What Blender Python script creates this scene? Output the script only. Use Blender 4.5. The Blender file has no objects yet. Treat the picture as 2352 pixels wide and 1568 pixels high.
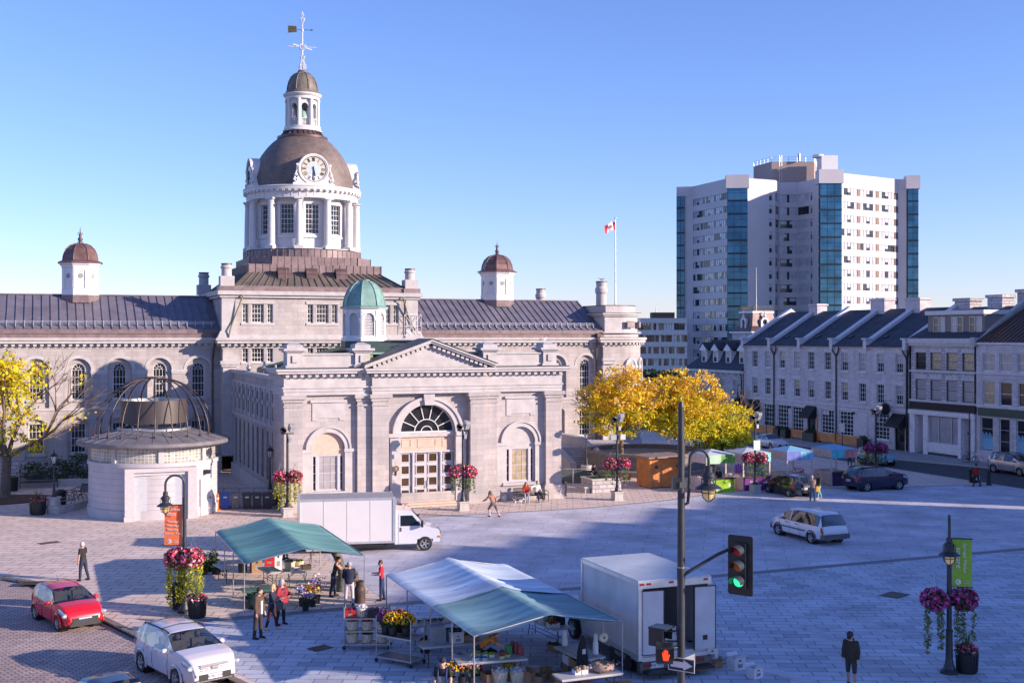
import bpy,bmesh,math,random
from mathutils import Vector,Matrix
R=random.Random(7)
PI=math.pi
SC=bpy.context.scene
COL=SC.collection
TH=math.radians(21.8);TS,TC=math.sin(TH),math.cos(TH)
EYE=11.3
def g(xv,yv,z=0.0):
 """point of the ground (or of the level z) seen at (xv, yv) of a 2352-wide view of the photograph"""
 d=2698.8*(EYE-z)/(yv-772.3);l=(xv-1176)/2698.8*d
 return(TS*d+TC*l,TC*d-TS*l)
class B:
 def __init__(s):s.v=[];s.f=[];s.m=[];s.s=[]
 def add(s,vs,fs,m=0,sm=False):
  o=len(s.v);s.v+=[tuple(p)for p in vs]
  for f in fs:s.f.append(tuple(i+o for i in f));s.m.append(m);s.s.append(sm)
  return s
 def box(s,x0,x1,y0,y1,z0,z1,m=0):
  return s.add([(x,y,z)for z in(z0,z1)for y in(y0,y1)for x in(x0,x1)],[(0,2,3,1),(4,5,7,6),(0,1,5,4),(2,6,7,3),(0,4,6,2),(1,3,7,5)],m)
 def cbox(s,c,d,rz=0,m=0,rx=0,ry=0):
  i=len(s.v);s.box(-d[0]/2,d[0]/2,-d[1]/2,d[1]/2,-d[2]/2,d[2]/2,m)
  return s.xf(i,Matrix.Translation(c)@Matrix.Rotation(rz,4,'Z')@Matrix.Rotation(rx,4,'X')@Matrix.Rotation(ry,4,'Y'))
 def xf(s,i,M):
  for k in range(i,len(s.v)):s.v[k]=tuple(M@Vector(s.v[k]))
  return s
 def tube(s,pts,r,n=8,m=0,caps=True,sm=True):
  pts=[Vector(p)for p in pts];N=len(pts)
  rs=r if isinstance(r,(list,tuple))else[r]*N
  vs=[];up=None
  for i,p in enumerate(pts):
   t=(pts[min(i+1,N-1)]-pts[max(i-1,0)])
   if t.length<1e-9:t=Vector((0,0,1))
   t.normalize()
   if up is None:
    up=Vector((0,0,1))if abs(t.z)<.9 else Vector((1,0,0))
   a=t.cross(up)
   if a.length<1e-6:a=t.orthogonal()
   a.normalize();b=a.cross(t);b.normalize();up=b
   for k in range(n):
    w=2*PI*k/n+PI/n
    vs.append(p+(a*math.cos(w)+b*math.sin(w))*rs[i])
  fs=[(i*n+k,i*n+(k+1)%n,(i+1)*n+(k+1)%n,(i+1)*n+k)for i in range(N-1)for k in range(n)]
  s.add(vs,fs,m,sm and n>4)
  if caps:
   s.add(vs[:n],[tuple(range(n))[::-1]],m);s.add(vs[-n:],[tuple(range(n))],m)
  return s
 def ring(s,c,r,t,n=24,m=0,ax='Z',k=6):
  P=[]
  for i in range(n+1):
   a=2*PI*i/n;x,y=r*math.cos(a),r*math.sin(a)
   P.append(Vector(c)+Vector({'Z':(x,y,0),'Y':(x,0,y),'X':(0,x,y)}[ax]))
  return s.tube(P,t,k,m,caps=False)
 def lathe(s,prof,c=(0,0,0),n=24,m=0,sp=False,a0=0,a1=None,sm=True,capt=False,capb=False):
  full=a1 is None;a1=a0+2*PI if full else a1
  k=n if full else n+1
  A=[a0+(a1-a0)*i/n for i in range(k)]
  def rg(r,z):return[(c[0]+r*math.cos(a),c[1]+r*math.sin(a),c[2]+z)for a in A]
  def fs(o0,o1):return[(o0+i,o0+(i+1)%k,o1+(i+1)%k,o1+i)for i in range(n)]
  if sp:
   vs=[]
   for r,z in prof:vs+=rg(r,z)
   F=[]
   for j in range(len(prof)-1):F+=fs(j*k,(j+1)*k)
   s.add(vs,F,m,sm)
  else:
   for(r,z),(q,w)in zip(prof,prof[1:]):s.add(rg(r,z)+rg(q,w),fs(0,k),m,sm)
  if capt:s.add(rg(*prof[-1]),[tuple(range(k))],m)
  if capb:s.add(rg(*prof[0]),[tuple(range(k))[::-1]],m)
  return s
 def cyl(s,c,r,h,n=16,m=0,r2=None):return s.lathe([(r,0),(r if r2 is None else r2,h)],c,n,m,capt=True,capb=True)
 def ball(s,c,r,n=12,m=0,sz=1.0,k=None):
  k=k or max(5,n//2)
  return s.lathe([(max(1e-3,r*math.sin(PI*j/k)),-r*sz*math.cos(PI*j/k))for j in range(k+1)],c,n,m,sp=True)
 def prism(s,poly,z0,z1,m=0):
  n=len(poly)
  s.add([(x,y,z0)for x,y in poly]+[(x,y,z1)for x,y in poly],[tuple(range(n))[::-1],tuple(range(n,2*n))]+[(i,(i+1)%n,n+(i+1)%n,n+i)for i in range(n)],m)
  return s
 def slab(s,fr,poly,d0,d1,m=0):
  """polygon given in (u, z) of a wall frame, thick from depth d0 to d1"""
  n=len(poly)
  return s.add([fr(u,z,d0)for u,z in poly]+[fr(u,z,d1)for u,z in poly],[tuple(range(n)),tuple(range(n,2*n))[::-1]]+[(i,n+i,n+(i+1)%n,(i+1)%n)for i in range(n)],m)
 def fbox(s,fr,u0,u1,z0,z1,d0,d1,m=0):return s.slab(fr,[(u0,z0),(u1,z0),(u1,z1),(u0,z1)],d0,d1,m)
 def bar(s,p,q,w,h,m=0):
  p,q=Vector(p),Vector(q);t=(q-p).normalized()
  a=t.cross(Vector((0,0,1)))
  a=Vector((1,0,0))if a.length<1e-4 else a.normalized()
  b=a.cross(t).normalized()
  return s.add([e+a*x*w/2+b*y*h/2 for e in(p,q)for x,y in((-1,-1),(1,-1),(1,1),(-1,1))],[(0,1,2,3),(7,6,5,4),(0,4,5,1),(1,5,6,2),(2,6,7,3),(3,7,4,0)],m)
 def weld(s):
  """join the corners of smooth faces so they shade as one surface"""
  seen,mp={},{}
  for fi,f in enumerate(s.f):
   if s.s[fi]:s.f[fi]=tuple(seen.setdefault((round(s.v[i][0],4),round(s.v[i][1],4),round(s.v[i][2],4)),i)for i in f)
  return s
 def mesh(s,name,mats):
  me=bpy.data.meshes.new(name);me.from_pydata(s.v,[],s.f)
  for t in(mats if isinstance(mats,(list,tuple))else[mats]):me.materials.append(t)
  me.polygons.foreach_set('material_index',s.m);me.polygons.foreach_set('use_smooth',s.s)
  me.update();return me
 def build(s,name,mats,parent=None,loc=(0,0,0),rz=0,world=False):
  o=bpy.data.objects.new(name,s.mesh(name,mats));return put(o,parent,loc,rz,world)
def put(o,parent=None,loc=(0,0,0),rz=0,world=False):
 COL.objects.link(o);o.parent=parent;L=Vector(loc)
 if world and parent is not None:
  p=parent
  while p is not None:L=L-p.location;p=p.parent
 o.location=L;o.rotation_euler=(0,0,rz)if not isinstance(rz,tuple)else rz
 return o
def inst(me,name,parent,loc=(0,0,0),rz=0,world=False):
 return put(bpy.data.objects.new(name,me),parent,loc,rz,world)
def tag(o,label,cat,group=None,kind=None):
 if label:o['label']=label
 if cat:o['category']=cat
 if group:o['group']=group
 if kind:o['kind']=kind
 return o
def thing(name,label,cat,loc=(0,0,0),rz=0,group=None):
 o=bpy.data.objects.new(name,None);o.empty_display_size=.2
 put(o,None,loc if len(loc)==3 else(loc[0],loc[1],0),rz);return tag(o,label,cat,group)
def struct(o):o['kind']='structure';return o
def dup(o,loc=None,rz=None,label=None,parent=None):
 """copy of a thing with copies of its parts and sub-parts"""
 c=o.copy();COL.objects.link(c)
 if parent is not None:c.parent=parent
 if loc is not None:c.location=loc if len(loc)==3 else(loc[0],loc[1],0)
 if rz is not None:c.rotation_euler=(0,0,rz)
 if label:c['label']=label
 for ch in list(o.children):dup(ch,parent=c)
 return c
def frame(px,py,rz):
 """wall frame: u along the wall, z up, d inward; rz = 0 faces -Y, rz = -90 deg faces -X"""
 U=(math.cos(rz),math.sin(rz));N=(-math.sin(rz),math.cos(rz))
 return lambda u,z,d:(px+u*U[0]+d*N[0],py+u*U[1]+d*N[1],z)
def arcpts(u0,u1,zs,rise,n=12):
 w=(u1-u0)/2;r=(w*w+rise*rise)/(2*rise);zc=zs+rise-r;uc=(u0+u1)/2
 a=math.asin(min(1,w/r))if rise<=w else PI/2
 if rise>=w-1e-6:a,r,zc=PI/2,w,zs
 return[(uc+r*math.sin(t),zc+r*math.cos(t))for t in(-a+2*a*i/n for i in range(n+1))]
def wall(b,fr,u0,u1,z0,z1,holes,depth=.2,m=0):
 """sheet wall with true openings; hole = (u0, u1, z0, ztop[, rise of its arched head])"""
 us=sorted({u0,u1}|{h[i]for h in holes for i in(0,1)});zs=sorted({z0,z1}|{h[i]for h in holes for i in(2,3)})
 us=[u for u in us if u0-1e-6<=u<=u1+1e-6];zs=[z for z in zs if z0-1e-6<=z<=z1+1e-6]
 for a,c in zip(us,us[1:]):
  run=None
  for e,k in list(zip(zs,zs[1:]))+[(None,None)]:
   solid=e is not None and not any(h[0]<(a+c)/2<h[1]and h[2]<(e+k)/2<h[3]for h in holes)
   if solid:run=(run[0],k)if run else(e,k)
   elif run:
    b.add([fr(a,run[0],0),fr(c,run[0],0),fr(c,run[1],0),fr(a,run[1],0)],[(0,1,2,3)],m);run=None
 for h in holes:
  a,c,e,k=h[:4];rise=h[4]if len(h)>4 else 0
  pts=[(a,e),(a,k-rise)]+(arcpts(a,c,k-rise,rise)[1:-1]if rise else[])+[(c,k-rise),(c,e)]
  n=len(pts)
  b.add([fr(u,z,0)for u,z in pts]+[fr(u,z,depth)for u,z in pts],[(i,(i+1)%n,n+(i+1)%n,n+i)for i in range(n)],m)
  if rise:
   P=arcpts(a,c,k-rise,rise);mid=len(P)//2
   for half,cor in((P[:mid+1],(a,k)),(P[mid:],(c,k))):
    b.add([fr(*cor,0)]+[fr(u,z,0)for u,z in half],[(0,i,i+1)for i in range(1,len(half))],m)
 return b
def dentils(b,fr,u0,u1,z0,z1,d0,d1,step,w,m=0):
 n=max(1,int((u1-u0)/step));st=(u1-u0)/n
 for i in range(n):b.fbox(fr,u0+st*(i+.5)-w/2,u0+st*(i+.5)+w/2,z0,z1,d0,d1,m)
def _new(name):
 m=bpy.data.materials.new(name);m.use_nodes=True
 nt=m.node_tree;return m,nt,nt.nodes['Principled BSDF']
def N(nt,t,**kw):
 n=nt.nodes.new(t)
 for k,v in kw.items():
  if k.startswith('i_'):n.inputs[k[2:].replace('_',' ')].default_value=v
  else:setattr(n,k,v)
 return n
def rgb(c):return(c[0],c[1],c[2],1)
def mat(name,col,rough=.65,metal=0,var=.18,scale=4.0,bump=0.0,emit=0,coat=0,col2=None,detail=6,spec=.5):
 m,nt,p=_new(name);L=nt.links
 p.inputs['Roughness'].default_value=rough;p.inputs['Metallic'].default_value=metal
 p.inputs['Specular IOR Level'].default_value=spec
 if coat:p.inputs['Coat Weight'].default_value=coat;p.inputs['Coat Roughness'].default_value=.05
 tc=N(nt,'ShaderNodeTexCoord');no=N(nt,'ShaderNodeTexNoise',i_Scale=scale,i_Detail=detail,i_Roughness=.6)
 L.new(tc.outputs['Object'],no.inputs['Vector'])
 cr=N(nt,'ShaderNodeValToRGB');c2=col2 or col
 cr.color_ramp.elements[0].position=.3;cr.color_ramp.elements[1].position=.7
 cr.color_ramp.elements[0].color=rgb([max(0,x*(1-var))for x in col]);cr.color_ramp.elements[1].color=rgb([min(1,x*(1+var))for x in c2])
 L.new(no.outputs['Fac'],cr.inputs['Fac']);L.new(cr.outputs['Color'],p.inputs['Base Color'])
 if emit:L.new(cr.outputs['Color'],p.inputs['Emission Color']);p.inputs['Emission Strength'].default_value=emit
 if bump:
  bp=N(nt,'ShaderNodeBump',i_Strength=bump,i_Distance=.05);L.new(no.outputs['Fac'],bp.inputs['Height']);L.new(bp.outputs['Normal'],p.inputs['Normal'])
 return m
def wallvec(nt):
 """(along the wall, up) coordinates taken from the face direction"""
 L=nt.links;tc=N(nt,'ShaderNodeTexCoord');sx=N(nt,'ShaderNodeSeparateXYZ');L.new(tc.outputs['Object'],sx.inputs[0])
 ge=N(nt,'ShaderNodeNewGeometry');sn=N(nt,'ShaderNodeSeparateXYZ');L.new(ge.outputs['Normal'],sn.inputs[0])
 ab=N(nt,'ShaderNodeMath',operation='ABSOLUTE');L.new(sn.outputs['X'],ab.inputs[0])
 gt=N(nt,'ShaderNodeMath',operation='GREATER_THAN');L.new(ab.outputs[0],gt.inputs[0]);gt.inputs[1].default_value=.7
 mx=N(nt,'ShaderNodeMix',data_type='FLOAT');L.new(gt.outputs[0],mx.inputs[0]);L.new(sx.outputs['X'],mx.inputs[2]);L.new(sx.outputs['Y'],mx.inputs[3])
 cb=N(nt,'ShaderNodeCombineXYZ');L.new(mx.outputs[0],cb.inputs['X']);L.new(sx.outputs['Z'],cb.inputs['Y'])
 return tc,cb
def brick(name,c1,c2,mortar,bw,bh,ms=.012,rough=.85,flat=False,rot=0,bump=.3,stain=.25,sscale=.35,off=.5,bias=0,squash=1.0,sfreq=2,c3=None):
 m,nt,p=_new(name);L=nt.links;p.inputs['Roughness'].default_value=rough
 if flat:
  tc=N(nt,'ShaderNodeTexCoord');mp=N(nt,'ShaderNodeMapping');mp.inputs['Rotation'].default_value=(0,0,rot)
  L.new(tc.outputs['Object'],mp.inputs['Vector']);vec=mp.outputs['Vector']
 else:tc,cb=wallvec(nt);vec=cb.outputs[0]
 bt=N(nt,'ShaderNodeTexBrick',i_Scale=1.0,i_Mortar_Size=ms,i_Mortar_Smooth=.1,i_Bias=bias,i_Brick_Width=bw,i_Row_Height=bh,offset=off,squash=squash,squash_frequency=sfreq)
 bt.inputs['Color1'].default_value=rgb(c1);bt.inputs['Color2'].default_value=rgb(c2);bt.inputs['Mortar'].default_value=rgb(mortar)
 L.new(vec,bt.inputs['Vector'])
 no=N(nt,'ShaderNodeTexNoise',i_Scale=sscale,i_Detail=8,i_Roughness=.65);L.new(tc.outputs['Object'],no.inputs['Vector'])
 cr=N(nt,'ShaderNodeValToRGB');e=cr.color_ramp.elements;e[0].position=.3;e[1].position=.72
 e[0].color=rgb([1-stain]*3);e[1].color=rgb([1+stain*.4]*3 if not c3 else c3)
 L.new(no.outputs['Fac'],cr.inputs['Fac'])
 mu=N(nt,'ShaderNodeMix',data_type='RGBA',blend_type='MULTIPLY');mu.inputs[0].default_value=1
 L.new(bt.outputs['Color'],mu.inputs[6]);L.new(cr.outputs['Color'],mu.inputs[7])
 if not flat:
  mq=N(nt,'ShaderNodeMapping');mq.inputs['Scale'].default_value=(1.1,1.1,.1);L.new(tc.outputs['Object'],mq.inputs['Vector'])
  n3=N(nt,'ShaderNodeTexNoise',i_Scale=1.0,i_Detail=6,i_Roughness=.7);L.new(mq.outputs['Vector'],n3.inputs['Vector'])
  c3r=N(nt,'ShaderNodeValToRGB');q=c3r.color_ramp.elements;q[0].position=.34;q[1].position=.55;q[0].color=(.85,.835,.83,1);q[1].color=(1.03,1.03,1.03,1);L.new(n3.outputs['Fac'],c3r.inputs['Fac'])
  m3=N(nt,'ShaderNodeMix',data_type='RGBA',blend_type='MULTIPLY');m3.inputs[0].default_value=1;L.new(mu.outputs[2],m3.inputs[6]);L.new(c3r.outputs['Color'],m3.inputs[7]);mu=m3
 n2=N(nt,'ShaderNodeTexNoise',i_Scale=9.0,i_Detail=5);L.new(tc.outputs['Object'],n2.inputs['Vector'])
 c2r=N(nt,'ShaderNodeValToRGB');c2r.color_ramp.elements[0].color=rgb([.85]*3);c2r.color_ramp.elements[1].color=rgb([1.12]*3)
 L.new(n2.outputs['Fac'],c2r.inputs['Fac'])
 m2=N(nt,'ShaderNodeMix',data_type='RGBA',blend_type='MULTIPLY');m2.inputs[0].default_value=1
 L.new(mu.outputs[2],m2.inputs[6]);L.new(c2r.outputs['Color'],m2.inputs[7]);L.new(m2.outputs[2],p.inputs['Base Color'])
 ad=N(nt,'ShaderNodeMath',operation='MULTIPLY_ADD');L.new(bt.outputs['Fac'],ad.inputs[0]);ad.inputs[1].default_value=-1;L.new(n2.outputs['Fac'],ad.inputs[2])
 bp=N(nt,'ShaderNodeBump',i_Strength=bump,i_Distance=.03);L.new(ad.outputs[0],bp.inputs['Height']);L.new(bp.outputs['Normal'],p.inputs['Normal'])
 return m
def stripes(name,c1,c2,freq,axis='X',rough=.6,duty=.5,metal=0,bump=.3):
 m,nt,p=_new(name);L=nt.links;p.inputs['Roughness'].default_value=rough;p.inputs['Metallic'].default_value=metal
 tc=N(nt,'ShaderNodeTexCoord');sx=N(nt,'ShaderNodeSeparateXYZ');L.new(tc.outputs['Object'],sx.inputs[0])
 a=N(nt,'ShaderNodeMath',operation='MULTIPLY');a.inputs[1].default_value=freq;L.new(sx.outputs[axis],a.inputs[0])
 fr_=N(nt,'ShaderNodeMath',operation='FRACT');L.new(a.outputs[0],fr_.inputs[0])
 gt=N(nt,'ShaderNodeMath',operation='GREATER_THAN');gt.inputs[1].default_value=duty;L.new(fr_.outputs[0],gt.inputs[0])
 no=N(nt,'ShaderNodeTexNoise',i_Scale=5.0,i_Detail=6);L.new(tc.outputs['Object'],no.inputs['Vector'])
 mx=N(nt,'ShaderNodeMix',data_type='RGBA');L.new(gt.outputs[0],mx.inputs[0]);mx.inputs[6].default_value=rgb(c1);mx.inputs[7].default_value=rgb(c2)
 cr=N(nt,'ShaderNodeValToRGB');cr.color_ramp.elements[0].color=rgb([.75]*3);cr.color_ramp.elements[1].color=rgb([1.2]*3);L.new(no.outputs['Fac'],cr.inputs['Fac'])
 mu=N(nt,'ShaderNodeMix',data_type='RGBA',blend_type='MULTIPLY');mu.inputs[0].default_value=1
 L.new(mx.outputs[2],mu.inputs[6]);L.new(cr.outputs['Color'],mu.inputs[7]);L.new(mu.outputs[2],p.inputs['Base Color'])
 return m
def text(s,size,m,parent,loc,rot=(PI/2,0,0),ext=.004,align='CENTER',name='lettering',sx=1.0,shear=0):
 """raised lettering as a mesh"""
 cu=bpy.data.curves.new(name,'FONT');cu.body=s;cu.size=size;cu.extrude=ext;cu.align_x=align;cu.align_y='CENTER';cu.shear=shear
 cu.resolution_u=2
 t=bpy.data.objects.new(name,cu);COL.objects.link(t);bpy.context.view_layer.update()
 me=bpy.data.meshes.new_from_object(t.evaluated_get(bpy.context.evaluated_depsgraph_get()))
 bpy.data.objects.remove(t);bpy.data.curves.remove(cu)
 me.materials.clear();me.materials.append(m)
 if sx!=1.0:
  for v in me.vertices:v.co.x*=sx
 o=put(bpy.data.objects.new(name,me),parent,loc);o.rotation_euler=rot;return o
M={}
M['stone']=brick('limestone ashlar',(.50,.465,.475),(.42,.39,.40),(.345,.315,.325),1.05,.36,.010,stain=.2,c3=(1.1,1.04,1.0))
M['stone_smooth']=mat('dressed limestone',(.475,.445,.455),.85,var=.14,scale=1.6,bump=.05)
M['stone_rough']=brick('rubble limestone',(.62,.57,.59),(.46,.42,.44),(.32,.29,.31),.62,.30,.03,bump=.8)
M['rowstone']=brick('terrace limestone',(.72,.65,.68),(.58,.52,.55),(.40,.36,.39),.55,.21,.014,bump=.5,stain=.15)
M['orange_stone']=mat('orange sandstone',(.60,.43,.35),.85,var=.12,scale=3)
M['copper']=mat('weathered brown copper',(.13,.085,.085),.45,.35,var=.3,scale=1.2)
M['copper_lt']=mat('purple brown copper cladding',(.21,.15,.155),.5,.1,var=.3,scale=1.6)
M['roofmetal']=mat('dark seamed roof metal',(.165,.15,.19),.5,.05,var=.25,scale=.8)
M['bronze']=brick('brown dome shingles',(.215,.165,.15),(.17,.13,.12),(.10,.08,.075),.4,.22,.012,rough=.6,stain=.3)
M['verdigris']=mat('green copper',(.19,.33,.30),.6,.1,var=.2,scale=1.5)
M['greenroof']=mat('dark green ribbed roof',(.035,.075,.075),.45,.2,var=.2,scale=1)
M['white']=mat('white paint',(.74,.72,.74),.5,var=.06,scale=2)
M['offwhite']=mat('old white paint',(.62,.60,.61),.6,var=.08,scale=2)
M['greywood']=mat('pale grey door paint',(.50,.47,.51),.55,var=.06)
M['black']=mat('black paint',(.018,.018,.021),.4,var=.2)
M['iron']=mat('dark grey iron',(.045,.048,.06),.45,.3,var=.2)
M['steel']=mat('galvanised steel',(.42,.42,.45),.4,.7,var=.15)
M['alu']=mat('bright aluminium',(.62,.62,.64),.35,.6,var=.1)
M['concrete']=mat('concrete',(.45,.42,.41),.85,var=.15,scale=3,bump=.1)
M['glass']=mat('dark window glass',(.022,.024,.03),.06,var=.5,scale=.7,spec=.5)
M['blind']=mat('window glass over pale blind',(.36,.34,.36),.12,var=.2,scale=1.1)
M['curtain']=mat('window glass over cream curtain',(.42,.33,.22),.15,var=.3,scale=2.2)
M['red']=mat('red plastic',(.55,.02,.025),.4);M['yellow']=mat('yellow plastic',(.62,.42,.02),.5)
M['blue']=mat('blue plastic',(.02,.09,.42),.4);M['green']=mat('green plastic',(.03,.25,.08),.5)
M['card']=mat('brown cardboard',(.30,.175,.10),.85,var=.15);M['wcard']=mat('white printed cardboard',(.62,.60,.64),.7,var=.1)
M['cedar']=stripes('orange cedar boards',(.48,.17,.045),(.40,.135,.035),3.2,'X',.7)
M['cedar_y']=mat('orange cedar planks',(.62,.24,.07),.7,var=.25,scale=2)
M['palewood']=mat('pale weathered boards',(.62,.50,.46),.8,var=.2,scale=3)
M['rubber']=mat('tyre rubber',(.02,.02,.022),.8);M['cloth_blk']=mat('black cloth',(.015,.015,.02),.9)
M['mulch']=mat('red brown mulch',(.10,.045,.03),.95,var=.5,scale=12,bump=.5)
M['soil']=mat('soil',(.05,.035,.025),.95,var=.4,scale=20)
def colmat(c,rough=.8,var=.15,scale=6):return mat('paint %.2f %.2f %.2f'%tuple(c),c,rough,var=var,scale=scale)
hall=thing('city_hall','long pale limestone town hall with clock dome and white cupolas, behind the plaza','town hall',(22,100,0))
def H(b,name,mats,parent=None):return b.build(name,mats,parent or hall,world=True)
_wc={}
def win_meshes(w,h,nx,ny,arch=False,fw=.06,mw=.028,m=None,sash=True):
 k=(w,h,nx,ny,arch,fw,m)
 if k in _wc:return _wc[k]
 b=B();fr=lambda u,z,d:(u,d,z)
 zs=h-w/2 if arch else h
 b.fbox(fr,-w/2,-w/2+fw,0,zs,0,.09);b.fbox(fr,w/2-fw,w/2,0,zs,0,.09)
 b.fbox(fr,-w/2+fw,w/2-fw,0,fw*1.3,.002,.09)
 if arch:
  A=arcpts(-w/2,w/2,zs,w/2,14);I=arcpts(-w/2+fw,w/2-fw,zs,w/2-fw,14)
  for i in range(14):b.slab(fr,[A[i],A[i+1],I[i+1],I[i]],0,.09)
  b.fbox(fr,-w/2+fw,w/2-fw,zs-mw/2,zs+mw/2,.022,.06)
  for r in(w*.2,):
   Q=arcpts(-r,r,zs,r,8);S=arcpts(-r+mw,r-mw,zs,r-mw,8)
   for i in range(8):b.slab(fr,[Q[i],Q[i+1],S[i+1],S[i]],.02,.06)
  for a in(-58,-20,20,58):
   a=math.radians(a);b.bar((w*.2*math.sin(a),.04,zs+w*.2*math.cos(a)),((w/2-fw)*math.sin(a),.04,zs+(w/2-fw)*math.cos(a)),.04,mw)
 else:b.fbox(fr,-w/2+fw,w/2-fw,h-fw,h,.002,.09)
 for i in range(1,nx):
  u=-w/2+w*i/nx;b.fbox(fr,u-mw/2,u+mw/2,fw,zs-fw*.5,.02,.06)
 for j in range(1,ny):
  z=zs*j/ny;t=mw*(1.7 if sash and j==ny//2 else 1);b.fbox(fr,-w/2+fw,w/2-fw,z-t/2,z+t/2,.018,.062)
 fm=b.mesh('window',m or M['white'])
 pb={}
 P=[(-w/2+fw*.5,fw*.5),(w/2-fw*.5,fw*.5)]+([(x,z)for x,z in arcpts(-w/2+fw*.5,w/2-fw*.5,zs,w/2-fw*.5,14)][::-1]if arch else[(w/2-fw*.5,h-fw*.5),(-w/2+fw*.5,h-fw*.5)])
 for q in('glass','blind','curtain'):
  c=B().slab(fr,P,.045,.058);pb[q]=c.mesh('pane',M[q])
 _wc[k]=(fm,pb);return _wc[k]
def window(parent,x,y,z,rz,w,h,nx,ny,arch=False,pane='glass',m=None,fw=.06,mw=.028,half=None,sash=True):
 fm,pb=win_meshes(w,h,nx,ny,arch,fw,mw,m,sash)
 o=inst(fm,'window',parent,(x,y,z),rz,world=True)
 inst(pb[pane],'pane',o,(0,0,0))
 if half and not arch:
  B().box(-w/2+fw,w/2-fw,.035,.044,h*half,h-fw).build('blind',M['blind' if R.random()<.7 else 'curtain'],o)
 return o
def wing(X0,X1,cent,tag_):
 b=B();F=frame(0,100,0);F2=frame(0,100.25,0)
 up=[(c-.955,c+.955,5.62,9.53,.955)for c in cent];lo=[(c-.8,c+.8,1.6,4.75,.42)for c in cent]
 wall(b,F,X0,X1,1.5,10.5,up+lo,.25)
 wall(b,F2,X0+.02,X1-.02,1.52,10.4,[(c-.51,c+.51,6.25,9.12,.51)for c in cent]+[(c-.55,c+.55,1.98,4.35)for c in cent],.22)
 H(b,'wall',M['stone'])
 b=B();edges=[X0]+[e for c in cent for e in(c-.955,c+.955)]+[X1]
 for i in range(0,len(edges),2):
  if edges[i+1]-edges[i]>.3:b.fbox(F,edges[i]-.04,edges[i+1]+.04,8.35,8.58,-.09,.02);b.fbox(F,edges[i]-.0,edges[i+1]+.0,8.22,8.348,-.05,.02)
 b.fbox(F,X0,X1,5.40,5.58,-.07,.02)
 for c in cent:
  b.fbox(F2,c-.72,c+.72,6.06,6.25,-.12,.05);b.fbox(F2,c-.74,c+.74,1.8,1.98,-.12,.05)
  for k,rr in(('a',1.0),):
   A=arcpts(c-1.2,c+1.2,8.58,1.2,12);I=arcpts(c-.957,c+.957,8.58,.957,12)
   for i in range(12):b.slab(F,[A[i],A[i+1],I[i+1],I[i]],-.035,.01)
 H(b,'string_course',M['stone_smooth'])
 b=B();b.fbox(F,X0,X1,0,1.48,-.16,.02);b.fbox(F,X0,X1,1.48,1.6,-.09,.02);H(b,'plinth',M['stone_rough'])
 b=B();b.fbox(F,X0,X1,10.3,10.5,-.06,.3);b.fbox(F,X0,X1,10.73,10.98,-.5,.3);b.fbox(F,X0,X1,10.98,11.18,-.62,.3)
 dentils(b,F,X0,X1,10.502,10.728,-.36,.2,.52,.26);b.fbox(F,X0,X1,10.5,10.73,-.05,.3)
 H(b,'cornice',M['stone_smooth'])
 b=B();b.fbox(F,X0,X1,11.18,11.52,-.42,.5);b.fbox(F,X0,X1,11.52,11.86,-.2,.5);b.fbox(F,X0,X1,11.50,11.56,-.5,-.42)
 x=X0+2
 while x<X1:b.fbox(F,x,x+.04,11.56,11.87,-.215,-.2);x+=2.1
 H(b,'gutter',M['copper_lt'])
 b=B();p=lambda x,t,h=0:(x,99.9+5.6*t,11.87+2.9*t+h)
 b.add([p(X0,0),p(X1,0),p(X1,1),p(X0,1),(X1,111,11.87),(X0,111,11.87)],[(0,1,2,3),(3,2,4,5)])
 b.bar(p(X0,1,.03),p(X1,1,.03),.3,.1)
 x=X0+.3
 while x<X1:b.bar(p(x,.0,.03),p(x,.995,.03),.05,.09);x+=.655
 H(b,'roof',M['roofmetal'])
 b=B();x=X0+.3
 for dz in(.16,.26,.36):b.tube([p(X0,.1,dz),p(X1-.5,.1,dz)],.022,5)
 while x<X1-.5:
  b.bar(p(x,.05,.05),p(x,.1,.4),.06,.05);b.bar(p(x,.1,.4),p(x,.16,.05),.06,.05);x+=.655
 H(b,'snow_rail',M['alu'])
 for c in cent:
  window(hall,c,100.38,6.25,0,1.02,2.87,4,4,True,pane='glass' if R.random()<.8 or X0<0 else 'curtain')
  window(hall,c,100.38,1.98,0,1.10,2.37,4,4)
wing(-16,13.9,[-12.9,-9.78,-6.67,-3.55,-.43,2.7,5.83,8.94,12.04],'l')
wing(30.4,49.2,[32.1,35.2,38.3,41.4,44.5,47.5],'r')
b=B();b.box(-16,54,111,111.3,0,11.8);b.box(-16.3,-16,100,111.3,0,11.8);H(b,'rear_wall',M['stone'])
for x,s in((13.25,1),(48.4,-1)):
 b=B();b.tube([(x+.1*s,99.4,11.3),(x,99.62,10.4),(x-.1*s,99.85,9.4),(x-.1*s,99.85,0)],.085,8);b.box(x-.1,x+.3,99.2,99.5,11.2,11.6);H(b,'downpipe',M['copper'])
TX0,TX1,TY0,TY1=13.79,30.4,98.5,116
Ft=frame(0,TY0,0);Fl=frame(TX0,0,-PI/2);Fr=frame(TX1,0,PI/2)
groups=[(15.39,17.91),(20.81,23.38),(26.25,28.8)]
def tri(a,c):w=c-a;return[(a,a+w*.19),(a+w*.30,a+w*.70),(a+w*.81,c)]
b=B();hol=[]
for a,c in groups:
 for q,e in tri(a,c):hol+=[(q,e,12.42,14.0),(q,e,9.15,10.33)]
wall(b,Ft,TX0,TX1,1.5,14.5,hol,.25)
wall(b,Fl,-TY1,-TY0,1.5,14.5,[],.2);wall(b,Fr,TY0,TY1,1.5,14.5,[],.2);b.box(TX0,TX1,TY1,TY1+.2,0,14.5)
H(b,'tower_wall',M['stone'])
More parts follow.
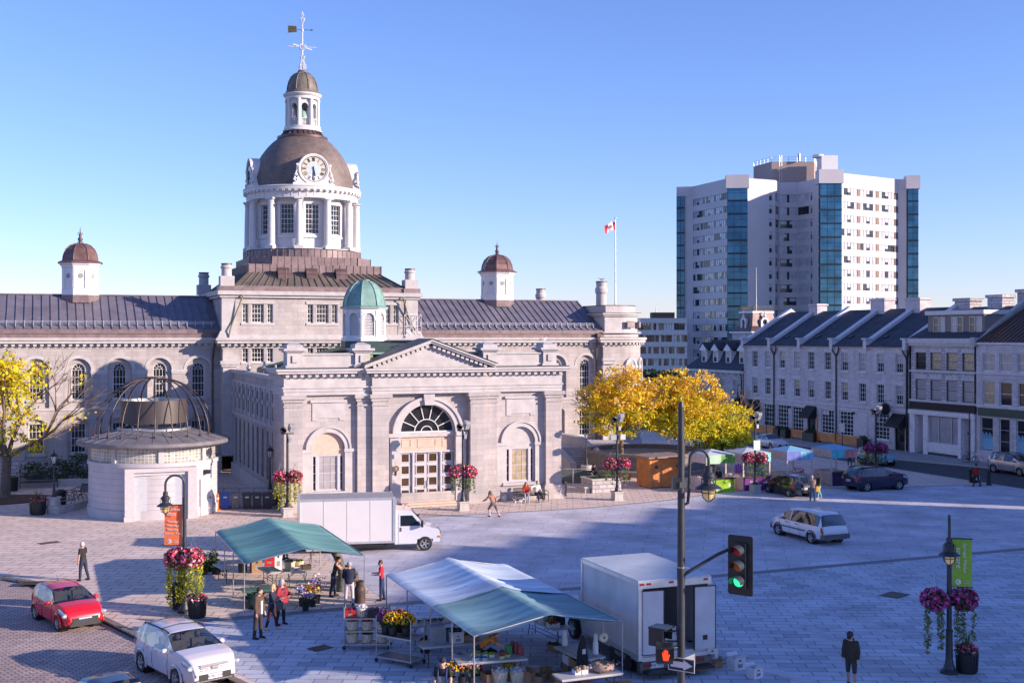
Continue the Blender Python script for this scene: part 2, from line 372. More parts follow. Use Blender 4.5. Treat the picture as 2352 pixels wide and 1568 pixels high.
for a,c in groups:
 for q,e in tri(a,c):
  cur=R.random()<.3
  window(hall,(q+e)/2,98.66,12.42,0,e-q,1.58,4 if e-q>.8 else 2,4);window(hall,(q+e)/2,98.66,9.15,0,e-q,1.18,4 if e-q>.8 else 2,3)
b=B()
b.prism([(TX0-.02,TY0),(TX0-.02,TY0-.3),(TX0+1.05,TY0-.3),(TX0+1.05,TY0)],1.5,8.8);b.prism([(TX1-1.05,TY0),(TX1-1.05,TY0-.3),(TX1+.02,TY0-.3),(TX1+.02,TY0)],1.5,8.8)
for x0,x1 in((TX0-.15,TX0+1.2),(TX1-1.2,TX1+.15)):b.box(x0,x1,TY0-.46,TY0,8.8,9.0);b.box(x0-.1,x1+.1,TY0-.56,TY0,9.0,9.3);b.box(x0+.1,x1-.1,TY0-.36,TY0,9.3,9.8)
for dz,e in((10.3,.06),(10.5,.05)):b.box(TX0-e,TX1+e,TY0-e,TY0,dz,dz+.2)
b.box(TX0-.5,TX1+.5,TY0-.55,TY1,10.735,10.98);b.box(TX0-.62,TX1+.62,TY0-.68,TY1,10.98,11.16)
b.prism([(TX0-.05,TY0-.35),(TX1+.05,TY0-.35),(TX1+.05,TY0),(TX0-.05,TY0)],11.16,11.45)
for x0,x1 in((TX0-.1,TX0+1.0),(TX1-1.0,TX1+.1)):b.box(x0,x1,TY0-.12,TY0,11.45,14.5)
for x0,x1 in((TX0-.5,TX0+1.2),(TX1-1.2,TX1+.5)):
 b.add([(x0,TY0-.6,11.16),(x1,TY0-.6,11.16),(x1-.2,TY0-.1,11.75),(x0+.3,TY0-.1,11.75),(x0,TY0+.4,11.16),(x1,TY0+.4,11.16)],[(0,1,2,3),(0,3,4),(1,5,2),(3,2,5,4)])
dentils(b,Ft,TX0-.3,TX1+.3,10.502,10.733,-.38,-.05,.52,.26);dentils(b,Fl,-TY1,-TY0,10.502,10.733,-.38,-.05,.52,.26)
b.box(TX0-.25,TX1+.25,TY0-.25,TY1,14.5,14.72);b.box(TX0-.45,TX1+.45,TY0-.45,TY1+.4,14.72,15.05)
for a,c in groups:
 for z0,z1 in((12.22,12.42),(14.0,14.22),(9.0,9.15),(10.33,10.5)):b.box(a-.12,c+.12,TY0-.07,TY0,z0,z1)
H(b,'tower_cornice',M['stone_smooth'])
b=B();b.box(TX0+.3,TX1-.3,TY0-.05,TY1-.3,15.05,15.32);b.box(TX0+1.2,TX1-1.2,TY0+.1,TY1-1,15.32,15.5)
for x in(TX0+.45,TX1-.45):b.box(x-.75,x+.75,TY0-.2,TY0+1.3,15.05,15.45)
H(b,'parapet_flashing',M['copper_lt'])
b=B();o=[(14.7,98.7),(29.5,98.7),(29.5,115.6),(14.7,115.6)];i_=[(16.45,101.6),(27.75,101.6),(27.75,112.9),(16.45,112.9)]
V8=[(x,y,15.42)for x,y in o]+[(x,y,16.85)for x,y in i_]
b.add(V8,[(0,1,5,4),(1,2,6,5),(2,3,7,6),(3,0,4,7)])
for k in range(24):
 t=k/23.;a=Vector((14.7+14.8*t,98.7,15.46));c=Vector((16.45+11.3*t,101.6,16.88));b.bar(a,c,.05,.08)
for k in range(26):
 t=k/25.
 for s in(0,1):b.bar((14.7 if s==0 else 29.5,98.7+16.9*t,15.46),(16.45 if s==0 else 27.75,101.6+11.3*t,16.88),.05,.08)
H(b,'hip_roof',mat('olive brown seamed roof',(.15,.125,.105),.5,.1,var=.25,scale=.9))
def octo(cx,cy,r,ch):return[(cx-r+ch,cy-r),(cx+r-ch,cy-r),(cx+r,cy-r+ch),(cx+r,cy+r-ch),(cx+r-ch,cy+r),(cx-r+ch,cy+r),(cx-r,cy+r-ch),(cx-r,cy-r+ch)]
CX,CY=22.2,107.3
b=B();b.prism([(CX-5.85,CY-5.85),(CX+5.85,CY-5.85),(CX+5.85,CY+5.85),(CX-5.85,CY+5.85)],16.6,17.5)
P=octo(CX,CY,5.4,1.6);b.prism(P,17.5,18.22)
b.lathe([(5.3,18.22),(5.3,18.9),(4.6,19.0)],(CX,CY,0),48)
for k in range(20):
 x=CX-5.8+11.6*k/19;b.box(x-.03,x+.03,CY-5.9,CY-5.85,16.7,17.53);b.box(CX-5.9,CX-5.85,CY-5.8+11.6*k/19-.03,CY-5.8+11.6*k/19+.03,16.7,17.53);b.box(CX+5.85,CX+5.9,CY-5.8+11.6*k/19-.03,CY-5.8+11.6*k/19+.03,16.7,17.53)
for j in range(8):
 p,q=Vector((*P[j],0)),Vector((*P[(j+1)%8],0));n=int((q-p).length/.58)
 for k in range(n+1):r_=p.lerp(q,k/n);b.tube([(r_.x,r_.y,17.5),(r_.x,r_.y,18.25)],.04,4)
for k in range(60):
 a=2*PI*k/60;b.tube([(CX+5.31*math.cos(a),CY+5.31*math.sin(a),18.22),(CX+5.31*math.cos(a),CY+5.31*math.sin(a),18.92)],.035,4)
H(b,'stepped_drum_base',M['copper_lt'])
for x in(18.95,21.4,24.0):
 b=B();i0=len(b.v);b.lathe([(.46,0),(.46,1.0)],(0,0,0),14,capt=True);b.lathe([(.01,.0),(.46,.0)],(0,0,0),14,1)
 b.xf(i0,Matrix.Translation((x-.3,100.75,16.72))@Matrix.Rotation(PI/2,4,'Y'));b.box(x-.28,x+.7,100.3,101.5,16.0,16.6);H(b,'roof_vent',[M['copper'],M['black']])
b=B();b.tube([(19.2,99.7,15.9),(19.2,99.7,17.0)],.06,8);H(b,'vent_pipe',M['copper'])
def chimney(name,x,y,z0,z1,r,m,sq=True):
 b=B()
 if sq:b.box(x-r*1.35,x+r*1.35,y-r*1.35,y+r*1.35,z0,z0+(z1-z0)*.45)
 zz=z0+(z1-z0)*.45 if sq else z0
 b.lathe([(r,0),(r,(z1-zz)*.6),(r*1.18,(z1-zz)*.66),(r*1.18,(z1-zz)*.78),(r*.95,(z1-zz)*.84),(r*1.05,z1-zz),(r*.6,z1-zz),(r*.6,z1-zz-.2)],(x,y,zz),16)
 H(b,name,m);b=B();b.lathe([(r*1.06,0),(r*1.06,.12),(r*.5,.12)],(x,y,z1-.08),16);H(b,'chimney_cap',M['copper'])
chimney('chimney',14.2,99.2,15.45,17.3,.42,M['stone_smooth']);chimney('chimney',30.0,99.2,15.45,17.2,.42,M['stone_smooth'])
chimney('chimney',14.2,114,15.2,17.3,.45,M['stone_smooth']);chimney('chimney',30.0,114.0,15.2,17.2,.42,M['stone_smooth'])
for pts in(((15.4,98.45,15.1),(15.35,98.0,14.6),(14.6,98.3,12.6),(14.3,98.1,11.7),(14.2,97.9,11.2)),((29.0,98.45,15.1),(29.05,98.0,14.6),(29.6,98.3,13.0),(30.2,98.2,11.8))):
 b=B();b.tube(pts,.065,8);H(b,'roof_downpipe',mat('yellow green copper pipe',(.17,.165,.085),.6,.2,var=.3,scale=2))
b=B();nW=12;A0=-PI/2
hw=.62
for k in range(nW):
 a=A0+2*PI*k/nW+PI/12*0
 ac=a+PI/12*0
 fr=(lambda ac:(lambda u,z,d:(CX+(4.28-d)*math.cos(ac)-u*math.sin(ac),CY+(4.28-d)*math.sin(ac)+u*math.cos(ac),z)))(ac)
 W2=4.28*math.tan(PI/12)
 wall(b,fr,-W2,W2,18.95,23.6,[(-hw,hw,20.35,23.0)],.25)
 for u0,u1,z0,z1,d in((-hw-.22,-hw,20.2,23.2,-.08),(hw,hw+.22,20.2,23.2,-.08),(-hw,hw,23.0,23.2,-.08),(-hw-.3,hw+.3,20.02,20.2,-.14),(-hw,hw,20.2,20.35,-.06)):b.fbox(fr,u0,u1,z0,z1,d,.02)
 window(hall,*fr(0,20.35,.14),ac+PI/2,2*hw,2.65,4,6)
H(b,'drum',M['offwhite'])
for k in range(nW):
 a=A0+2*PI*(k+.5)/nW;c=(CX+4.9*math.cos(a),CY+4.9*math.sin(a),0)
 b=B();b.cbox((c[0],c[1],19.12),(.82,.82,.28),a)
 b.lathe([(.40,19.26),(.40,19.36),(.34,19.42),(.33,20.5),(.30,22.2),(.265,23.1),(.33,23.14),(.30,23.18),(.30,23.25),(.40,23.36)],c,16)
 b.cbox((c[0],c[1],23.42),(.80,.80,.14),a);H(b,'column',M['offwhite'])
b=B();b.lathe([(4.2,23.5),(5.02,23.5),(5.02,24.02),(5.1,24.05),(5.12,24.15),(5.3,24.2),(5.32,24.42),(5.36,24.5),(5.3,24.56),(4.3,24.75)],(CX,CY,0),72)
b.lathe([(4.2,19.0),(5.1,19.0),(5.1,19.06),(4.2,19.06)],(CX,CY,0),48)
for k in range(60):
 a=2*PI*k/60;b.cbox((CX+5.15*math.cos(a),CY+5.15*math.sin(a),24.12),(.3,.22,.16),a)
for k in range(48):
 a=2*PI*k/48;b.cbox((CX+5.03*math.cos(a),CY+5.03*math.sin(a),23.8),(.03,.05,.4),a)
H(b,'entablature',M['offwhite'])
prof=[(4.66,24.62),(4.64,24.78),(4.58,25.4),(4.45,26.0),(4.26,26.6),(4.02,27.15),(3.68,27.75),(3.2,28.4),(2.75,28.88),(2.3,29.25),(1.85,29.52)]
b=B();b.lathe(prof,(CX,CY,0),64,sp=True);H(b,'dome',M['bronze'])
b=B();b.lathe([(2.28,29.3),(2.3,29.5),(2.1,29.55),(1.95,29.6),(1.6,29.98)],(CX,CY,0),40)
for k in range(26):
 a=2*PI*k/26;b.bar((CX+1.97*math.cos(a),CY+1.97*math.sin(a),29.62),(CX+1.64*math.cos(a),CY+1.64*math.sin(a),30.0),.07,.06)
H(b,'lantern_skirt',M['copper'])
def clock(ang,hide=False):
 fr=lambda u,z,d:(CX+(4.86-d)*math.cos(ang)-u*math.sin(ang),CY+(4.86-d)*math.sin(ang)+u*math.cos(ang),z)
 zc=26.0;b=B()
 ci=lambda r,n=32:[(r*math.cos(2*PI*k/n),zc+r*math.sin(2*PI*k/n))for k in range(n)]
 O,I,J=ci(1.36),ci(1.14),ci(1.24)
 for k in range(32):
  b.slab(fr,[O[k],O[(k+1)%32],J[(k+1)%32],J[k]],-.06,1.1);b.slab(fr,[J[k],J[(k+1)%32],I[(k+1)%32],I[k]],-.02,.4)
 b.fbox(fr,-1.85,1.85,24.55,24.75,-.1,.9)
 sh=[(-1.75,24.75),(1.75,24.75),(1.5,25.15),(1.27,25.5),(-1.27,25.5),(-1.5,25.15)];b.slab(fr,sh,.03,.9)
 for s in(-1,1):
  for(u,z,r)in((1.6,24.98,.2),(1.42,26.3,.13),(1.55,25.45,.12)):
   P=[fr(s*(u+r*math.cos(t*.7)*(1-t*.06)),z+r*math.sin(t*.7)*(1-t*.06),-.02)for t in range(12)];b.tube(P,.06,6)
  b.tube([fr(s*1.72,25.05,.1),fr(s*1.62,25.5,.1),fr(s*1.45,25.9,.1),fr(s*1.45,26.3,.1)],.09,6)
 o=H(b,'clock',M['offwhite'])
 b=B();b.slab(fr,ci(1.15),.05,.15,0);b.slab(fr,ci(.62),.035,.049,1)
 for k in range(32):b.slab(fr,[ci(1.13)[k],ci(1.13)[(k+1)%32],ci(1.08)[(k+1)%32],ci(1.08)[k]],.03,.049,2)
 for k in range(12):
  t=2*PI*k/12;q=['XII','I','II','III','IIII','V','VI','VII','VIII','IX','X','XI'][k];w=.055
  for j,chx in enumerate(q):
   off=(j-(len(q)-1)/2)*.085
   for r0,r1,o0,o1 in{'I':[(.70,1.02,0,0)],'V':[(.70,1.02,0,-.05),(.70,1.02,0,.05)],'X':[(.70,1.02,-.05,.05),(.70,1.02,.05,-.05)]}[chx]:
    pt=lambda r,o:(r*math.sin(t)+o*math.cos(t),zc+r*math.cos(t)-o*math.sin(t))
    b.bar(fr(*pt(r0,off+o0),.04),fr(*pt(r1,off+o1),.04),.04,.035,2)
 f=b.build('clock_face',[mat('cream dial',(.52,.47,.40),.5),mat('pale blue dial centre',(.46,.55,.62),.4),M['black']],o,world=True)
 b=B()
 for(t,r,w)in((math.radians(184),.95,.09),(math.radians(166),.62,.15)):
  b.bar(fr(-.22*math.sin(t),zc-.22*math.cos(t),.0),fr(r*math.sin(t),zc+r*math.cos(t),.0),w,.03)
 b.build('clock_hands',M['black'],o,world=True)
for a in(-PI/2,PI,0,PI/2):clock(a)
b=B();c=(CX,CY,0)
b.lathe([(1.62,29.95),(1.78,30.0),(1.78,30.1),(1.66,30.2),(1.66,30.42),(1.0,30.42)],c,40)
b.lathe([(.9,32.9),(1.55,32.9),(1.55,33.12),(1.62,33.16),(1.75,33.3),(1.75,33.4),(1.5,33.48)],c,40)
for k in range(8):
 a=-PI/2+PI/8+PI/4*k-math.radians(2);p=(CX+1.44*math.cos(a),CY+1.44*math.sin(a),0)
 b.lathe([(.2,30.42),(.2,30.5),(.165,30.55),(.145,32.7),(.2,32.75),(.2,32.9)],p,12)
 a2=a+PI/8;fr=(lambda a2:(lambda u,z,d:(CX+(1.28-d)*math.cos(a2)-u*math.sin(a2),CY+(1.28-d)*math.sin(a2)+u*math.cos(a2),z)))(a2)
 W2=1.28*math.tan(PI/8);wall(b,fr,-W2,W2,30.42,32.9,[(-.3,.3,30.42,32.5,.3)],.22)
 for A_,I_ in((arcpts(-.4,.4,32.2,.4,8),arcpts(-.3,.3,32.2,.3,8)),):
  for i in range(8):b.slab(fr,[A_[i],A_[i+1],I_[i+1],I_[i]],-.05,.01)
 b.fbox(fr,-.3,.3,31.08,31.15,.02,.14);b.fbox(fr,-.3,.3,30.45,30.5,.02,.14)
 for u in(-.2,-.07,.07,.2):b.lathe([(.03,0),(.05,.2),(.03,.5),(.04,.58)],fr(u,30.5,.08),6)
ln=H(b,'lantern',M['offwhite'])
b=B();b.lathe([(.1,0),(.45,.02),(.42,.2),(.33,.5),(.28,.62),(.05,.7)],(CX,CY,31.3),16);b.tube([(CX,CY,31.9),(CX,CY,32.8)],.05,6);b.build('bell',M['verdigris'],ln,world=True)
b=B();b.lathe([(1.62,33.46),(1.52,33.62),(1.45,33.75),(1.42,34.1),(1.32,34.5),(1.1,34.95),(.78,35.28),(.42,35.46),(.36,35.5),(.42,35.56),(.42,35.62),(.3,35.68)],c,24,sp=True)
for k in range(8):
 a=PI/8+PI/4*k-math.radians(12)
 b.tube([(CX+r*1.01*math.cos(a),CY+r*1.01*math.sin(a),z)for r,z in((1.46,33.75),(1.42,34.1),(1.32,34.5),(1.1,34.95),(.78,35.28),(.42,35.46))],.05,6)
H(b,'lantern_dome',mat('brown green copper shingles',(.13,.115,.10),.55,.1,var=.3,scale=2,col2=(.17,.145,.125)))
b=B();b.tube([(CX,CY,35.6),(CX,CY,41.1)],[.07,.03],8)
for k in range(4):
 a=PI/4+PI/2*k;u=(math.cos(a),math.sin(a))
 pr=[(.1,35.66),(.36,35.8),(.38,36.05),(.22,36.35),(.12,36.6),(.2,36.85),(.28,36.98),(.16,37.1),(.1,36.95)]
 b.tube([(CX+r*u[0],CY+r*u[1],z)for r,z in pr],.032,5);b.tube([(CX+r*u[0],CY+r*u[1],z)for r,z in((.1,35.7),(.2,35.85),(.18,36.1),(.08,36.25))],.025,5)
 b.tube([(CX+r*u[0],CY+r*u[1],z)for r,z in((.05,40.0),(.2,40.25),(.26,40.45),(.14,40.5))],.025,5);b.tube([(CX+r*u[0],CY+r*u[1],z)for r,z in((.05,40.6),(.16,40.75),(.05,40.9))],.02,5)
 b.tube([(CX+r*u[0],CY+r*u[1],z)for r,z in((.05,37.6),(.3,37.65),(.42,37.85),(.3,38.05),(.12,38.0),(.05,37.85))],.028,5)
vang=math.radians(35)
dirs={'N':math.radians(158.2+12),'S':math.radians(-21.8+12),'E':math.radians(248.2-32),'W':math.radians(68.2-32)}
for t,a in dirs.items():
 b.tube([(CX+.3*math.cos(a),CY+.3*math.sin(a),37.84),(CX+1.3*math.cos(a),CY+1.3*math.sin(a),37.84)],.03,6)
b.ball((CX,CY,39.35),.12,8)
va=H(b,'weather_vane',M['white'])
for t,a in dirs.items():
 L_=va;o=text(t,.55,M['iron']if t in 'NS' else M['offwhite'],L_,Vector((CX+1.48*math.cos(a),CY+1.48*math.sin(a),37.84))-Vector((22,100,0)),(PI/2,0,a if t in 'NE' else a+PI),.02,name='compass_letter')
 if t in 'NS':o.rotation_euler=(PI/2,0,a+PI if t=='N' else a+PI)
b=B();dv=math.radians(-21.8);e=lambda r,z:(CX+r*math.cos(dv),CY+r*math.sin(dv),z)
b.tube([e(-.5,39.42),e(.85,39.38)],.025,6);b.add([e(.75,39.28),e(1.05,39.38),e(.75,39.48)],[(0,1,2)])
fl=[(-.52,39.2),(-1.38,39.15),(-1.3,39.3),(-1.36,39.5),(-1.3,39.65),(-1.38,39.8),(-.55,39.75)]
nn=(-math.sin(dv)*.02,math.cos(dv)*.02)
b.add([(e(r,z)[0]+s*nn[0],e(r,z)[1]+s*nn[1],z)for s in(-1,1)for r,z in fl],[tuple(range(7)),tuple(range(13,6,-1))]+[(i,7+i,7+(i+1)%7,(i+1)%7)for i in range(7)])
b.build('vane_pointer',mat('tarnished gilt copper',(.16,.13,.06),.5,.4,var=.4),va,world=True)
def cupola(x,y,z0):
 b=B();n=8;a0=PI/8
 b.lathe([(1.62,14.1),(1.62,14.75)],(x,y,0),8,a0=a0,sm=False,m=1)
 b.lathe([(1.58,14.75),(1.58,15.25),(1.48,15.3),(1.48,17.0),(1.6,17.05),(1.6,17.2),(1.75,17.3),(1.78,17.45),(1.2,17.5)],(x,y,0),8,a0=a0,sm=False)
 for k in range(8):
  a=PI/4*k;ap=1.48*math.cos(PI/8);fr=(lambda a:(lambda u,z,d:(x+(ap-d)*math.cos(a)-u*math.sin(a),y+(ap-d)*math.sin(a)+u*math.cos(a),z)))(a)
  for s in(-1,1):b.fbox(fr,s*.45-.11,s*.45+.11,15.3,16.95,-.07,.01)
  b.fbox(fr,-.34,.34,16.75,16.95,-.05,.01)
  ci=[(.21*math.cos(2*PI*i/14),16.35+.21*math.sin(2*PI*i/14))for i in range(14)];b.slab(fr,ci,-.025,.01,2)
  for i in range(5):b.fbox(fr,-.24,.24,15.45+.13*i,15.51+.13*i,-.04,.01)
 o=H(b,'cupola',[M['white'],M['copper_lt'],mat('grey fretwork',(.3,.3,.3),.7,var=.5,scale=40)])
 b=B();b.lathe([(1.92,17.42),(1.9,17.5),(1.52,17.66),(1.48,17.8),(1.42,18.15),(1.22,18.6),(.88,18.92),(.45,19.1),(.15,19.16)],(x,y,0),8,a0=a0,sm=False)
 for k in range(8):
  a=a0+PI/4*k;b.tube([(x+r*1.01*math.cos(a),y+r*1.01*math.sin(a),z)for r,z in((1.5,17.68),(1.48,17.8),(1.42,18.15),(1.22,18.6),(.88,18.92),(.45,19.1))],.04,5)
 b.build('cupola_dome',mat('red brown copper',(.17,.095,.09),.45,.25,var=.35,scale=1.5),o,world=True)
 b=B();b.lathe([(.16,19.12),(.1,19.25),(.2,19.42),(.2,19.52),(.1,19.65),(.12,19.8),(.07,19.9),(.05,20.1),(.01,20.5)],(x,y,0),10,sp=True)
 for k in range(4):
  a=PI/2*k;b.tube([(x+r*math.cos(a),y+r*math.sin(a),z)for r,z in((.05,19.2),(.24,19.25),(.2,19.15))],.03,5);b.tube([(x+r*math.cos(a),y+r*math.sin(a),z)for r,z in((.05,19.8),(.2,19.95),(.1,20.05))],.03,5)
 b.build('finial',M['copper'],o,world=True)
cupola(2.99,105.5,14.7);cupola(40.65,105.5,14.7)
chimney('chimney',46.07,107.5,13.6,16.0,.45,M['stone_smooth'],False)
EC=(50.4,103.2)
arcp=[(49.0,99.4),(51.0,99.4)]+[(51.0+3.2*math.sin(t*PI/24),102.6-3.2*math.cos(t*PI/24))for t in range(1,13)]+[(54.2,111),(49.0,111)]
def grow(P,d):
 n=len(P);out=[]
 for i in range(n):
  p,q,r=Vector(P[i-1]),Vector(P[i]),Vector(P[(i+1)%n])
  e1,e2=(q-p).normalized(),(r-q).normalized();n1,n2=Vector((e1.y,-e1.x)),Vector((e2.y,-e2.x));m_=(n1+n2);m_=m_/max(.3,m_.dot(n1));out.append(tuple(q+m_*d))
 return out
b=B();b.prism(arcp,0,10.3)
H(b,'end_wall',M['stone'])
b=B()
for d,z0,z1 in((.06,10.3,10.5),(.05,10.5,10.73),(.5,10.73,10.98),(.62,10.98,11.18),(.1,11.6,11.7)):b.prism(grow(arcp,d),z0,z1)
for z0,z1,d in((8.25,8.55,.12),(5.4,5.58,.08),(0,1.5,.16)):b.prism(grow(arcp,d),z0,z1)
P=grow(arcp,.2)
for i in range(14):
 p,q=Vector(P[i]),Vector(P[i+1]);k=max(1,int((q-p).length/.45))
 for j in range(k):
  c_=p.lerp(q,(j+.5)/k);a=math.atan2(q.y-p.y,q.x-p.x);b.cbox((c_.x,c_.y,10.615),(.24,.36,.22),a)
b.prism(grow(arcp,-.2),11.2,11.6);b.prism(grow(arcp,-.3),11.7,13.3);b.prism(grow(arcp,-.1),13.2,13.35);b.prism(grow(arcp,.05),13.35,13.5);b.prism(grow(arcp,-.5),13.5,14.2)
Fe=frame(0,99.4,0)
b.fbox(Fe,48.9,50.15,1.5,8.25,-.2,.02)
for zz in(9.0,):b.fbox(Fe,48.8,50.25,9.0,9.25,-.35,.02);b.fbox(Fe,48.9,50.15,8.7,9.0,-.25,.02)
H(b,'end_cornice',M['stone_smooth'])
b=B();b.prism(grow(arcp,.58),11.18,11.24);b.prism(grow(arcp,.08),13.5,13.56);b.prism(grow(arcp,-.45),14.2,14.27)
H(b,'end_roof',M['copper'])
for a in(18,50,80):
 t=math.radians(a);fr=(lambda t:(lambda u,z,d:(51.0+(3.2-d)*math.sin(t)+u*math.cos(t),102.6-(3.2-d)*math.cos(t)+u*math.sin(t),z)))(t)
 b=B()
 A_,I_=arcpts(-.75,.75,8.55,.75,12),arcpts(-.5,.5,8.55,.5,12)
 for i in range(12):b.slab(fr,[A_[i],A_[i+1],I_[i+1],I_[i]],-.14,.05)
 for s in(-1,1):b.fbox(fr,s*.62-.12,s*.62+.12,5.6,8.55,-.14,.05)
 o=H(b,'window_surround',M['stone_smooth'])
 window(hall,*fr(0,6.0,-.06),t,.98,3.0,4,4,True,pane='blind')
 b=B();b.fbox(fr,-.5,.5,12.1,12.75,-.02,.05,0);
 for k in range(7):b.fbox(fr,-.4+k*.12,-.36+k*.12,12.2,12.65,-.05,0,1)
 H(b,'attic_grille',[M['copper'],M['offwhite']])
chimney('chimney',51.3,104.5,13.6,16.7,.52,M['stone_smooth'],False)
fp=thing('flagpole','white flagpole with a red and white flag on the town hall roof end','flagpole',(53.4,105.6,14.2))
b=B();b.tube([(0,0,0),(0,0,8.9)],[.09,.05],8);b.ball((0,0,8.95),.12,8);b.lathe([(.3,0),(.12,.25)],(0,0,0),10);b.build('pole',M['alu'],fp)
b=B();W_,n=1.5,12
def fpt(i,j):
 t=i/n;return(-t*1.35*math.cos(.35)+.0,-t*1.35*math.sin(.35)*.6+.14*math.sin(t*7+j*.5),8.55-.85*j/6-.42*t*t+.05*math.sin(t*6))
for side in(0,.012):
 b.add([(lambda p:(p[0],p[1]+side,p[2]))(fpt(i,j))for i in range(n+1)for j in range(7)],[(i*7+j,(i+1)*7+j,(i+1)*7+j+1,i*7+j+1)for i in range(n)for j in range(6)],0,True)
q=0
for fi in range(len(b.f)):
 i=(fi%72)//6;b.m[fi]=1 if 3<=i<9 else 0
flag_=b.build('flag',[mat('red flag cloth',(.62,.02,.05),.8),mat('white flag cloth',(.75,.72,.75),.8)],fp)
lf=[(0,.3),(.07,.16),(.17,.2),(.13,.06),(.26,.06),(.2,-.06),(.08,-.1),(.02,-.09),(.02,-.22),(-.02,-.22),(-.02,-.09),(-.08,-.1),(-.2,-.06),(-.26,.06),(-.13,.06),(-.17,.2),(-.07,.16)]
b=B();c_=fpt(6,3);b.add([(c_[0]+x*.8,c_[1]-.05,c_[2]+z*.8)for x,z in lf],[tuple(range(len(lf)))]);b.build('maple_leaf',M['red'],flag_)
XC=24.08;Fp=frame(0,75.5,0);mir=lambda x:2*XC-x
def both(fn):
 fn(lambda x:x);fn(mir)
b=B()
holes=[]
for s in(0,1):
 f_=(lambda x:x)if s==0 else mir
 a,c=sorted((f_(16.24),f_(18.40)));holes.append((a,c,1.2,5.05,1.08))
holes.append((22.15,26.01,.2,6.75,1.9))
wall(b,Fp,14.41,33.75,.86,9.2,holes,.38)
b.box(14.41,14.45,75.5,79.2,.86,9.2);b.box(33.71,33.75,75.5,79.2,.86,9.2)
def wingside(x0,ang,ys):
 fr=frame(x0,0,ang);sg=-1 if ang<0 else 1
 H_=[]
 for y in ys:u=sg*y;H_+=[(u-.42,u+.42,5.55,7.35),(u-.42,u+.42,1.3,4.75,.42)]
 u0,u1=sorted((sg*79.2,sg*98.5));wall(b,fr,u0,u1,0,8.35,H_,.35)
 for y in ys:
  if sg<0:
   window(hall,x0+.3,y,5.55,ang,.84,1.8,2,3,m=M['iron']);window(hall,x0+.3,y,1.3,ang,.84,3.45,2,5,True,m=M['iron'])
 return fr
ys=[80.4+2.05*i for i in range(9)]
fl_=wingside(14.62,-PI/2,ys);wingside(33.54,PI/2,ys)
H(b,'market_wing_wall',M['stone'])
for x0,s in((14.62,-1),(33.54,1)):
 b=B();xa,xb=sorted((x0,x0+s*.09))
 for y in[79.4]+[y+1.02 for y in ys]:b.box(xa,xb,y-.28,y+.28,5.25,7.6);b.box(*sorted((x0,x0+s*.2)),y-.36,y+.36,6.5,6.8)
 b.box(*sorted((x0,x0+s*.12)),79.2,98.5,5.0,5.25);b.box(*sorted((x0-s*.3,x0+s*.22)),79.2,98.5,8.35,8.62);b.box(*sorted((x0,x0+s*.1)),79.2,98.5,7.6,7.8);b.box(*sorted((x0,x0+s*.15)),79.2,98.5,0,1.0)
 H(b,'side_string_course',M['stone_smooth'])
b=B()
def pil(x0,x1,y,ycap=None):
 b.box(x0,x1,y,75.5,1.05,7.05);b.box(x0-.06,x1+.06,y-.07,75.5,6.75,6.85);b.box(x0-.1,x1+.1,y-.1,75.5,7.05,7.25);b.box(x0-.2,x1+.2,y-.2,75.5,7.25,7.5)
 b.box(x0-.16,x1+.16,y-.16,75.5,.0,.8);b.prism([(x0-.14,y-.14),(x1+.14,y-.14),(x1+.14,75.5),(x0-.14,75.5)],.8,.92);b.box(x0-.05,x1+.05,y-.05,75.5,.92,1.05)
both(lambda f:pil(*sorted((f(14.36),f(15.56))),75.12));both(lambda f:pil(*sorted((f(19.18),f(20.1))),75.2));both(lambda f:pil(*sorted((f(20.12),f(21.22))),74.9))
b.box(14.41,33.75,75.34,75.5,0,.86)
H(b,'pilaster',M['stone'])
b=B()
def ent(x0,x1,y,side):
 for(o,z0,z1)in((.0,7.5,7.72),(.05,7.72,7.94),(.12,7.94,8.04),(0,8.04,8.62),(.08,8.62,8.68),(.48,8.9,9.06),(.58,9.06,9.2)):
  b.box(x0-(o if side else 0),x1+(o if side else 0),y-o,79.0 if side else 75.5,z0,z1)
 b.box(x0-.06,x1+.06,y-.06,75.5,8.68,8.9)
ent(14.36,33.8,75.2,True);ent(20.1,28.06,74.92,True)
dentils(b,frame(0,75.2,0),14.3,20.0,8.682,8.898,-.3,.02,.44,.23);dentils(b,frame(0,75.2,0),28.16,33.86,8.682,8.898,-.3,.02,.44,.23);dentils(b,frame(0,74.92,0),20.06,28.1,8.682,8.898,-.3,.02,.44,.23)
dentils(b,frame(14.36,0,-PI/2),-79,-75.3,8.682,8.898,-.3,.02,.44,.23)
H(b,'entablature',M['stone_smooth'])
b=B();Y0,Y1=74.6,77.5
ped=[(19.75,9.2),(28.41,9.2),(XC,10.7)]
b.slab(frame(0,75.0,0),ped,0,2.4)
for s in(1,-1):
 e0,e1=(19.5 if s>0 else 2*XC-19.5),XC;dz=(10.86-9.22)/(XC-19.5)
 for(o,lo_,hi)in((.42,.0,.13),(.52,.13,.24)):
  b.slab(frame(0,75.0,0),[(e0,9.2+lo_),(e1,9.2+lo_+dz*(XC-19.5)),(e1,9.2+hi+dz*(XC-19.5)),(e0,9.2+hi)][::s],-o,2.4)
 for k in range(12):
  t=(k+.5)/12;x=e0+(e1-e0)*(t*.86+.12);z=9.2+dz*abs(x-e0)-.16
  b.cbox((x,74.85,z+.02),(.22,.3,.2),0,0,0,-s*math.atan(dz))
H(b,'pediment',M['stone_smooth'])
b=B()
for s in(1,-1):
 e0=19.4 if s>0 else 2*XC-19.4;b.slab(frame(0,75.0,0),[(e0,9.445),(XC,11.12),(XC,11.16),(e0,9.49)][::s],-.56,2.6)
b.box(14.0,19.6,74.7,75.6,9.2,9.27);b.box(28.5,34.2,74.7,75.6,9.2,9.27)
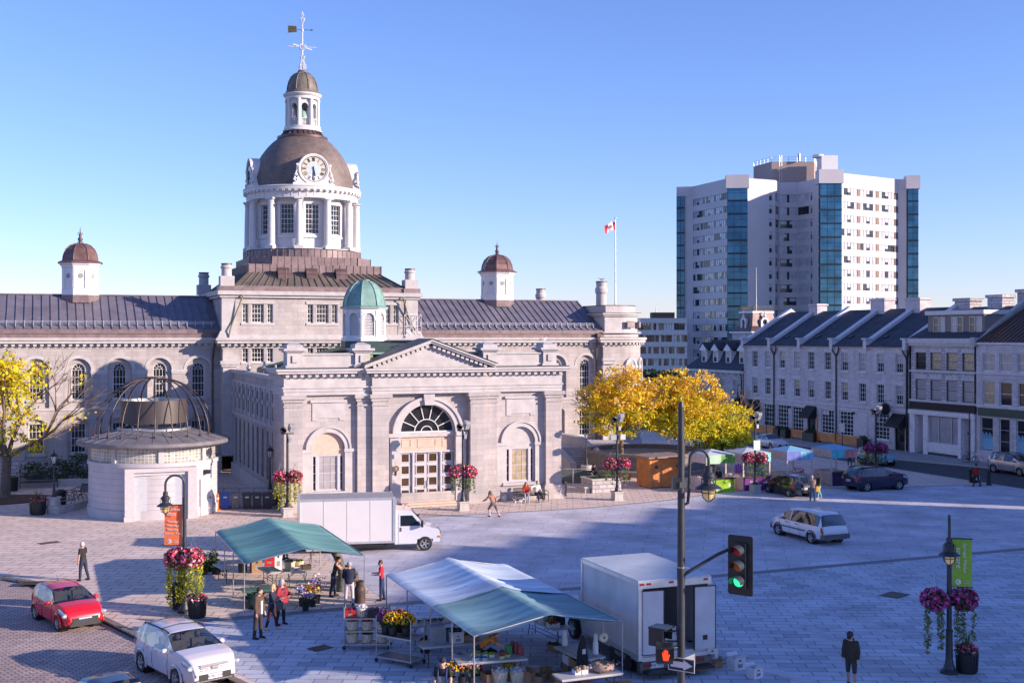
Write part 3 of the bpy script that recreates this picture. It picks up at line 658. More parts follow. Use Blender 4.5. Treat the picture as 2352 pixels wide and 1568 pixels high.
H(b,'lead_flashing',M['iron'])
b=B()
def pier(x0,x1):
 b.box(x0,x1,75.45,76.7,9.2,10.25);b.box(x0-.12,x1+.12,75.33,76.82,9.2,9.42);b.box(x0-.1,x1+.1,75.35,76.8,10.25,10.36);b.box(x0-.26,x1+.26,75.2,76.95,10.36,10.52);b.box(x0-.02,x1+.02,75.42,76.72,10.52,10.74)
 b.add([(x0-.02,75.42,10.74),(x1+.02,75.42,10.74),(x1+.02,76.72,10.74),(x0-.02,76.72,10.74),((x0+x1)/2-.2,76.07,10.9),((x0+x1)/2+.2,76.07,10.9)],[(0,1,5,4),(1,2,5),(2,3,4,5),(3,0,4)])
 b.box((x0+x1)/2-.18,(x0+x1)/2+.18,75.36,75.46,9.6,10.05)
for f in(lambda x:x,mir):
 b=B();pier(*sorted((f(14.62),f(15.62))));pier(*sorted((f(19.1),f(20.1))))
 b.box(*sorted((f(15.62),f(19.1))),75.65,76.2,9.2,10.08);b.box(*sorted((f(15.6),f(19.12))),75.55,76.3,10.08,10.2);b.box(*sorted((f(15.62),f(19.1))),75.58,75.66,9.2,9.45)
 H(b,'parapet',M['stone_smooth'])
def bay(xc,orange):
 b=B();fr=frame(xc,75.5,0)
 b.fbox(fr,-1.07,1.07,5.98,7.1,-.05,.02);b.fbox(fr,-1.2,1.2,7.0,7.16,-.16,.02);b.fbox(fr,-1.07,-.72,5.82,5.98,-.05,.02);b.fbox(fr,.72,1.07,5.82,5.98,-.05,.02)
 A_,I_,J_=arcpts(-1.5,1.5,3.97,1.5,18),arcpts(-1.08,1.08,3.97,1.08,18),arcpts(-1.38,1.38,3.97,1.38,18)
 for i in range(18):b.slab(fr,[A_[i],A_[i+1],J_[i+1],J_[i]],-.16,.01);b.slab(fr,[J_[i],J_[i+1],I_[i+1],I_[i]],-.08,.01)
 for s in(-1,1):b.fbox(fr,s*1.45-.42,s*1.45+.42,3.75,3.97,-.14,.02);b.fbox(fr,s*1.42-.34,s*1.42+.34,1.05,3.75,-.07,.02)
 b.fbox(fr,-1.35,1.35,1.0,1.2,-.16,.05)
 H(b,'window_surround',M['stone_smooth'])
 b=B();P=[(-1.06,3.6),(1.06,3.6),(1.06,3.97)]+arcpts(-1.06,1.06,3.97,1.06,18)[::-1][1:-1]+[(-1.06,3.97)]
 b.slab(fr,P,.17,.3);b.fbox(fr,-1.08,1.08,3.58,3.95,.12,.2)
 H(b,'lunette',M['orange_stone' if orange else 'stone_smooth'])
 b=B()
 for u in(-.72,.72,-1.04,1.04):b.fbox(fr,u-.09 if abs(u)<1 else u-.04,u+.09 if abs(u)<1 else u+.04,1.2,3.6,.13,.3)
 b.fbox(fr,-1.07,1.07,1.2,1.27,.12,.3);b.fbox(fr,-1.07,1.07,3.5,3.6,.125,.3);H(b,'window_mullion',M['greywood'])
 pn='curtain' if not orange else 'blind'
 window(hall,xc,75.70,1.27,0,1.26,2.23,3,4,pane=pn,m=M['greywood'],fw=.06);window(hall,xc-.87,75.70,1.27,0,.26,2.23,1,4,pane='glass',m=M['greywood'],fw=.04);window(hall,xc+.87,75.70,1.27,0,.26,2.23,1,4,pane='glass',m=M['greywood'],fw=.04)
bay(17.32,True);bay(mir(17.32),False)
fr=frame(XC,75.5,0);b=B()
A_,J_,I_=arcpts(-2.5,2.5,4.85,2.4,24),arcpts(-2.3,2.3,4.85,2.22,24),arcpts(-1.93,1.93,4.85,1.9,24)
for i in range(24):b.slab(fr,[A_[i],A_[i+1],J_[i+1],J_[i]],-.3,.01);b.slab(fr,[J_[i],J_[i+1],I_[i+1],I_[i]],-.2,.01)
b.slab(fr,[(-.3,6.7),(.3,6.7),(.4,7.5),(-.4,7.5)],-.42,.02)
for s in(-1,1):b.fbox(fr,s*2.35-.42,s*2.35+.42,4.6,4.85,-.36,.02);b.fbox(fr,s*2.3-.36,s*2.3+.36,.2,4.6,-.22,.02)
b.fbox(fr,-1.95,1.95,4.55,4.85,.05,.4)
H(b,'door_surround',M['stone_smooth'])
b=B();b.fbox(fr,-1.92,1.92,3.62,4.55,.2,.4)
for u0,u1 in((-1.75,-1.1),(-.65,.65),(1.1,1.75)):
 for a,c,e,k in((u0,u1,3.85,3.9),(u0,u1,4.38,4.43),(u0,u0+.05,3.9,4.38),(u1-.05,u1,3.9,4.38)):b.fbox(fr,a,c,e,k,.17,.2)
H(b,'panel_band',M['orange_stone'])
b=B();I_=arcpts(-1.86,1.86,4.85,1.84,20);O_=arcpts(-1.92,1.92,4.85,1.9,20)
for i in range(20):b.slab(fr,[O_[i],O_[i+1],I_[i+1],I_[i]],.2,.32)
for r in(.42,.88):
 P,Q=arcpts(-r,r,4.87,r,12),arcpts(-r+.06,r-.06,4.87,r-.06,12)
 for i in range(12):b.slab(fr,[P[i],P[i+1],Q[i+1],Q[i]],.2,.26)
for a in(-66,-40,-13,13,40,66):
 a=math.radians(a);b.bar(fr(.88*math.sin(a),4.87+.88*math.cos(a),.23),fr(1.86*math.sin(a),4.87+1.84*math.cos(a),.23),.05,.06)
b.fbox(fr,-1.9,1.9,4.85,4.93,.19,.32)
fo=H(b,'fanlight',M['offwhite'])
b=B();b.slab(fr,[(-1.88,4.87),(1.88,4.87)]+arcpts(-1.88,1.88,4.87,1.86,20)[::-1][1:-1],.27,.3);b.build('pane',M['glass'],fo,world=True)
b=B();b.fbox(fr,-1.93,1.93,.1,.22,-.5,.4);b.fbox(fr,-2.1,2.1,0,.1,-.9,.3);H(b,'door_step',M['orange_stone'])
b=B()
for u in(-.98,.98):b.lathe([(.12,.22),(.12,.4),(.085,.45),(.08,3.3),(.13,3.36),(.13,3.5)],fr(u,0,.2),10)
b.fbox(fr,-1.92,1.92,3.5,3.62,.06,.4)
H(b,'door_colonnette',M['greywood'])
def doorleaf(u0,u1,handle,dn='door'):
 b=B();b.fbox(fr,u0,u1,.22,3.5,.26,.34);w=u1-u0
 c_=(u0+u1)/2;q=min(w*.62,.56)/2
 for i in range(4):
  z=.5+.8*i
  for a,c,e,k in((c_-q-.06,c_+q+.06,z-.06,z),(c_-q-.06,c_+q+.06,z+.5,z+.56),(c_-q-.06,c_-q,z,z+.5),(c_+q,c_+q+.06,z,z+.5)):b.fbox(fr,a,c,e,k,.21,.26)
 o=H(b,'door',M['greywood'])
 b=B()
 for i in range(4):b.fbox(fr,c_-q,c_+q,.5+.8*i,1.0+.8*i,.245,.26)
 b.build('pane',mat('amber door glass',(.07,.042,.022),.1,var=.4,scale=3),o,world=True)
 if handle:
  b=B();u=u1-.07 if handle>0 else u0+.07;b.tube([fr(u,1.1,.2),fr(u,1.6,.2)],.025,6);b.build('handle',M['alu'],o,world=True)
doorleaf(-1.9,-1.1,0);doorleaf(-.86,-.01,1);doorleaf(.01,.86,-1);doorleaf(1.1,1.9,0)
for s in(-1,1):
 b=B();p=Vector(fr(s*2.3,2.55,-.42));b.ball(p,.2,14);o=H(b,'globe_lamp',mat('amber glass globe',(.55,.38,.2),.15));b=B();b.tube([p+Vector((0,.25,-.35)),p+Vector((0,.02,-.32)),p+Vector((0,0,-.18))],.035,6);b.cbox(p+Vector((0,.22,-.35)),(.14,.06,.3));b.build('bracket',M['iron'],o,world=True)
b=B();b.box(14.9,33.26,77.0,98.4,8.1,8.2);H(b,'flat_roof',M['roofmetal'])
b=B();zr,ze,xl,xr,ya,yb=10.95,8.75,16.1,2*XC-16.1,76.9,95.5
b.add([(xl,ya,ze),(XC,ya,zr),(xr,ya,ze),(xl,yb,ze),(XC,yb-3.2,zr),(xr,yb,ze)],[(0,1,4,3),(1,2,5,4),(3,4,5)])
for k in range(62):
 y=ya+.15+k*.3
 if y>yb-.1:break
 t=1 if y<yb-3.2 else(yb-y)/3.2
 for s in(-1,1):b.bar((XC+s*7.98,y,ze+.02),(XC+s*7.98*(1-t),y,ze+.02+(zr-ze)*t),.05,.07)
b.bar((XC,ya,zr+.03),(XC,yb-3.2,zr+.03),.2,.08)
b.box(xl-.05,xr+.05,ya+.2,yb,8.2,ze)
H(b,'green_roof',M['greenroof'])
b=B();b.box(19.9,20.6,76.6,78.4,9.2,10.1);b.box(mir(20.6),mir(19.9),76.6,78.4,9.2,10.1);H(b,'parapet_return',mat('yellow green lead',(.26,.25,.12),.6,var=.3));b=B();b.box(19.85,21.6,76.5,78.5,10.1,10.22);b.box(mir(21.6),mir(19.85),76.5,78.5,10.1,10.22);H(b,'parapet_coping',M['verdigris'])
for x,y,h_ in((15.5,96,.9),(15.7,90,1.2),(16.0,87,1.0)):
 b=B();b.tube([(x,y,8.2),(x,y,8.2+h_)],.09,8);b.ball((x,y,8.2+h_*.6),.22,8);H(b,'roof_vent',M['steel'])
GX,GY,GK=22.55,86.4,.925
b=B();b.lathe([(1.9,10.2),(1.9,10.95)],(GX,GY,0),8,a0=PI/8,sm=False,m=1)
ap=1.72*math.cos(PI/8);W2=ap*math.tan(PI/8)
b.lathe([(1.86,10.95),(1.86,11.2),(1.74,11.25)],(GX,GY,0),8,a0=PI/8,sm=False)
for k in range(8):
 a=PI/4*k;fr=(lambda a:(lambda u,z,d:(GX+(ap-d)*math.cos(a)-u*math.sin(a),GY+(ap-d)*math.sin(a)+u*math.cos(a),z)))(a)
 wall(b,fr,-W2,W2,11.2,13.5,[(-.42,.42,11.4,13.2,.42)],.22)
 b.fbox(fr,-.55,-.42,12.6,12.78,-.07,.01);b.fbox(fr,.42,.55,12.6,12.78,-.07,.01)
 A_,I_=arcpts(-.53,.53,12.78,.53,8),arcpts(-.42,.42,12.78,.42,8)
 for i in range(8):b.slab(fr,[A_[i],A_[i+1],I_[i+1],I_[i]],-.06,.01)
 for i in range(14):
  z=11.45+.12*i;w=.42 if z<12.78 else math.sqrt(max(.001,.42**2-(z-12.78)**2));b.fbox(fr,-w,w,z,z+.05,.08,.16)
 b.fbox(fr,-.42,.42,11.4,13.2,.215,.22,2)
 b.fbox(fr,-W2+.02,-W2+.1,11.3,13.4,-.05,.01);b.fbox(fr,W2-.1,W2-.02,11.3,13.4,-.05,.01)
b.lathe([(1.74,13.5),(1.9,13.55),(1.95,13.66),(1.2,13.7)],(GX,GY,0),8,a0=PI/8,sm=False)
b.xf(0,Matrix.Translation((GX,GY,10.95))@Matrix.Diagonal((GK,GK,GK,1))@Matrix.Translation((-GX,-GY,-10.95)))
o=H(b,'louvred_cupola',[M['white'],M['greenroof'],M['offwhite']])
b=B();pr=[(2.0,13.62),(1.98,13.7),(1.72,13.82),(1.68,14.1),(1.56,14.6),(1.32,15.15),(.98,15.55),(.58,15.8),(.42,15.84)]
b.lathe(pr,(GX,GY,0),8,a0=PI/8,sm=False);b.lathe([(.5,15.84),(.5,15.92),(.1,15.94)],(GX,GY,0),12)
for k in range(8):
 a=PI/8+PI/4*k;b.tube([(GX+r*1.01*math.cos(a),GY+r*1.01*math.sin(a),z)for r,z in pr[2:-1]],.05,5)
b.xf(0,Matrix.Translation((GX,GY,10.95))@Matrix.Diagonal((GK,GK,GK,1))@Matrix.Translation((-GX,-GY,-10.95)))
b.build('cupola_dome',M['verdigris'],o,world=True)
b=B()
for(z0,z1)in((8.6,12.2),):
 for i in range(4):b.bar((29.2+.5*i,98.1,11.2),(29.2+.5*i,98.1,13.2),.03,.03)
 for z in(11.3,12.2,13.2):b.bar((29.2,98.1,z),(30.7,98.1,z),.03,.03)
 b.bar((29.2,98.1,11.3),(30.7,98.1,13.2),.03,.03);b.bar((29.2,98.1,13.2),(30.7,98.1,11.3),.03,.03)
H(b,'access_ladder',M['white'])
def gull(x,y,z,rz,label):
 t=thing('gull',label,'bird',(x,y,z),rz,'gulls on the roofs')
 b=B();i0=0;b.lathe([(.01,-.26),(.07,-.16),(.11,0),(.08,.14),(.02,.2)],(0,0,0),8,sp=True);b.xf(i0,Matrix.Translation((0,0,.2))@Matrix.Rotation(PI/2-.2,4,'Y'));b.ball((.2,0,.31),.065,8);b.tube([(.0,.03,.12),(.02,.03,0)],.012,4);b.tube([(.0,-.03,.12),(.02,-.03,0)],.012,4)
 b.tube([(.25,0,.31),(.33,0,.29)],[.02,.005],5,1);b.cbox((-.12,.085,.22),(.36,.03,.1),0,2,0,.15);b.cbox((-.12,-.085,.22),(.36,.03,.1),0,2,0,.15)
 b.build('body',[M['white'],M['yellow'],mat('grey wing',(.3,.3,.33),.7)],t)
gull(32.85,76.1,10.88,.3,'white gull standing on the right parapet pier of the temple front')
gull(51.3,104.5,16.75,2.8,'grey and white gull perched on the round chimney beside the flagpole')
XR=79.0
Fx=frame(XR,0,-PI/2)
def wins(t,ys,z,w,h,nx,ny,pane=None,**k):
 for y in ys:window(t,XR+.13,y,z,-PI/2,w,h,nx,ny,pane=pane or R.choice(['glass','glass','blind']),half=R.choice([None,.45,.55])if k.get('hb',1)else None,**{a:c for a,c in k.items()if a!='hb'})
t1=thing('stone_terrace','grey stone three storey pub terrace with dark sloping roofs and raised party walls','terrace',(XR,107,0))
P1=lambda b,n,m,p=None:b.build(n,m,p or t1,world=True)
yt=[119.45,116.75,113.85,111.0,108.4,105.45,102.55,99.65,96.85,94.0]
Y0,Y1=92.75,121.75
gf=[(116.65,.35,2.05,3.1),(113.75,.6,2.15,2.9),(110.92,.6,2.1,2.85),(105.5,.75,2.2,2.65),(102.3,.75,2.3,2.65),(96.6,.8,2.2,2.7)]
hol=[(-y-.55,-y+.55,z,z+1.95)for y in yt for z in(7.65,4.5)]+[(-y-w/2,-y+w/2,z,z+h)for y,z,w,h in gf]+[(-109.1,-107.6,0,3.0),(-94.7,-93.2,0,3.0),(-121.2,-118.6,0,3.1)]
b=B();wall(b,Fx,-Y1,-Y0,0,10.3,hol,.18);b.box(XR,XR+13,Y0,Y0+.2,0,10.3);b.box(XR,XR+13,Y1-.2,Y1,0,10.3);b.box(XR+12.8,XR+13,Y0+.2,Y1-.2,0,10.3)
for i in range(24):b.fbox(Fx,-Y1-.02,-Y1+(.55 if i%2 else .35),.42*i,.42*i+.4,-.03,.01)
P1(b,'wall',M['rowstone'])
for y in yt:window(t1,XR+.12,y,7.65,-PI/2,1.1,1.95,3,4,pane=R.choice(['glass','glass','blind']),half=.5 if y<104 or R.random()<.4 else None);window(t1,XR+.12,y,4.5,-PI/2,1.1,1.95,3,4,pane='glass',half=R.choice([None,.5]))
for y,z,w,h in gf:window(t1,XR+.10,y,z,-PI/2,w,h,4,6,fw=.11,mw=.05,sash=False)
b=B()
for y in yt:
 for z in(7.65,4.5):b.fbox(Fx,-y-.72,-y+.72,z-.16,z,-.1,.02)
 for z in(9.6,6.45):b.slab(Fx,[(-y-.55,z),(-y+.55,z),(-y+.72,z+.32),(-y-.72,z+.32)],-.015,.02)
b.fbox(Fx,-Y1,-Y0,3.85,4.05,-.07,.01);b.fbox(Fx,-Y1,-Y0,3.5,3.62,-.04,.01)
for y,z,w,h in gf:b.fbox(Fx,-y-w/2-.1,-y+w/2+.1,z-.14,z,-.1,.02)
b.fbox(Fx,-101.1,-98.9,.1,3.4,-.03,.01);b.fbox(Fx,-Y1,-Y0,10.12,10.3,-.16,.1)
P1(b,'sill_course',mat('pale sill stone',(.62,.57,.6),.85))
b=B();sl=lambda x,dz=0:(XR-.25+x,10.32+x*.585+dz)
b.add([(XR-.25,Y0,10.32),(XR-.25,Y1,10.32),(XR+6.5,Y1,14.27),(XR+6.5,Y0,14.27),(XR+13,Y0,10.32),(XR+13,Y1,10.32)],[(0,1,2,3),(3,2,5,4)]);b.tube([(XR-.28,Y0,10.3),(XR-.28,Y1,10.3)],.09,6)
P1(b,'roof',mat('dark blue grey shingles',(.05,.055,.078),.85,var=.35,scale=1.2))
for y in(113.1,107.3,101.6,96.0):b=B();b.cbox((XR+1.2,y+1.5,11.25),(.5,.7,.14),0,0,0,-.53);P1(b,'roof_vent',M['iron'])
for y in(Y1-.1,116.05,110.25,104.45,98.85,Y0+.15):
 b=B();b.slab(lambda u,z,d:(u,y-.24+d,z),[(XR-.4,9.95),(XR-.4,10.95),(XR+.35,10.95),(XR+6.5,14.55),(XR+6.5,14.1),(XR+.2,10.3),(XR+.1,9.95)],0,.48)
 b.slab(lambda u,z,d:(u,y-.34+d,z),[(XR-.55,10.95),(XR-.55,11.12),(XR+.4,11.12),(XR+6.5,14.72),(XR+6.5,14.55),(XR+.42,10.95)],0,.68)
 b.slab(lambda u,z,d:(u,y-.24+d,z),[(XR+6.5,14.1),(XR+6.5,14.72),(XR+13,10.9),(XR+13,10.3)],0,.48)
 P1(b,'party_wall',mat('grey blue coping',(.62,.60,.64),.8,var=.15))
for y,w,h in((115.7,1.6,14.9),(104.2,2.3,15.2),(98.6,2.2,15.1)):
 b=B();b.box(XR+5.6,XR+7.0,y-w*.5,y+w*.5,13.2,h);b.box(XR+5.48,XR+7.12,y-w*.5-.12,y+w*.5+.12,h,h+.16);b.box(XR+5.6,XR+7.0,y-w*.5,y+w*.5,h+.16,h+.24);P1(b,'chimney',M['rowstone'])
for y in(115.4,103.9,Y0+.1):
 b=B();b.tube([(XR-.15,y+.5,10.3),(XR-.18,y+.5,9.8),(XR-.1,y+.05,9.2),(XR-.1,y,8.8),(XR-.1,y,.1)],.075,7);b.tube([(XR-.15,y-.5,10.3),(XR-.18,y-.5,9.8),(XR-.1,y-.05,9.2)],.075,7);P1(b,'drainpipe',M['black'])
def awning(y0,y1,z0,z1,out,label_mark,nm):
 b=B();b.add([(XR,y0,z1),(XR,y1,z1),(XR-out,y1,z0),(XR-out,y0,z0),(XR-out,y1,z0-.3),(XR-out,y0,z0-.3),(XR,y0,z0-.3),(XR,y1,z0-.3)],[(0,1,2,3),(3,2,4,5),(0,3,5,6),(1,7,4,2)])
 o=P1(b,'awning',mat('black canvas',(.012,.012,.014),.7,var=.3));sl=math.atan2(z1-z0,out)
 mid=Vector((XR-out*.5-.03,(y0+y1)/2,(z0+z1)/2+.03))-Vector((XR,107,0));n=PI/2-(PI/2-sl)
 if label_mark=='pub':
  for s_,q,dv in(('restaurant pub',.26,.55),('Tir nan Og',.55,.08),('traditional irish',.18,-.45)):
   text(s_,q,M['white'],o,mid+Vector((dv*math.cos(sl)*1.0,0,dv*math.sin(sl))),(sl,0,-PI/2),.004)
 else:
  b=B();hp=[(-.18,.3),(.1,.34),(.2,.2),(.14,-.1),(0,-.35),(-.1,-.1),(-.02,.15),(-.1,.2)]
  fr=lambda u,v:mid+Vector((v*math.cos(sl)-.03*math.sin(sl),-u,v*math.sin(sl)+.03*math.cos(sl)))
  b.add([fr(u,v)for u,v in hp],[tuple(range(len(hp)))]);b.build('harp_emblem',M['offwhite'],o)
awning(118.4,121.3,2.35,3.75,1.1,'pub','pub');awning(107.4,109.3,2.6,3.65,1.0,'harp','');awning(92.95,94.95,2.6,3.65,1.0,'harp','')
for y0,y1,m in((118.7,121.1,colmat((.22,.015,.02))),(107.6,109.1,M['black']),(93.2,94.7,M['black'])):
 b=B();b.box(XR+.2,XR+.28,y0,y1,0,3.1);b.box(XR+.12,XR+.2,y0,y0+.12,0,3.0);b.box(XR+.12,XR+.2,y1-.12,y1,0,3.0);o=P1(b,'door',m);b=B();b.box(XR+.17,XR+.2,y0+.25,y0+.95,.9,2.3);b.build('pane',M['glass'],o,world=True)
def hangsign(y,z,r,words):
 b=B();b.tube([(XR,y,z+r+.25),(XR-1.2,y,z+r+.25)],.03,5);i0=len(b.v);b.lathe([(.01,0),(r*1.1,0),(r*1.1,.08),(.01,.08)],(0,0,0),20);b.xf(i0,Matrix.Translation((XR-.75,y-.04,z))@Matrix.Rotation(PI/2,4,'X')@Matrix.Translation((0,0,-.08)))
 b.tube([(XR-.75,y,z+r),(XR-.75,y,z+r+.25)],.02,4);o=P1(b,'hanging_sign',M['black'])
 b=B();b.ring((XR-.75,y-.05,z),r*.95,.02,20,0,'Y',5);b.build('sign_ring',M['offwhite'],o,world=True)
 for s_,q,dz in words:text(s_,q,M['offwhite'],o,Vector((XR-.75,y-.05,z+dz))-Vector((XR,107,0)),(PI/2,0,0),.006)
hangsign(121.9,3.3,.62,(('Tir nan Og',.24,-.1),));hangsign(95.2,4.0,.62,(('GUINNESS',.2,-.05),))
for y in(112.3,100.9):
 b=B();b.tube([(XR,y,3.3),(XR-.3,y,3.3)],.1,8);b.ball((XR-.32,y,3.25),.16,8);P1(b,'wall_lamp',M['black'])
b=B();b.box(XR-.04,XR+.05,105.1,106.2,2.75,3.3);b.box(XR-.06,XR-.04,105.15,105.6,2.8,3.25,1);b.box(XR-.06,XR-.04,105.7,106.15,2.8,3.25,1);P1(b,'menu_board',[colmat((.1,.02,.02)),M['offwhite']])
t2=thing('mansard_house','stone corner house with a blue grey mansard roof and four white dormers','house',(XR,128,0))
P2=lambda b,n,m,p=None:b.build(n,m,p or t2,world=True)
ym=[132.2,129.4,126.7,123.6];b=B()
wall(b,Fx,-135.3,-121.78,0,6.75,[(-y-.55,-y+.55,4.1,6.05)for y in ym]+[(-y-.6,-y+.6,.9,2.9)for y in ym],.18)
b.box(XR,XR+11,135.1,135.3,0,6.75);b.box(XR,XR+11,121.78,121.95,0,6.75);b.box(XR+10.8,XR+11,121.95,135.1,0,6.75);P2(b,'wall',M['stone_rough'])
for y in ym:window(t2,XR+.12,y,4.1,-PI/2,1.1,1.95,1,2,pane='blind');window(t2,XR+.12,y,.9,-PI/2,1.2,2.0,1,2,pane='glass')
b=B();b.fbox(Fx,-135.5,-121.8,6.75,6.9,-.3,.2);b.fbox(Fx,-135.7,-121.8,6.9,7.1,-.5,.3);dentils(b,Fx,-135.3,-121.9,6.55,6.75,-.3,0,1.3,.16)
for y in ym:b.fbox(Fx,-y-.7,-y+.7,3.95,4.1,-.08,.02)
P2(b,'cornice',M['offwhite'])
b=B();lo=[(XR-.4,135.6),(XR+11,135.6),(XR+11,121.8),(XR-.4,121.8)];md=[(XR+.8,134.0),(XR+9,134.0),(XR+9,121.8),(XR+.8,121.8)];hi=[(XR+1.9,132.3),(XR+8,132.3),(XR+8,121.8),(XR+1.9,121.8)]
vv=[(x,y,7.1)for x,y in lo]+[(x,y,8.4)for x,y in md]+[(x,y,10.7)for x,y in hi]
b.add(vv,[(i,(i+1)%4,4+(i+1)%4,4+i)for i in range(4)]+[(4+i,4+(i+1)%4,8+(i+1)%4,8+i)for i in range(4)]+[(8,9,10,11)]);b.box(XR+1.8,XR+8.1,121.8,132.4,10.7,10.85)
P2(b,'mansard_roof',mat('blue slate',(.04,.044,.065),.7,var=.3,scale=1.5))
for y in(131.8,129.0,126.0,122.9):
 b=B();b.box(XR+.45,XR+1.9,y-.6,y+.6,7.95,9.5);o=P2(b,'dormer',M['white'])
 b=B();b.slab(lambda u,z,d:(XR+.25+d,u,z),[(y-.85,9.5),(y+.85,9.5),(y+.85,9.65),(y,10.35),(y-.85,9.65)],0,.25);b.build('gable',M['white'],o,world=True)
 b=B();b.slab(lambda u,z,d:(XR+.2+d,u,z),[(y-.95,9.65),(y,10.42),(y+.95,9.65),(y+.95,9.76),(y,10.55),(y-.95,9.76)],0,2.0);b.build('dormer_roof',mat('blue slate',(.04,.044,.065),.7),o,world=True)
 window(o,XR+.38,y,8.0,-PI/2,.8,1.45,1,2,pane='glass',half=.5)
b=B();b.tube([(XR-.3,122.2,7.0),(XR-.12,122.2,6.2),(XR-.12,122.2,.1)],.07,6);P2(b,'drainpipe',M['black'])
t3=thing('mansard_turret','dark mansard turret with round white dormers and iron cresting behind the terrace','turret',(85,128,0))
P3=lambda b,n,m,p=None:b.build(n,m,p or t3,world=True)
b=B();b.box(82.8,87.2,126,130.4,10.8,11.7);P3(b,'wall',M['rowstone']);b=B();b.box(82.5,87.5,125.7,130.7,11.7,11.9);b.box(83.4,86.6,126.6,129.8,14.25,14.5);P3(b,'cornice',M['white'])
q0,q1,q2=[[(85-r,128.2-r),(85+r,128.2-r),(85+r,128.2+r),(85-r,128.2+r)]for r in(2.4,1.75,1.5)]
b=B();vv=[(x,y,11.9)for x,y in q0]+[(x,y,12.6)for x,y in q1]+[(x,y,14.25)for x,y in q2];b.add(vv,[(i,(i+1)%4,4+(i+1)%4,4+i)for i in range(4)]+[(4+i,4+(i+1)%4,8+(i+1)%4,8+i)for i in range(4)]);P3(b,'mansard_roof',M['copper'])
for x,y,rz in((83.0,128.2,-PI/2),(85.0,126.2,0)):
 fr=frame(x,y,rz);b=B();A_,I_=arcpts(-.6,.6,13.1,.6,12),arcpts(-.36,.36,13.1,.36,12)
 for i in range(12):b.slab(fr,[A_[i],A_[i+1],I_[i+1],I_[i]],0,1.2)
 b.fbox(fr,-.58,-.34,12.2,13.1,.02,1.2);b.fbox(fr,.34,.58,12.2,13.1,.02,1.2);b.lathe([(.12,0),(.2,.2),(.05,.5),(.1,.7),(.01,.9)],fr(0,13.65,.1),8);o=P3(b,'dormer',M['white'])
 b=B();b.slab(fr,[(-.35,12.3),(.35,12.3)]+arcpts(-.35,.35,13.1,.35,10)[::-1],.3,.35);b.build('pane',M['glass'],o,world=True)
b=B()
for i in range(26):
 x=83.5+3*i/25
 for y in(126.7,129.7):b.tube([(x,y,14.5),(x,y,15.2)],.02,4)
 b.tube([(83.5,126.7+3*i/25,14.5),(83.5,126.7+3*i/25,15.2)],.02,4)
for z in(14.65,15.0):b.tube([(83.5,129.7,z),(83.5,126.7,z),(86.5,126.7,z),(86.5,129.7,z)],.025,4)
b.tube([(85,128.2,14.5),(85,128.2,20.1)],[.07,.03],6,1);P3(b,'roof_cresting',[M['iron'],M['white']])
t4=thing('shop_house','rough stone shop house with a pale shopfront and a wide brown attic dormer','shop',(XR,88,0))
P4=lambda b,n,m,p=None:b.build(n,m,p or t4,world=True)
yw=[90.95,88.9,86.75,84.7];A,C=83.7,92.5
b=B();wall(b,Fx,-C,-A,4.2,10.4,[(-y-.72,-y+.72,z,z+h)for y in yw for z,h in((8.1,1.65),(5.2,1.98))],.2);b.box(XR,XR+13,A+.02,A+.2,0,10.4);b.box(XR,XR+13,C-.2,C,0,10.4);b.box(XR+12.8,XR+13,A+.2,C-.2,0,10.4);P4(b,'wall',M['stone_rough'])
for y in yw:window(t4,XR+.12,y,8.1,-PI/2,1.44,1.65,1,2,pane='curtain' if y<90 else 'glass',m=M['iron']);window(t4,XR+.12,y,5.2,-PI/2,1.44,1.98,1,2,pane=R.choice(['glass','blind']),m=M['iron'])
b=B();b.fbox(Fx,-C,-A,7.85,8.05,-.1,.02);b.fbox(Fx,-C,-A,5.0,5.17,-.1,.02);b.fbox(Fx,-C,-A,10.4,10.65,-.15,.2);b.fbox(Fx,-C-.1,-A+.1,10.65,11.1,-.32,.3)
for y in yw:
 for z in(9.75,7.18):
  for k in range(7):b.fbox(Fx,-y-.8+k*.235,-y-.8+k*.235+.2,z,z+.42,-.03,.01)
P4(b,'lintel_course',mat('grey dressed stone',(.58,.54,.56),.85))
b=B();b.fbox(Fx,-C+.3,-A+.1,4.3,4.95,-.2,.02);P4(b,'sign_board',colmat((.035,.022,.02)))
b=B();b.fbox(Fx,-C,-A,3.75,4.2,-.22,.1);
for u0,u1 in((-92.4,-91.7),(-90.5,-89.85),(-85.85,-85.45),(-84.2,-83.75)):b.fbox(Fx,u0,u1,0,3.75,-.12,.12)
b.fbox(Fx,-89.85,-85.85,.25,1.15,-.06,.12);b.fbox(Fx,-89.85,-85.85,0,.25,-.1,.12,1)
for u0,u1 in((-91.7,-90.5),(-85.45,-84.2)):b.fbox(Fx,u0,u1,0,3.75,1.0,1.1);b.fbox(Fx,u0,u0+.02,0,3.75,.12,1.0);b.fbox(Fx,u1-.02,u1,0,3.75,.12,1.0)
P4(b,'shopfront',[mat('pale lilac render',(.72,.67,.7),.7),M['iron']])
window(t4,XR+.1,87.85,1.15,-PI/2,4.0,2.5,1,1,pane='blind',m=M['greywood']);b=B();b.fbox(Fx,-88.6,-88.5,1.2,3.6,.05,.1);b.fbox(Fx,-86.9,-86.8,1.2,3.6,.05,.1);P4(b,'window_mullion',M['greywood'])
for u0,u1 in((-91.5,-90.7),(-85.2,-84.4)):b=B();b.fbox(Fx,u0,u1,0,2.9,.9,.99);P4(b,'door',M['greywood'])
b=B();b.add([(XR-.2,A,11.1),(XR-.2,C,11.1),(XR+6.5,C,14.2),(XR+6.5,A,14.2),(XR+13,A,10.5),(XR+13,C,10.5)],[(0,1,2,3),(3,2,5,4)]);P4(b,'roof',mat('dark shingles',(.05,.052,.07),.85,var=.3))
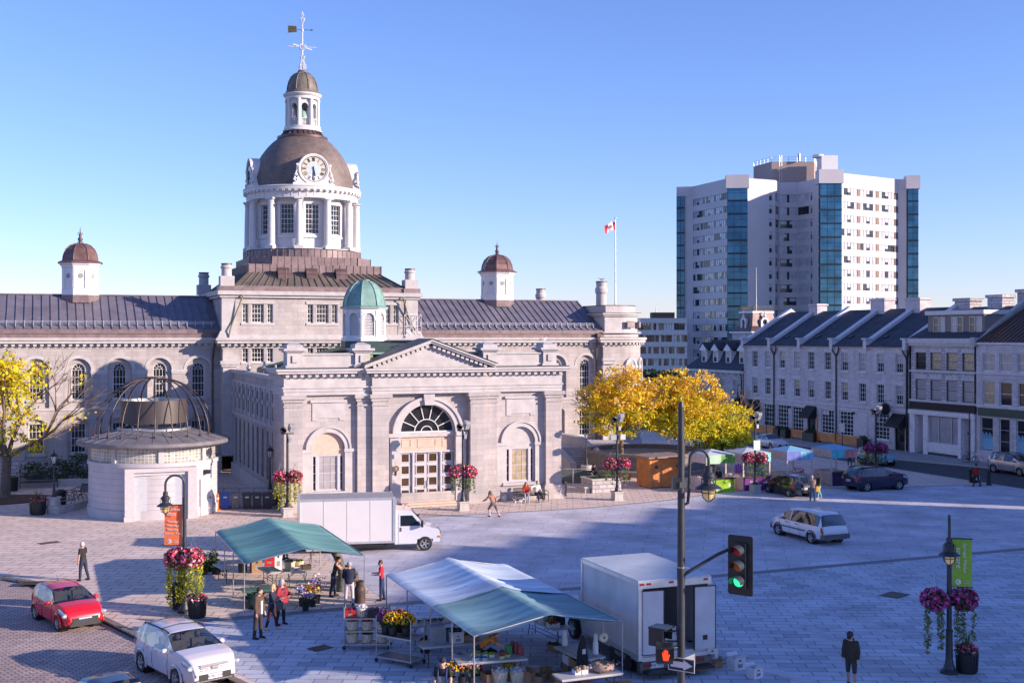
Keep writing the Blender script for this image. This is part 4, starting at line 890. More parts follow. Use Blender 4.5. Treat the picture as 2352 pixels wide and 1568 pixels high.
b=B();b.box(XR+1.2,XR+6.5,83.9,91.3,11.3,13.35);b.box(XR+.95,XR+6.5,83.75,91.45,13.35,13.75,1);o=P4(b,'dormer',[mat('brown grey cladding',(.24,.19,.18),.8,var=.1),M['offwhite']])
for y in(89.7,87.3,84.95):
 for s in(-.42,.42):window(o,XR+1.12,y+s,11.65,-PI/2,.72,1.5,1,2,pane=R.choice(['glass','blind']),m=M['offwhite'])
for y,w,z in((91.9,2.1,14.8),(87.6,1.9,15.0)):
 b=B();b.box(XR+6,XR+7.5,y-w/2,y+w/2,13,z);b.box(XR+5.85,XR+7.65,y-w/2-.15,y+w/2+.15,z,z+.3);P4(b,'chimney',M['stone_rough'])
t5=thing('bank_house','grey stone house with a green shop sign and a brown seamed metal roof','shop',(XR,76,0))
P5=lambda b,n,m,p=None:b.build(n,m,p or t5,world=True)
yb_=[82.15,80.15,78.05,76.0,73.9,71.8];A,C=66,83.65
gw=[(82.4,1.5),(80.3,1.25),(78.2,1.5),(76.1,1.25),(74.0,1.5)]
b=B();wall(b,Fx,-C,-A,0,10.6,[(-y-.72,-y+.72,z,z+h)for y in yb_ for z,h in((8.15,1.6),(5.15,2.1))]+[(-y-w/2,-y+w/2,.95,4.0)for y,w in gw],.2);b.box(XR,XR+13,A+.02,A+.2,0,10.6);b.box(XR+12.8,XR+13,A+.2,C-.2,0,10.6);P5(b,'wall',M['rowstone'])
for y in yb_:window(t5,XR+.12,y,8.15,-PI/2,1.44,1.6,2,2,pane='blind');window(t5,XR+.12,y,5.15,-PI/2,1.44,2.1,1,2,pane='curtain' if R.random()<.4 else 'glass')
for y,w in gw:window(t5,XR+.12,y,.95,-PI/2,w,3.05,1,3,sash=False)
b=B();b.fbox(Fx,-C,-A,10.55,10.75,-.2,.1)
for z in(8.0,5.0):b.fbox(Fx,-C,-A,z-.1,z+.1,-.1,.02)
b.fbox(Fx,-C,-A,.5,.75,-.08,.02);P5(b,'sill_course',mat('pale sill stone',(.62,.57,.6),.85))
b=B();b.fbox(Fx,-83.3,-68,4.15,4.85,-.16,.01);sg=P5(b,'shop_sign',mat('dark green sign board',(.03,.06,.045),.5))
gold=mat('gold lettering',(.55,.45,.22),.4)
text('CREDIT UNION',.62,gold,sg,Vector((XR-.17,80.85,4.48))-Vector((XR,76,0)),(PI/2,0,-PI/2),.01,'LEFT');text('KINGSTON',.26,gold,sg,Vector((XR-.17,82.2,4.65))-Vector((XR,76,0)),(PI/2,0,-PI/2),.01);text('COMMUNITY',.26,gold,sg,Vector((XR-.17,82.2,4.33))-Vector((XR,76,0)),(PI/2,0,-PI/2),.01)
def decal(y,w):
 b=B();b.fbox(Fx,-y-w/2+.1,-y+w/2-.1,1.1,2.2,.108,.118);pts=[]
 for i in range(9):b.cbox((XR+.112,y-w/2+.2+(w-.4)*i/8,2.2+.1*(i%3)),(.01,.18,.3+.1*((i*7)%3)));
 return P5(b,'window_decal',mat('light blue window film',(.18,.42,.62),.4))
o=decal(82.4,1.5);decal(78.2,1.5);decal(74.0,1.5)
blk=colmat((.02,.05,.12));text('Bank',.36,blk,o,Vector((XR+.1,82.45,1.95))-Vector((XR,76,0)),(PI/2,0,-PI/2),.004);text('Local',.36,blk,o,Vector((XR+.1,82.35,1.62))-Vector((XR,76,0)),(PI/2,0,-PI/2),.004);text('HERE',.25,blk,o,Vector((XR+.1,82.4,1.32))-Vector((XR,76,0)),(PI/2,0,-PI/2),.004)
b=B();b.add([(XR-.2,A,10.75),(XR-.2,C,10.75),(XR+6.5,C-1.2,14.9),(XR+6.5,A,14.9),(XR+13,A,10.75),(XR+13,C,10.75)],[(0,1,2,3),(3,2,5,4),(1,5,2)])
for k in range(34):
 y=A+.3+k*.52
 if y<C-.1:b.bar((XR-.18,y,10.8),(XR+6.4,min(y,C-1.3),14.9),.05,.09)
P5(b,'roof',mat('brown seamed metal',(.13,.075,.06),.45,.3,var=.2))
for y,w,z,x in((83.6,2.4,15.4,6.0),(79.6,1.6,15.4,9.0),(77.5,2.2,15.9,9.5),(72,2.2,15.8,6.4)):
 b=B();b.box(XR+x,XR+x+1.5,y-w/2,y+w/2,12,z);b.box(XR+x-.15,XR+x+1.65,y-w/2-.15,y+w/2+.15,z,z+.3);P5(b,'chimney',M['stone_rough'])
b=B();b.slab(lambda u,z,d:(u,83.5+d,z),[(XR-.4,10.3),(XR-.4,11.2),(XR+.4,11.2),(XR+6.5,15.2),(XR+6.5,14.5),(XR+.2,10.6)],0,.5);P5(b,'party_wall',M['concrete'])
def cam(d,l):return Vector((TS*d+TC*l,TC*d-TS*l))
hp={k:cam(*v)for k,v in dict(A=(270,37.8),B=(269,41.5),C=(255.5,46.8),D=(255,51.1),E=(258.4,57.9),E2=(262,60.1),F2=(262,64.6),F=(258.4,63.9),G=(253,66.3),G2=(247,64.7),H=(247,69.3),I=(257,84.4),J=(256,88.5)).items()}
hp['F']=cam(258.4,65.4);hp['F2']=cam(262,63.6);hp['E2']=cam(262,59.6)
tw=thing('hotel_tower','tall pale tower block with teal glass corner columns rising behind the terrace','tower block',(145,210,0))
T=lambda b,n,m,p=None:b.build(n,m,p or tw,world=True)
def ffr(p,q):
 U=(q-p).normalized();Nn=Vector((-U.y,U.x))
 return(lambda u,z,d:(p.x+u*U.x+d*Nn.x,p.y+u*U.y+d*Nn.y,z)),(q-p).length,math.atan2(U.y,U.x)
FL,Z0,NF=2.86,3.2,14
ztop=45.6
Mw=mat('cream render',(.62,.57,.61),.8,var=.06,scale=.3);Mteal=mat('teal glass',(.04,.13,.22),.05,.45,var=.45,scale=.35)
Mdk=mat('dark tower glass',(.03,.035,.045),.1,var=.6,scale=.5);Mbl=mat('tower glass over blinds',(.52,.52,.60),.2,var=.25,scale=.5);Mtan=mat('tan window infill',(.22,.15,.12),.7)
order='A B C D E E2 F2 F G H I J'.split()
back=[cam(285,92),cam(285,42)]
foot=[hp[k]for k in order]+back
b=B();b.prism([tuple(p)for p in foot],43.4,45.6);T(b,'roof_parapet',Mw);b=B();b.prism([tuple(p)for p in foot],0,2.5);T(b,'base',Mw)
b=B();P=[cam(270,55.5),cam(262.5,58),cam(262.5,67.5),cam(270,70),cam(280,66),cam(280,58)];b.prism([tuple(p)for p in P],45.5,50.3);T(b,'penthouse',mat('grey brown render',(.34,.27,.26),.8,var=.06))
b=B();q=cam(259,69.5);b.cbox((q.x,q.y,48.6),(3.6,3.6,4.6),-.35);b.lathe([(1.2,0),(1.2,.6)],(q.x-2,q.y+.6,50.6),12,capt=True);T(b,'cooling_unit',M['white'])
b=B()
for i in range(len(P)):
 p,q=P[i],P[(i+1)%len(P)];b.tube([(p.x,p.y,51.3),(q.x,q.y,51.3)],.06,4);b.tube([(p.x,p.y,50.8),(q.x,q.y,50.8)],.05,4)
 for k in range(5):r_=p.lerp(q,k/5);b.tube([(r_.x,r_.y,50.2),(r_.x,r_.y,51.3)],.06,4)
for dx in(0,.5):q=cam(261.8,59.6+dx);b.tube([(q.x,q.y,45.6),(q.x,q.y,51.6)],.06,4)
q=cam(262,64);b.tube([(q.x,q.y,50.3),(q.x,q.y,52)],.3,8)
T(b,'roof_railing',M['steel'])
def solid(p,q,z0=2.5,z1=43.4,holes=()):
 fr,L_,a=ffr(p,q);b=B();wall(b,fr,0,L_,z0,z1,list(holes),.3);T(b,'wall',Mw);return fr,L_,a
solid(cam(269.7,39.6),hp['B'])
def bands(p,q,n,tan_):
 """wall of ribbon windows: one window per storey"""
 fr,L_,a=ffr(p,q);zs=[43.4-FL*(k+1)+.55 for k in range(NF)]
 b=B();z=2.5
 edges=[2.5]+[e for zz in zs[::-1]for e in(zz,zz+1.45)]+[43.4]
 for i in range(0,len(edges),2):
  if edges[i+1]>edges[i]:b.fbox(fr,0,L_,edges[i],edges[i+1],0,.5)
 T(b,'wall',Mw)
 for zz in zs:
  b=B();w=L_/n
  for i in range(n):
   r_=R.random();mi=1 if r_<(.84 if tan_ else .76)else 0
   if i%6==2:b.fbox(fr,i*w,(i+1)*w-.17,zz+.6,zz+1.45,.12,.3,mi);b.fbox(fr,i*w,(i+1)*w-.08,zz+.02,zz+.55,.1,.3,0)
   elif i%6==5:b.fbox(fr,i*w,(i+1)*w-.08,zz,zz+1.45,.08,.3,2)
   else:b.fbox(fr,i*w,(i+1)*w-.17,zz+.06,zz+1.4,.12,.3,mi)
  b.fbox(fr,0,L_,zz,zz+1.45,.31,.35,3);T(b,'ribbon_window',[Mdk,Mbl,Mtan if tan_ else Mdk,M['iron']])
bands(hp['B'],hp['C'],18,False);bands(hp['H'],hp['I'],18,True)
def glasscol(p,q,nx,cap,side=None,out=.35):
 fr,L_,a=ffr(p,q);b=B()
 for k in range(NF):
  z=43.4-FL*(k+1)
  for i in range(nx):
   for j in range(2):b.fbox(fr,L_*i/nx+.04,L_*(i+1)/nx-.04,z+.35+j*(1.5),z+.35+j*1.5+(1.44 if j==0 else .98),-out,-out+.1,0)
  b.fbox(fr,0,L_,z,z+.32,-out-.03,.3,1);b.fbox(fr,0,L_,z+.3,z+FL,-out+.12,1.0,1)
 T(b,'glass_column',[Mteal,M['black']])
 if cap:b=B();b.fbox(fr,-.3,L_+.3,43.4,46.3,-out-.35,2.5);T(b,'column_cap',Mw)
glasscol(hp['A'],cam(269.7,39.6),2,False);glasscol(hp['C'],hp['D'],3,True);glasscol(hp['G2'],hp['H'],3,True,out=.2);glasscol(cam(256.3,86.2),hp['J'],2,True)
solid(hp['I'],cam(256.4,86.1))
sw_=[(0,43.4-FL*(k+1)+.55)for k in range(NF)]
fr,L_,a=solid(hp['D'],hp['E'],holes=[(5.9,6.75,z,z+1.7)for _,z in sw_])
for _,z in sw_:
 b=B();b.fbox(fr,5.9,6.75,z,z+1.7,.2,.28,0);b.fbox(fr,5.9,6.75,z+1.0,z+1.65,.15,.2,1);T(b,'window',[Mdk,Mbl])
fr,L_,a=solid(hp['F'],hp['G'],holes=[(.6,1.5,z,z+1.7)for _,z in sw_])
for _,z in sw_:
 b=B();b.fbox(fr,.6,1.5,z,z+1.7,.2,.28,0);b.fbox(fr,.6,1.5,z+1.1,z+1.65,.15,.2,1);T(b,'window',[Mdk,Mbl])
solid(hp['G'],cam(247,64.75))
def recess(p,q,n):
 fr,L_,a=ffr(p,q);b=B();hs=[(0.15,L_-.15,z,z+1.75)for _,z in sw_];wall(b,fr,0,L_,2.5,43.4,hs,.3);T(b,'wall',Mw)
 for _,z in sw_:
  b=B();w=(L_-.3)/n
  for i in range(n):b.fbox(fr,.15+i*w,.15+(i+1)*w-.06,z,z+1.75,.15,.3,1 if R.random()<(.45 if n>1 else .9)else 0)
  if n>2:b.fbox(fr,L_*.44,L_*.56,z,z+1.75,.1,.15,0);b.fbox(fr,.3,L_*.42,z+.85,z+1.6,.12,.15,1);b.fbox(fr,L_*.58,L_-.3,z+.85,z+1.6,.12,.15,1)
  T(b,'window',[Mdk,Mbl])
recess(hp['E'],hp['E2'],2);recess(hp['E2'],hp['F2'],4);recess(hp['F2'],hp['F'],1)
b=B()
for p,q in((back[1],hp['A']),(hp['J'],back[0]),(back[0],back[1])):
 fr,L_,a=ffr(p,q);b.fbox(fr,0,L_,0,45.0,.05,.4)
T(b,'rear_wall',Mw)
lo=thing('low_hotel','low white five storey block with long window bands, left of the tower','building',(*cam(255,33),0))
p,q=cam(258,26),cam(258,38.5);fr,L_,a=ffr(p,q);b=B()
for k in range(6):b.fbox(fr,0,L_,1.2+2.6*k,2.3+2.6*k,0,8)
b.fbox(fr,.1,L_,0,13.8,.6,8,0);o=b.build('wall',mat('white blue render',(.55,.54,.58),.8),lo,world=True)
for k in range(5):
 b=B()
 for i in range(22):b.fbox(fr,L_*i/22+.04,L_*(i+1)/22-.04,2.3+2.6*k,3.8+2.6*k,.3,.6,R.randint(0,2))
 b.build('ribbon_window',[Mdk,Mbl,mat('ochre curtain glass',(.25,.2,.13),.3)],lo,world=True)
b=B();b.fbox(fr,5,10,13.8,16.6,2,6);b.build('plant_room',mat('dark brown cladding',(.12,.07,.06),.8),lo,world=True)
wt=thing('wind_turbine','tiny white wind turbine far off on the horizon','wind turbine',(*cam(2600,-.0+(1505-1176)/2698.8*2600),0))
b=B();b.tube([(0,0,0),(0,0,62)],[2.2,1.4],8);b.build('mast',M['white'],wt)
b=B()
for k in range(3):t=2*PI*k/3+.1;b.tube([(0,-2,62),(26*math.sin(t),-2,62+26*math.cos(t))],[1.2,.3],5)
b.build('rotor',M['white'],wt)
def blk(n0,n1,h,m0=-50,m1=-72):
 e,nn=Vector((-.781,.625)),Vector((.625,.781));return[tuple(e*m+nn*n)for m,n in((m0,n0),(m0,n1),(m1,n1),(m1,n0))],h
for i,(n0,n1,h)in enumerate(((36.2,44,18.0),(44,52,18.4),(52,60,18.9),(60,64,18.2),(64,70,17.5),(70,77,16.8),(77,83.2,16.0))):  # unseen blocks, heights shaped to cast the shade edge across the plaza
 P,h=blk(n0+.01,n1-.01,h*1.1);c_=Vector(P[0])
 t=thing('shade_block','plain stone block added out of view past the right edge to shade the plaza','building',(c_.x,c_.y,0),0,'unseen shade blocks past the right edge')
 b=B();b.prism(P,0,h-.4);b.build('wall',M['rowstone'],t,world=True);b=B();b.prism(grow(P[::-1],.0),h-.4,h);b.build('roof',M['roofmetal'],t,world=True)
t=thing('unseen_terrace','plain stone terrace continuing the side street out of view, added to shade the square','terrace',(84,50,0))  # unseen shading row, its end set back to let a strip of sun through
b=B();b.box(79,92,45.3,65.9,0,10.5);b.build('wall',M['rowstone'],t,world=True);b=B();b.slab(lambda u,z,d:(u,45.2+d,z),[(78.7,10.5),(92.3,10.5),(85.5,14.6)],0,20.7);b.build('roof',M['roofmetal'],t,world=True)
def sheet(name,poly,z,m,thick=None):
 b=B()
 if thick:b.prism(poly,z-thick,z)
 else:b.add([(x,y,z)for x,y in poly],[tuple(range(len(poly)))])
 return struct(b.build(name,m))
sheet('ground',[(-2500,-900),(3500,-900),(3500,4500),(-2500,4500)],-.14,mat('distant ground',(.07,.075,.06),.95,var=.4,scale=.05))
kerb=[(-30,66),(-12,62.8),(-4.5,61.2),(-1.6,60.2),(-.2,58.3),(.9,54.4),(2.2,50.2),(3.6,46.0),(6.1,38.8),(8.8,31),(13,18)]
plaza=kerb+[(67.3,18),(67.3,140),(-30,140)]
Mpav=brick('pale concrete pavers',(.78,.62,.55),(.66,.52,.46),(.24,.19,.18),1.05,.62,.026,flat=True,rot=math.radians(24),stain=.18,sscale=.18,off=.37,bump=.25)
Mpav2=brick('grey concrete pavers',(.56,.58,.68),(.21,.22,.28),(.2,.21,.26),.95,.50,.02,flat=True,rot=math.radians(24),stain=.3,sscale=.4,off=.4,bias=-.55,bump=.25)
Msm=brick('worn concrete slabs',(.62,.60,.68),(.56,.54,.62),(.33,.32,.38),2.1,1.05,.02,flat=True,rot=math.radians(32),stain=.4,sscale=.4,off=.5,bump=.15)
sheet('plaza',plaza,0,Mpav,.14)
sheet('paving',[(13.6,48.2),(67.6,48.2),(67.6,69.5),(58,71.5),(52,73.2),(46,73.6),(40,71.2),(33,70),(25,70.2),(19.5,70.6),(13.6,67)],.004,Msm)
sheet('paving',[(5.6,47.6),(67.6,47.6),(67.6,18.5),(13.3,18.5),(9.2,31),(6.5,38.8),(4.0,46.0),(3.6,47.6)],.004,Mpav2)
b=B();b.box(3.7,67.6,47.62,48.18,.001,.008)
for k in range(120):pass
struct(b.build('paving_band',mat('dark paver band',(.20,.19,.22),.85,var=.2)))
b=B();pts=[(13.6,67),(19.5,70.6),(25,70.2),(33,70),(40,71.2),(46,73.6),(52,73.2),(58,71.5),(67.6,69.5)]
for p,q in zip(pts,pts[1:]):b.bar((*p,.005),(*q,.005),.28,.012)
struct(b.build('drain_strip',mat('slot drain',(.24,.215,.215),.85)))
b=B()
for i,(p,q)in enumerate(zip(kerb,kerb[1:])):
 p,q=Vector(p),Vector(q);t=(q-p).normalized();n=Vector((t.y,-t.x))
 b.add([(*(p-n*.02),-.13),(*(q-n*.02),-.13),(*(q+n*.0),.012),(*(p+n*.0),.012),(*(p-n*-.0+Vector((-n.x,-n.y))*-.28),.012),(*(q+Vector((n.x,n.y))*.28),.012)],[(0,1,2,3)])
 b.add([(*(p-n*.16),-.13),(*(q-n*.16),-.13),(*(q-n*.14),.012),(*(p-n*.14),.012),(*(p+n*.14),.012),(*(q+n*.14),.012)],[(0,1,2,3),(3,2,5,4)])
struct(b.build('kerb',mat('worn granite kerb',(.20,.165,.15),.9,var=.3,scale=3)))
road=[(-60,72)]+[(x-.17,y)for x,y in kerb]+[(13,-10),(-60,-10)]
sheet('road',road,-.132,brick('small road setts',(.62,.47,.44),(.44,.33,.31),(.13,.10,.10),.36,.17,.02,flat=True,rot=math.radians(-20),stain=.3,sscale=.2,bump=.5))
sheet('street',[(67.5,-20),(76.4,-20),(76.4,78),(73.4,88),(73.4,160),(67.5,160)],-.132,mat('dark asphalt',(.065,.066,.075),.9,var=.25,scale=1.5,bump=.2))
b=B();b.box(67.3,67.6,18,140,-.13,.012);b.prism([(76.4,-20),(76.65,-20),(76.65,78),(73.65,88),(73.65,160),(73.4,160),(73.4,88),(76.4,78)],-.13,.012);struct(b.build('street_kerb',M['concrete']))
sheet('sidewalk',[(76.65,-20),(79.0,-20),(79.0,160),(73.65,160),(73.65,88),(76.65,78)],.0,brick('sidewalk pavers',(.42,.40,.42),(.34,.32,.335),(.2,.19,.195),.5,.25,.01,flat=True,rot=PI/2),.13)
sheet('lawn',[(50,130),(200,130),(260,260),(60,260)],-.06,mat('park grass',(.03,.06,.02),.95,var=.4,scale=.4))
sheet('water',[(-2400,700),(3400,700),(3400,4400),(-2400,4400)],-.10,mat('lake water',(.05,.09,.14),.15,var=.1,scale=.02))
b=B();i=0
for k in range(60):
 x=-1200+80*k;b.box(x,x+80.5,2900,2960,-.1,14+10*R.random())
struct(b.build('hills',mat('far wooded shore',(.035,.05,.05),.95,var=.3,scale=.01)))
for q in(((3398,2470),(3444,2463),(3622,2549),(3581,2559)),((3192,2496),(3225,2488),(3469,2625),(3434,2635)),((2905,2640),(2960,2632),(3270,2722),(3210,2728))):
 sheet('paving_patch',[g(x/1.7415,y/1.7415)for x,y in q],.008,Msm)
def grate(xv,yv,sx,sy,rz,label,n=6):
 x,y=g(xv,yv);t=thing('drain_grate',label,'drain',(x,y,0),rz);b=B();b.box(-sx/2,sx/2,-sy/2,sy/2,.001,.014);b.build('frame',mat('rusty iron',(.09,.055,.045),.7,var=.3),t);b=B()
 for k in range(n):b.box(-sx*.38,sx*.38,-sy*.4+sy*.8*k/n,-sy*.4+sy*.8*k/n+sy*.07,.012,.02)
 b.build('grille',M['black'],t)
grate(113,1246,1.1,.6,.4,'rusty drain cover in the sunlit pavers behind the man in black');grate(2055,1366,1.2,.9,.4,'iron drain grate in the shaded pavers left of the green banner');grate(735,1488,.8,.6,.4,'brown iron cover in the paving before the market racks');grate(75,1338,1.2,.7,-.3,'brown drain cover in the road above the red car')
def lerp_tab(T,x):
 if x<=T[0][0]:return T[0][1]
 for(a,p),(c,q)in zip(T,T[1:]):
  if x<=c:t=(x-a)/(c-a);return p+(q-p)*t
 return T[-1][1]
Mgl,_n,_p=_new('car window glass');_t=N(_n,'ShaderNodeBsdfTransparent',i_Color=(.42,.46,.48,1));_g=N(_n,'ShaderNodeBsdfGlossy',i_Roughness=.03,i_Color=(.85,.9,1,1));_f=N(_n,'ShaderNodeMath',operation='MULTIPLY_ADD');_w=N(_n,'ShaderNodeLayerWeight',i_Blend=.25);_n.links.new(_w.outputs['Facing'],_f.inputs[0]);_f.inputs[1].default_value=.42;_f.inputs[2].default_value=.04;_m=N(_n,'ShaderNodeMixShader')
_n.links.new(_f.outputs[0],_m.inputs[0]);_n.links.new(_t.outputs[0],_m.inputs[1]);_n.links.new(_g.outputs[0],_m.inputs[2]);_n.links.new(_m.outputs[0],_n.nodes['Material Output'].inputs['Surface']);Mrim=mat('silver wheel rim',(.42,.42,.45),.35,.6,var=.1)
Mhl=mat('headlamp lens',(.42,.46,.52),.1,.3,var=.3,scale=14);Mtl=mat('red tail lamp',(.45,.01,.015),.15,var=.3,scale=10);Mtrim=mat('black car trim',(.022,.022,.025),.55);Mplate=mat('number plate',(.62,.62,.66),.5,var=.05)
Mint=mat('beige car interior',(.24,.20,.17),.8);Mamb=mat('amber lamp',(.6,.2,.02),.2)
SPEC={'hatch':dict(L=3.95,W=1.70,H=1.50,rw=.30,ax=(.72,3.23),clear=.2,cowl=2.98,wtop=2.12,rtop=.40,rbot=.12,top=[(0,.72),(.05,.86),(.12,1.0),(.40,1.40),(.75,1.47),(1.4,1.5),(2.12,1.43),(2.98,1.03),(3.4,.97),(3.68,.88),(3.82,.78),(3.91,.64),(3.95,.48)],belt=[(0,.7),(.12,.97),(2.0,.92),(2.98,.92),(3.4,.87),(3.68,.79),(3.82,.71),(3.91,.58),(3.95,.44)],pil=[(.62,.78),(1.52,1.62)],doors=[(.95,1.57),(1.57,2.62)]),'suv':dict(L=4.52,W=1.86,H=1.68,rw=.355,ax=(.86,3.55),clear=.24,cowl=3.36,wtop=2.5,rtop=.38,rbot=.1,top=[(0,.8),(.05,.98),(.1,1.08),(.38,1.56),(.8,1.65),(1.6,1.68),(2.5,1.6),(3.36,1.2),(3.9,1.15),(4.22,1.07),(4.38,.96),(4.48,.78),(4.52,.56)],belt=[(0,.78),(.1,1.06),(2.4,1.03),(3.36,1.07),(3.9,1.04),(4.22,.97),(4.38,.87),(4.48,.7),(4.52,.52)],pil=[(.72,.84),(1.72,1.82)],doors=[(1.1,1.77),(1.77,2.95)]),'van':dict(L=5.0,W=1.92,H=1.75,rw=.33,ax=(.98,4.05),clear=.22,cowl=4.15,wtop=3.2,rtop=.42,rbot=.14,top=[(0,.7),(.05,.9),(.14,1.05),(.42,1.62),(.8,1.71),(2.0,1.75),(3.2,1.64),(4.15,1.1),(4.6,.95),(4.9,.74),(5.0,.52)],belt=[(0,.68),(.14,1.02),(3.2,1.0),(4.15,.98),(4.6,.84),(4.9,.64),(5.0,.48)],pil=[(2.9,2.98)],doors=[(2.05,2.95),(2.95,3.9)]),'sedan':dict(L=4.6,W=1.8,H=1.45,rw=.32,ax=(.95,3.65),clear=.19,cowl=3.2,wtop=2.45,rtop=1.35,rbot=.7,top=[(0,.6),(.05,.85),(.2,.98),(.7,1.03),(1.35,1.38),(1.8,1.44),(2.45,1.41),(3.2,1.0),(4.0,.86),(4.45,.7),(4.6,.5)],belt=[(0,.56),(.2,.9),(.7,.94),(2.4,.9),(3.2,.9),(4.0,.77),(4.45,.62),(4.6,.46)],pil=[(1.9,2.0)],doors=[(1.2,1.95),(1.95,2.95)]),}
_wh={}
def wheel(par,x,y,r,wd=.2):
 k=(r,wd)
 if k not in _wh:
  b=B();b.lathe([(r*.66,-wd/2),(r*.93,-wd/2),(r,-wd*.3),(r,wd*.3),(r*.93,wd/2),(r*.66,wd/2),(r*.62,0)],(0,0,0),24);b.xf(0,Matrix.Rotation(PI/2,4,'X'))
  c=B();c.lathe([(.02,wd*.36),(r*.2,wd*.4),(r*.2,wd*.3)],(0,0,0),12);c.lathe([(r*.56,wd*.3),(r*.66,wd*.45),(r*.66,-wd*.3)],(0,0,0),24);c.lathe([(.01,wd*.05),(r*.6,wd*.05)],(0,0,0),16,1)
  for i in range(5):a=2*PI*i/5;c.bar((r*.12*math.cos(a),r*.12*math.sin(a),wd*.33),(r*.62*math.cos(a),r*.62*math.sin(a),wd*.36),r*.2,.03)
  c.xf(0,Matrix.Rotation(PI/2,4,'X'));_wh[k]=(b.mesh('wheel',M['rubber']),c.mesh('rim',[Mrim,M['black']]))
 w=inst(_wh[k][0],'wheel',par,(x,y,r),0 if y<0 else PI);inst(_wh[k][1],'rim',w);return w
def car(name,label,cat,kind,x,y,head,paint,z=0,plate='',rails=False,clad=None,extra=None):
 S=SPEC[kind];L,W,H=S['L'],S['W'],S['H'];t=thing(name,label,cat,(x,y,z),head)
 xs=sorted({round(v,3)for v in[L*i/34 for i in range(35)]+[p[0]for p in S['top']]+[S[k]for k in('cowl','wtop','rtop','rbot')]+[e for p in S['pil']for e in p]+[.02,.09,L-.02,L-.09,L-.16]})
 def ring(x):
  u=(x-L/2)/(L/2);w=W/2*(1-.035*u*u-(.2 if u>0 else .12)*abs(u)**7);tp=lerp_tab(S['top'],x);bl=min(lerp_tab(S['belt'],x),tp-.03);te=tp-bl
  gh=min(1,max(0,(te-.12)/.42));zb=S['clear']+.12*abs(u)**8;we=w*(.96-.215*gh);ez=tp-.035-.05*gh
  return[(w*.86,zb),(w*.97,zb+.1),(w,zb+(bl-zb)*.45),(w*.985,bl-.09),(w*.955,bl),((w*.955+we)/2,(bl+ez)/2),(we,ez),(we*.88,tp-.018),(we*.5,tp-.003+.0),(0,tp+.008)]
 RG=[ring(v)for v in xs];parts={'body':B(),'door':[B(),B(),B(),B()],'side_window':{},'windscreen':B(),'rear_window':B()}
 ra=S['rw']*1.2
 for i in range(len(xs)-1):
  xm=(xs[i]+xs[i+1])/2
  for k in range(9):
   for s in(-1,1):
    q=[(xs[i]-L/2,s*RG[i][k][0],RG[i][k][1]),(xs[i+1]-L/2,s*RG[i+1][k][0],RG[i+1][k][1]),(xs[i+1]-L/2,s*RG[i+1][k+1][0],RG[i+1][k+1][1]),(xs[i]-L/2,s*RG[i][k+1][0],RG[i][k+1][1])]
    zm=sum(p[2]for p in q)/4;te=lerp_tab(S['top'],xm)-lerp_tab(S['belt'],xm);dst=parts['body'];m=0
    if k<=3 and any(math.hypot(xm-a,zm-S['rw'])<ra for a in S['ax']):continue
    if k in(4,5)and te>.26 and S['rbot']+.28<xm<S['cowl']-.12 and not any(p0<xm<p1 for p0,p1 in S['pil'])and not(k==5 and te<.4):dst=parts['side_window'].setdefault((s,sum(xm>p0 for p0,p1 in S['pil'])),B())
    elif k in(6,7,8)and S['wtop']+.02<xm<S['cowl']:dst=parts['windscreen']
    elif k in(6,7,8)and S['rbot']<xm<S['rtop']:dst=parts['rear_window']
    elif k in(1,2,3):
     for j,(d0,d1)in enumerate(S['doors']):
      if d0<xm<d1:dst=parts['door'][j*2+(s>0)]
    if k==0 and clad is not None:m=1
    dst.add(q if s>0 else q[::-1],[(0,1,2,3)],m if dst is parts['body']else 0,True)
 for i,fl in((0,1),(-1,-1)):
  P=[(xs[i]-L/2,p[0],p[1])for p in RG[i]]+[(xs[i]-L/2,-p[0],p[1])for p in RG[i][::-1][1:]];parts['body'].add(P,[tuple(range(len(P)))[::fl]],0)
 b=parts['body'];b.box(S['ax'][0]-L/2+ra*.9,S['ax'][1]-L/2-ra*.9,-W*.43,W*.43,S['clear'],S['clear']+.06,2)
 for a in S['ax']:
  for s in(-1,1):
   i0=len(b.v);b.lathe([(ra,0),(ra,.34)],(0,0,0),20,2);b.lathe([(.01,.34),(ra,.34)],(0,0,0),20,2);b.xf(i0,Matrix.Translation((a-L/2,s*(W/2-.02),S['rw']))@Matrix.Rotation(s*PI/2,4,'X'))
   P=[(a-L/2+ra*math.cos(q),s*(W/2-.012),S['rw']+ra*math.sin(q))for q in[math.radians(-12+204*j/18)for j in range(19)]];b.tube(P,.038,6,1 if clad is not None else 0)
 body=b.weld().build('body',[paint,clad or Mtrim,M['black']],t)
 def surf(x,kf,s,off=.012):
  r=ring(x);k=int(min(8,kf));f=kf-k;yy=r[k][0]+(r[k+1][0]-r[k][0])*f;zz=r[k][1]+(r[k+1][1]-r[k][1])*f
  dy,dz=r[k+1][0]-r[k][0],r[k+1][1]-r[k][1];n=math.hypot(dy,dz)or 1
  return(x-L/2,s*(yy+off*dz/n),zz-off*dy/n)
 for j,(d0,d1)in enumerate(S['doors']):
  for s in(0,1):
   db=parts['door'][j*2+s]
   if db.f:
    sg=1 if s else-1
    d=db.weld().build('door',paint,t)
    c=B();c.tube([surf(d0,v,sg,.004)for v in(1.1,1.6,2,2.6,3.4,4.0)],.007,4);c.tube([surf(d1,v,sg,.004)for v in(1.1,1.6,2,2.6,3.4,4.0)],.007,4);c.build('seam',M['black'],d)
    c=B();c.tube([surf(d0+.12,2.95,sg,.03),surf(d0+.34,2.95,sg,.03)],.02,6);c.build('handle',paint if kind!='van' else M['black'],d)
 for n in('windscreen','rear_window'):parts[n].weld().build(n,Mgl,t)
 for q in parts['side_window'].values():q.weld().build('side_window',Mgl,t)
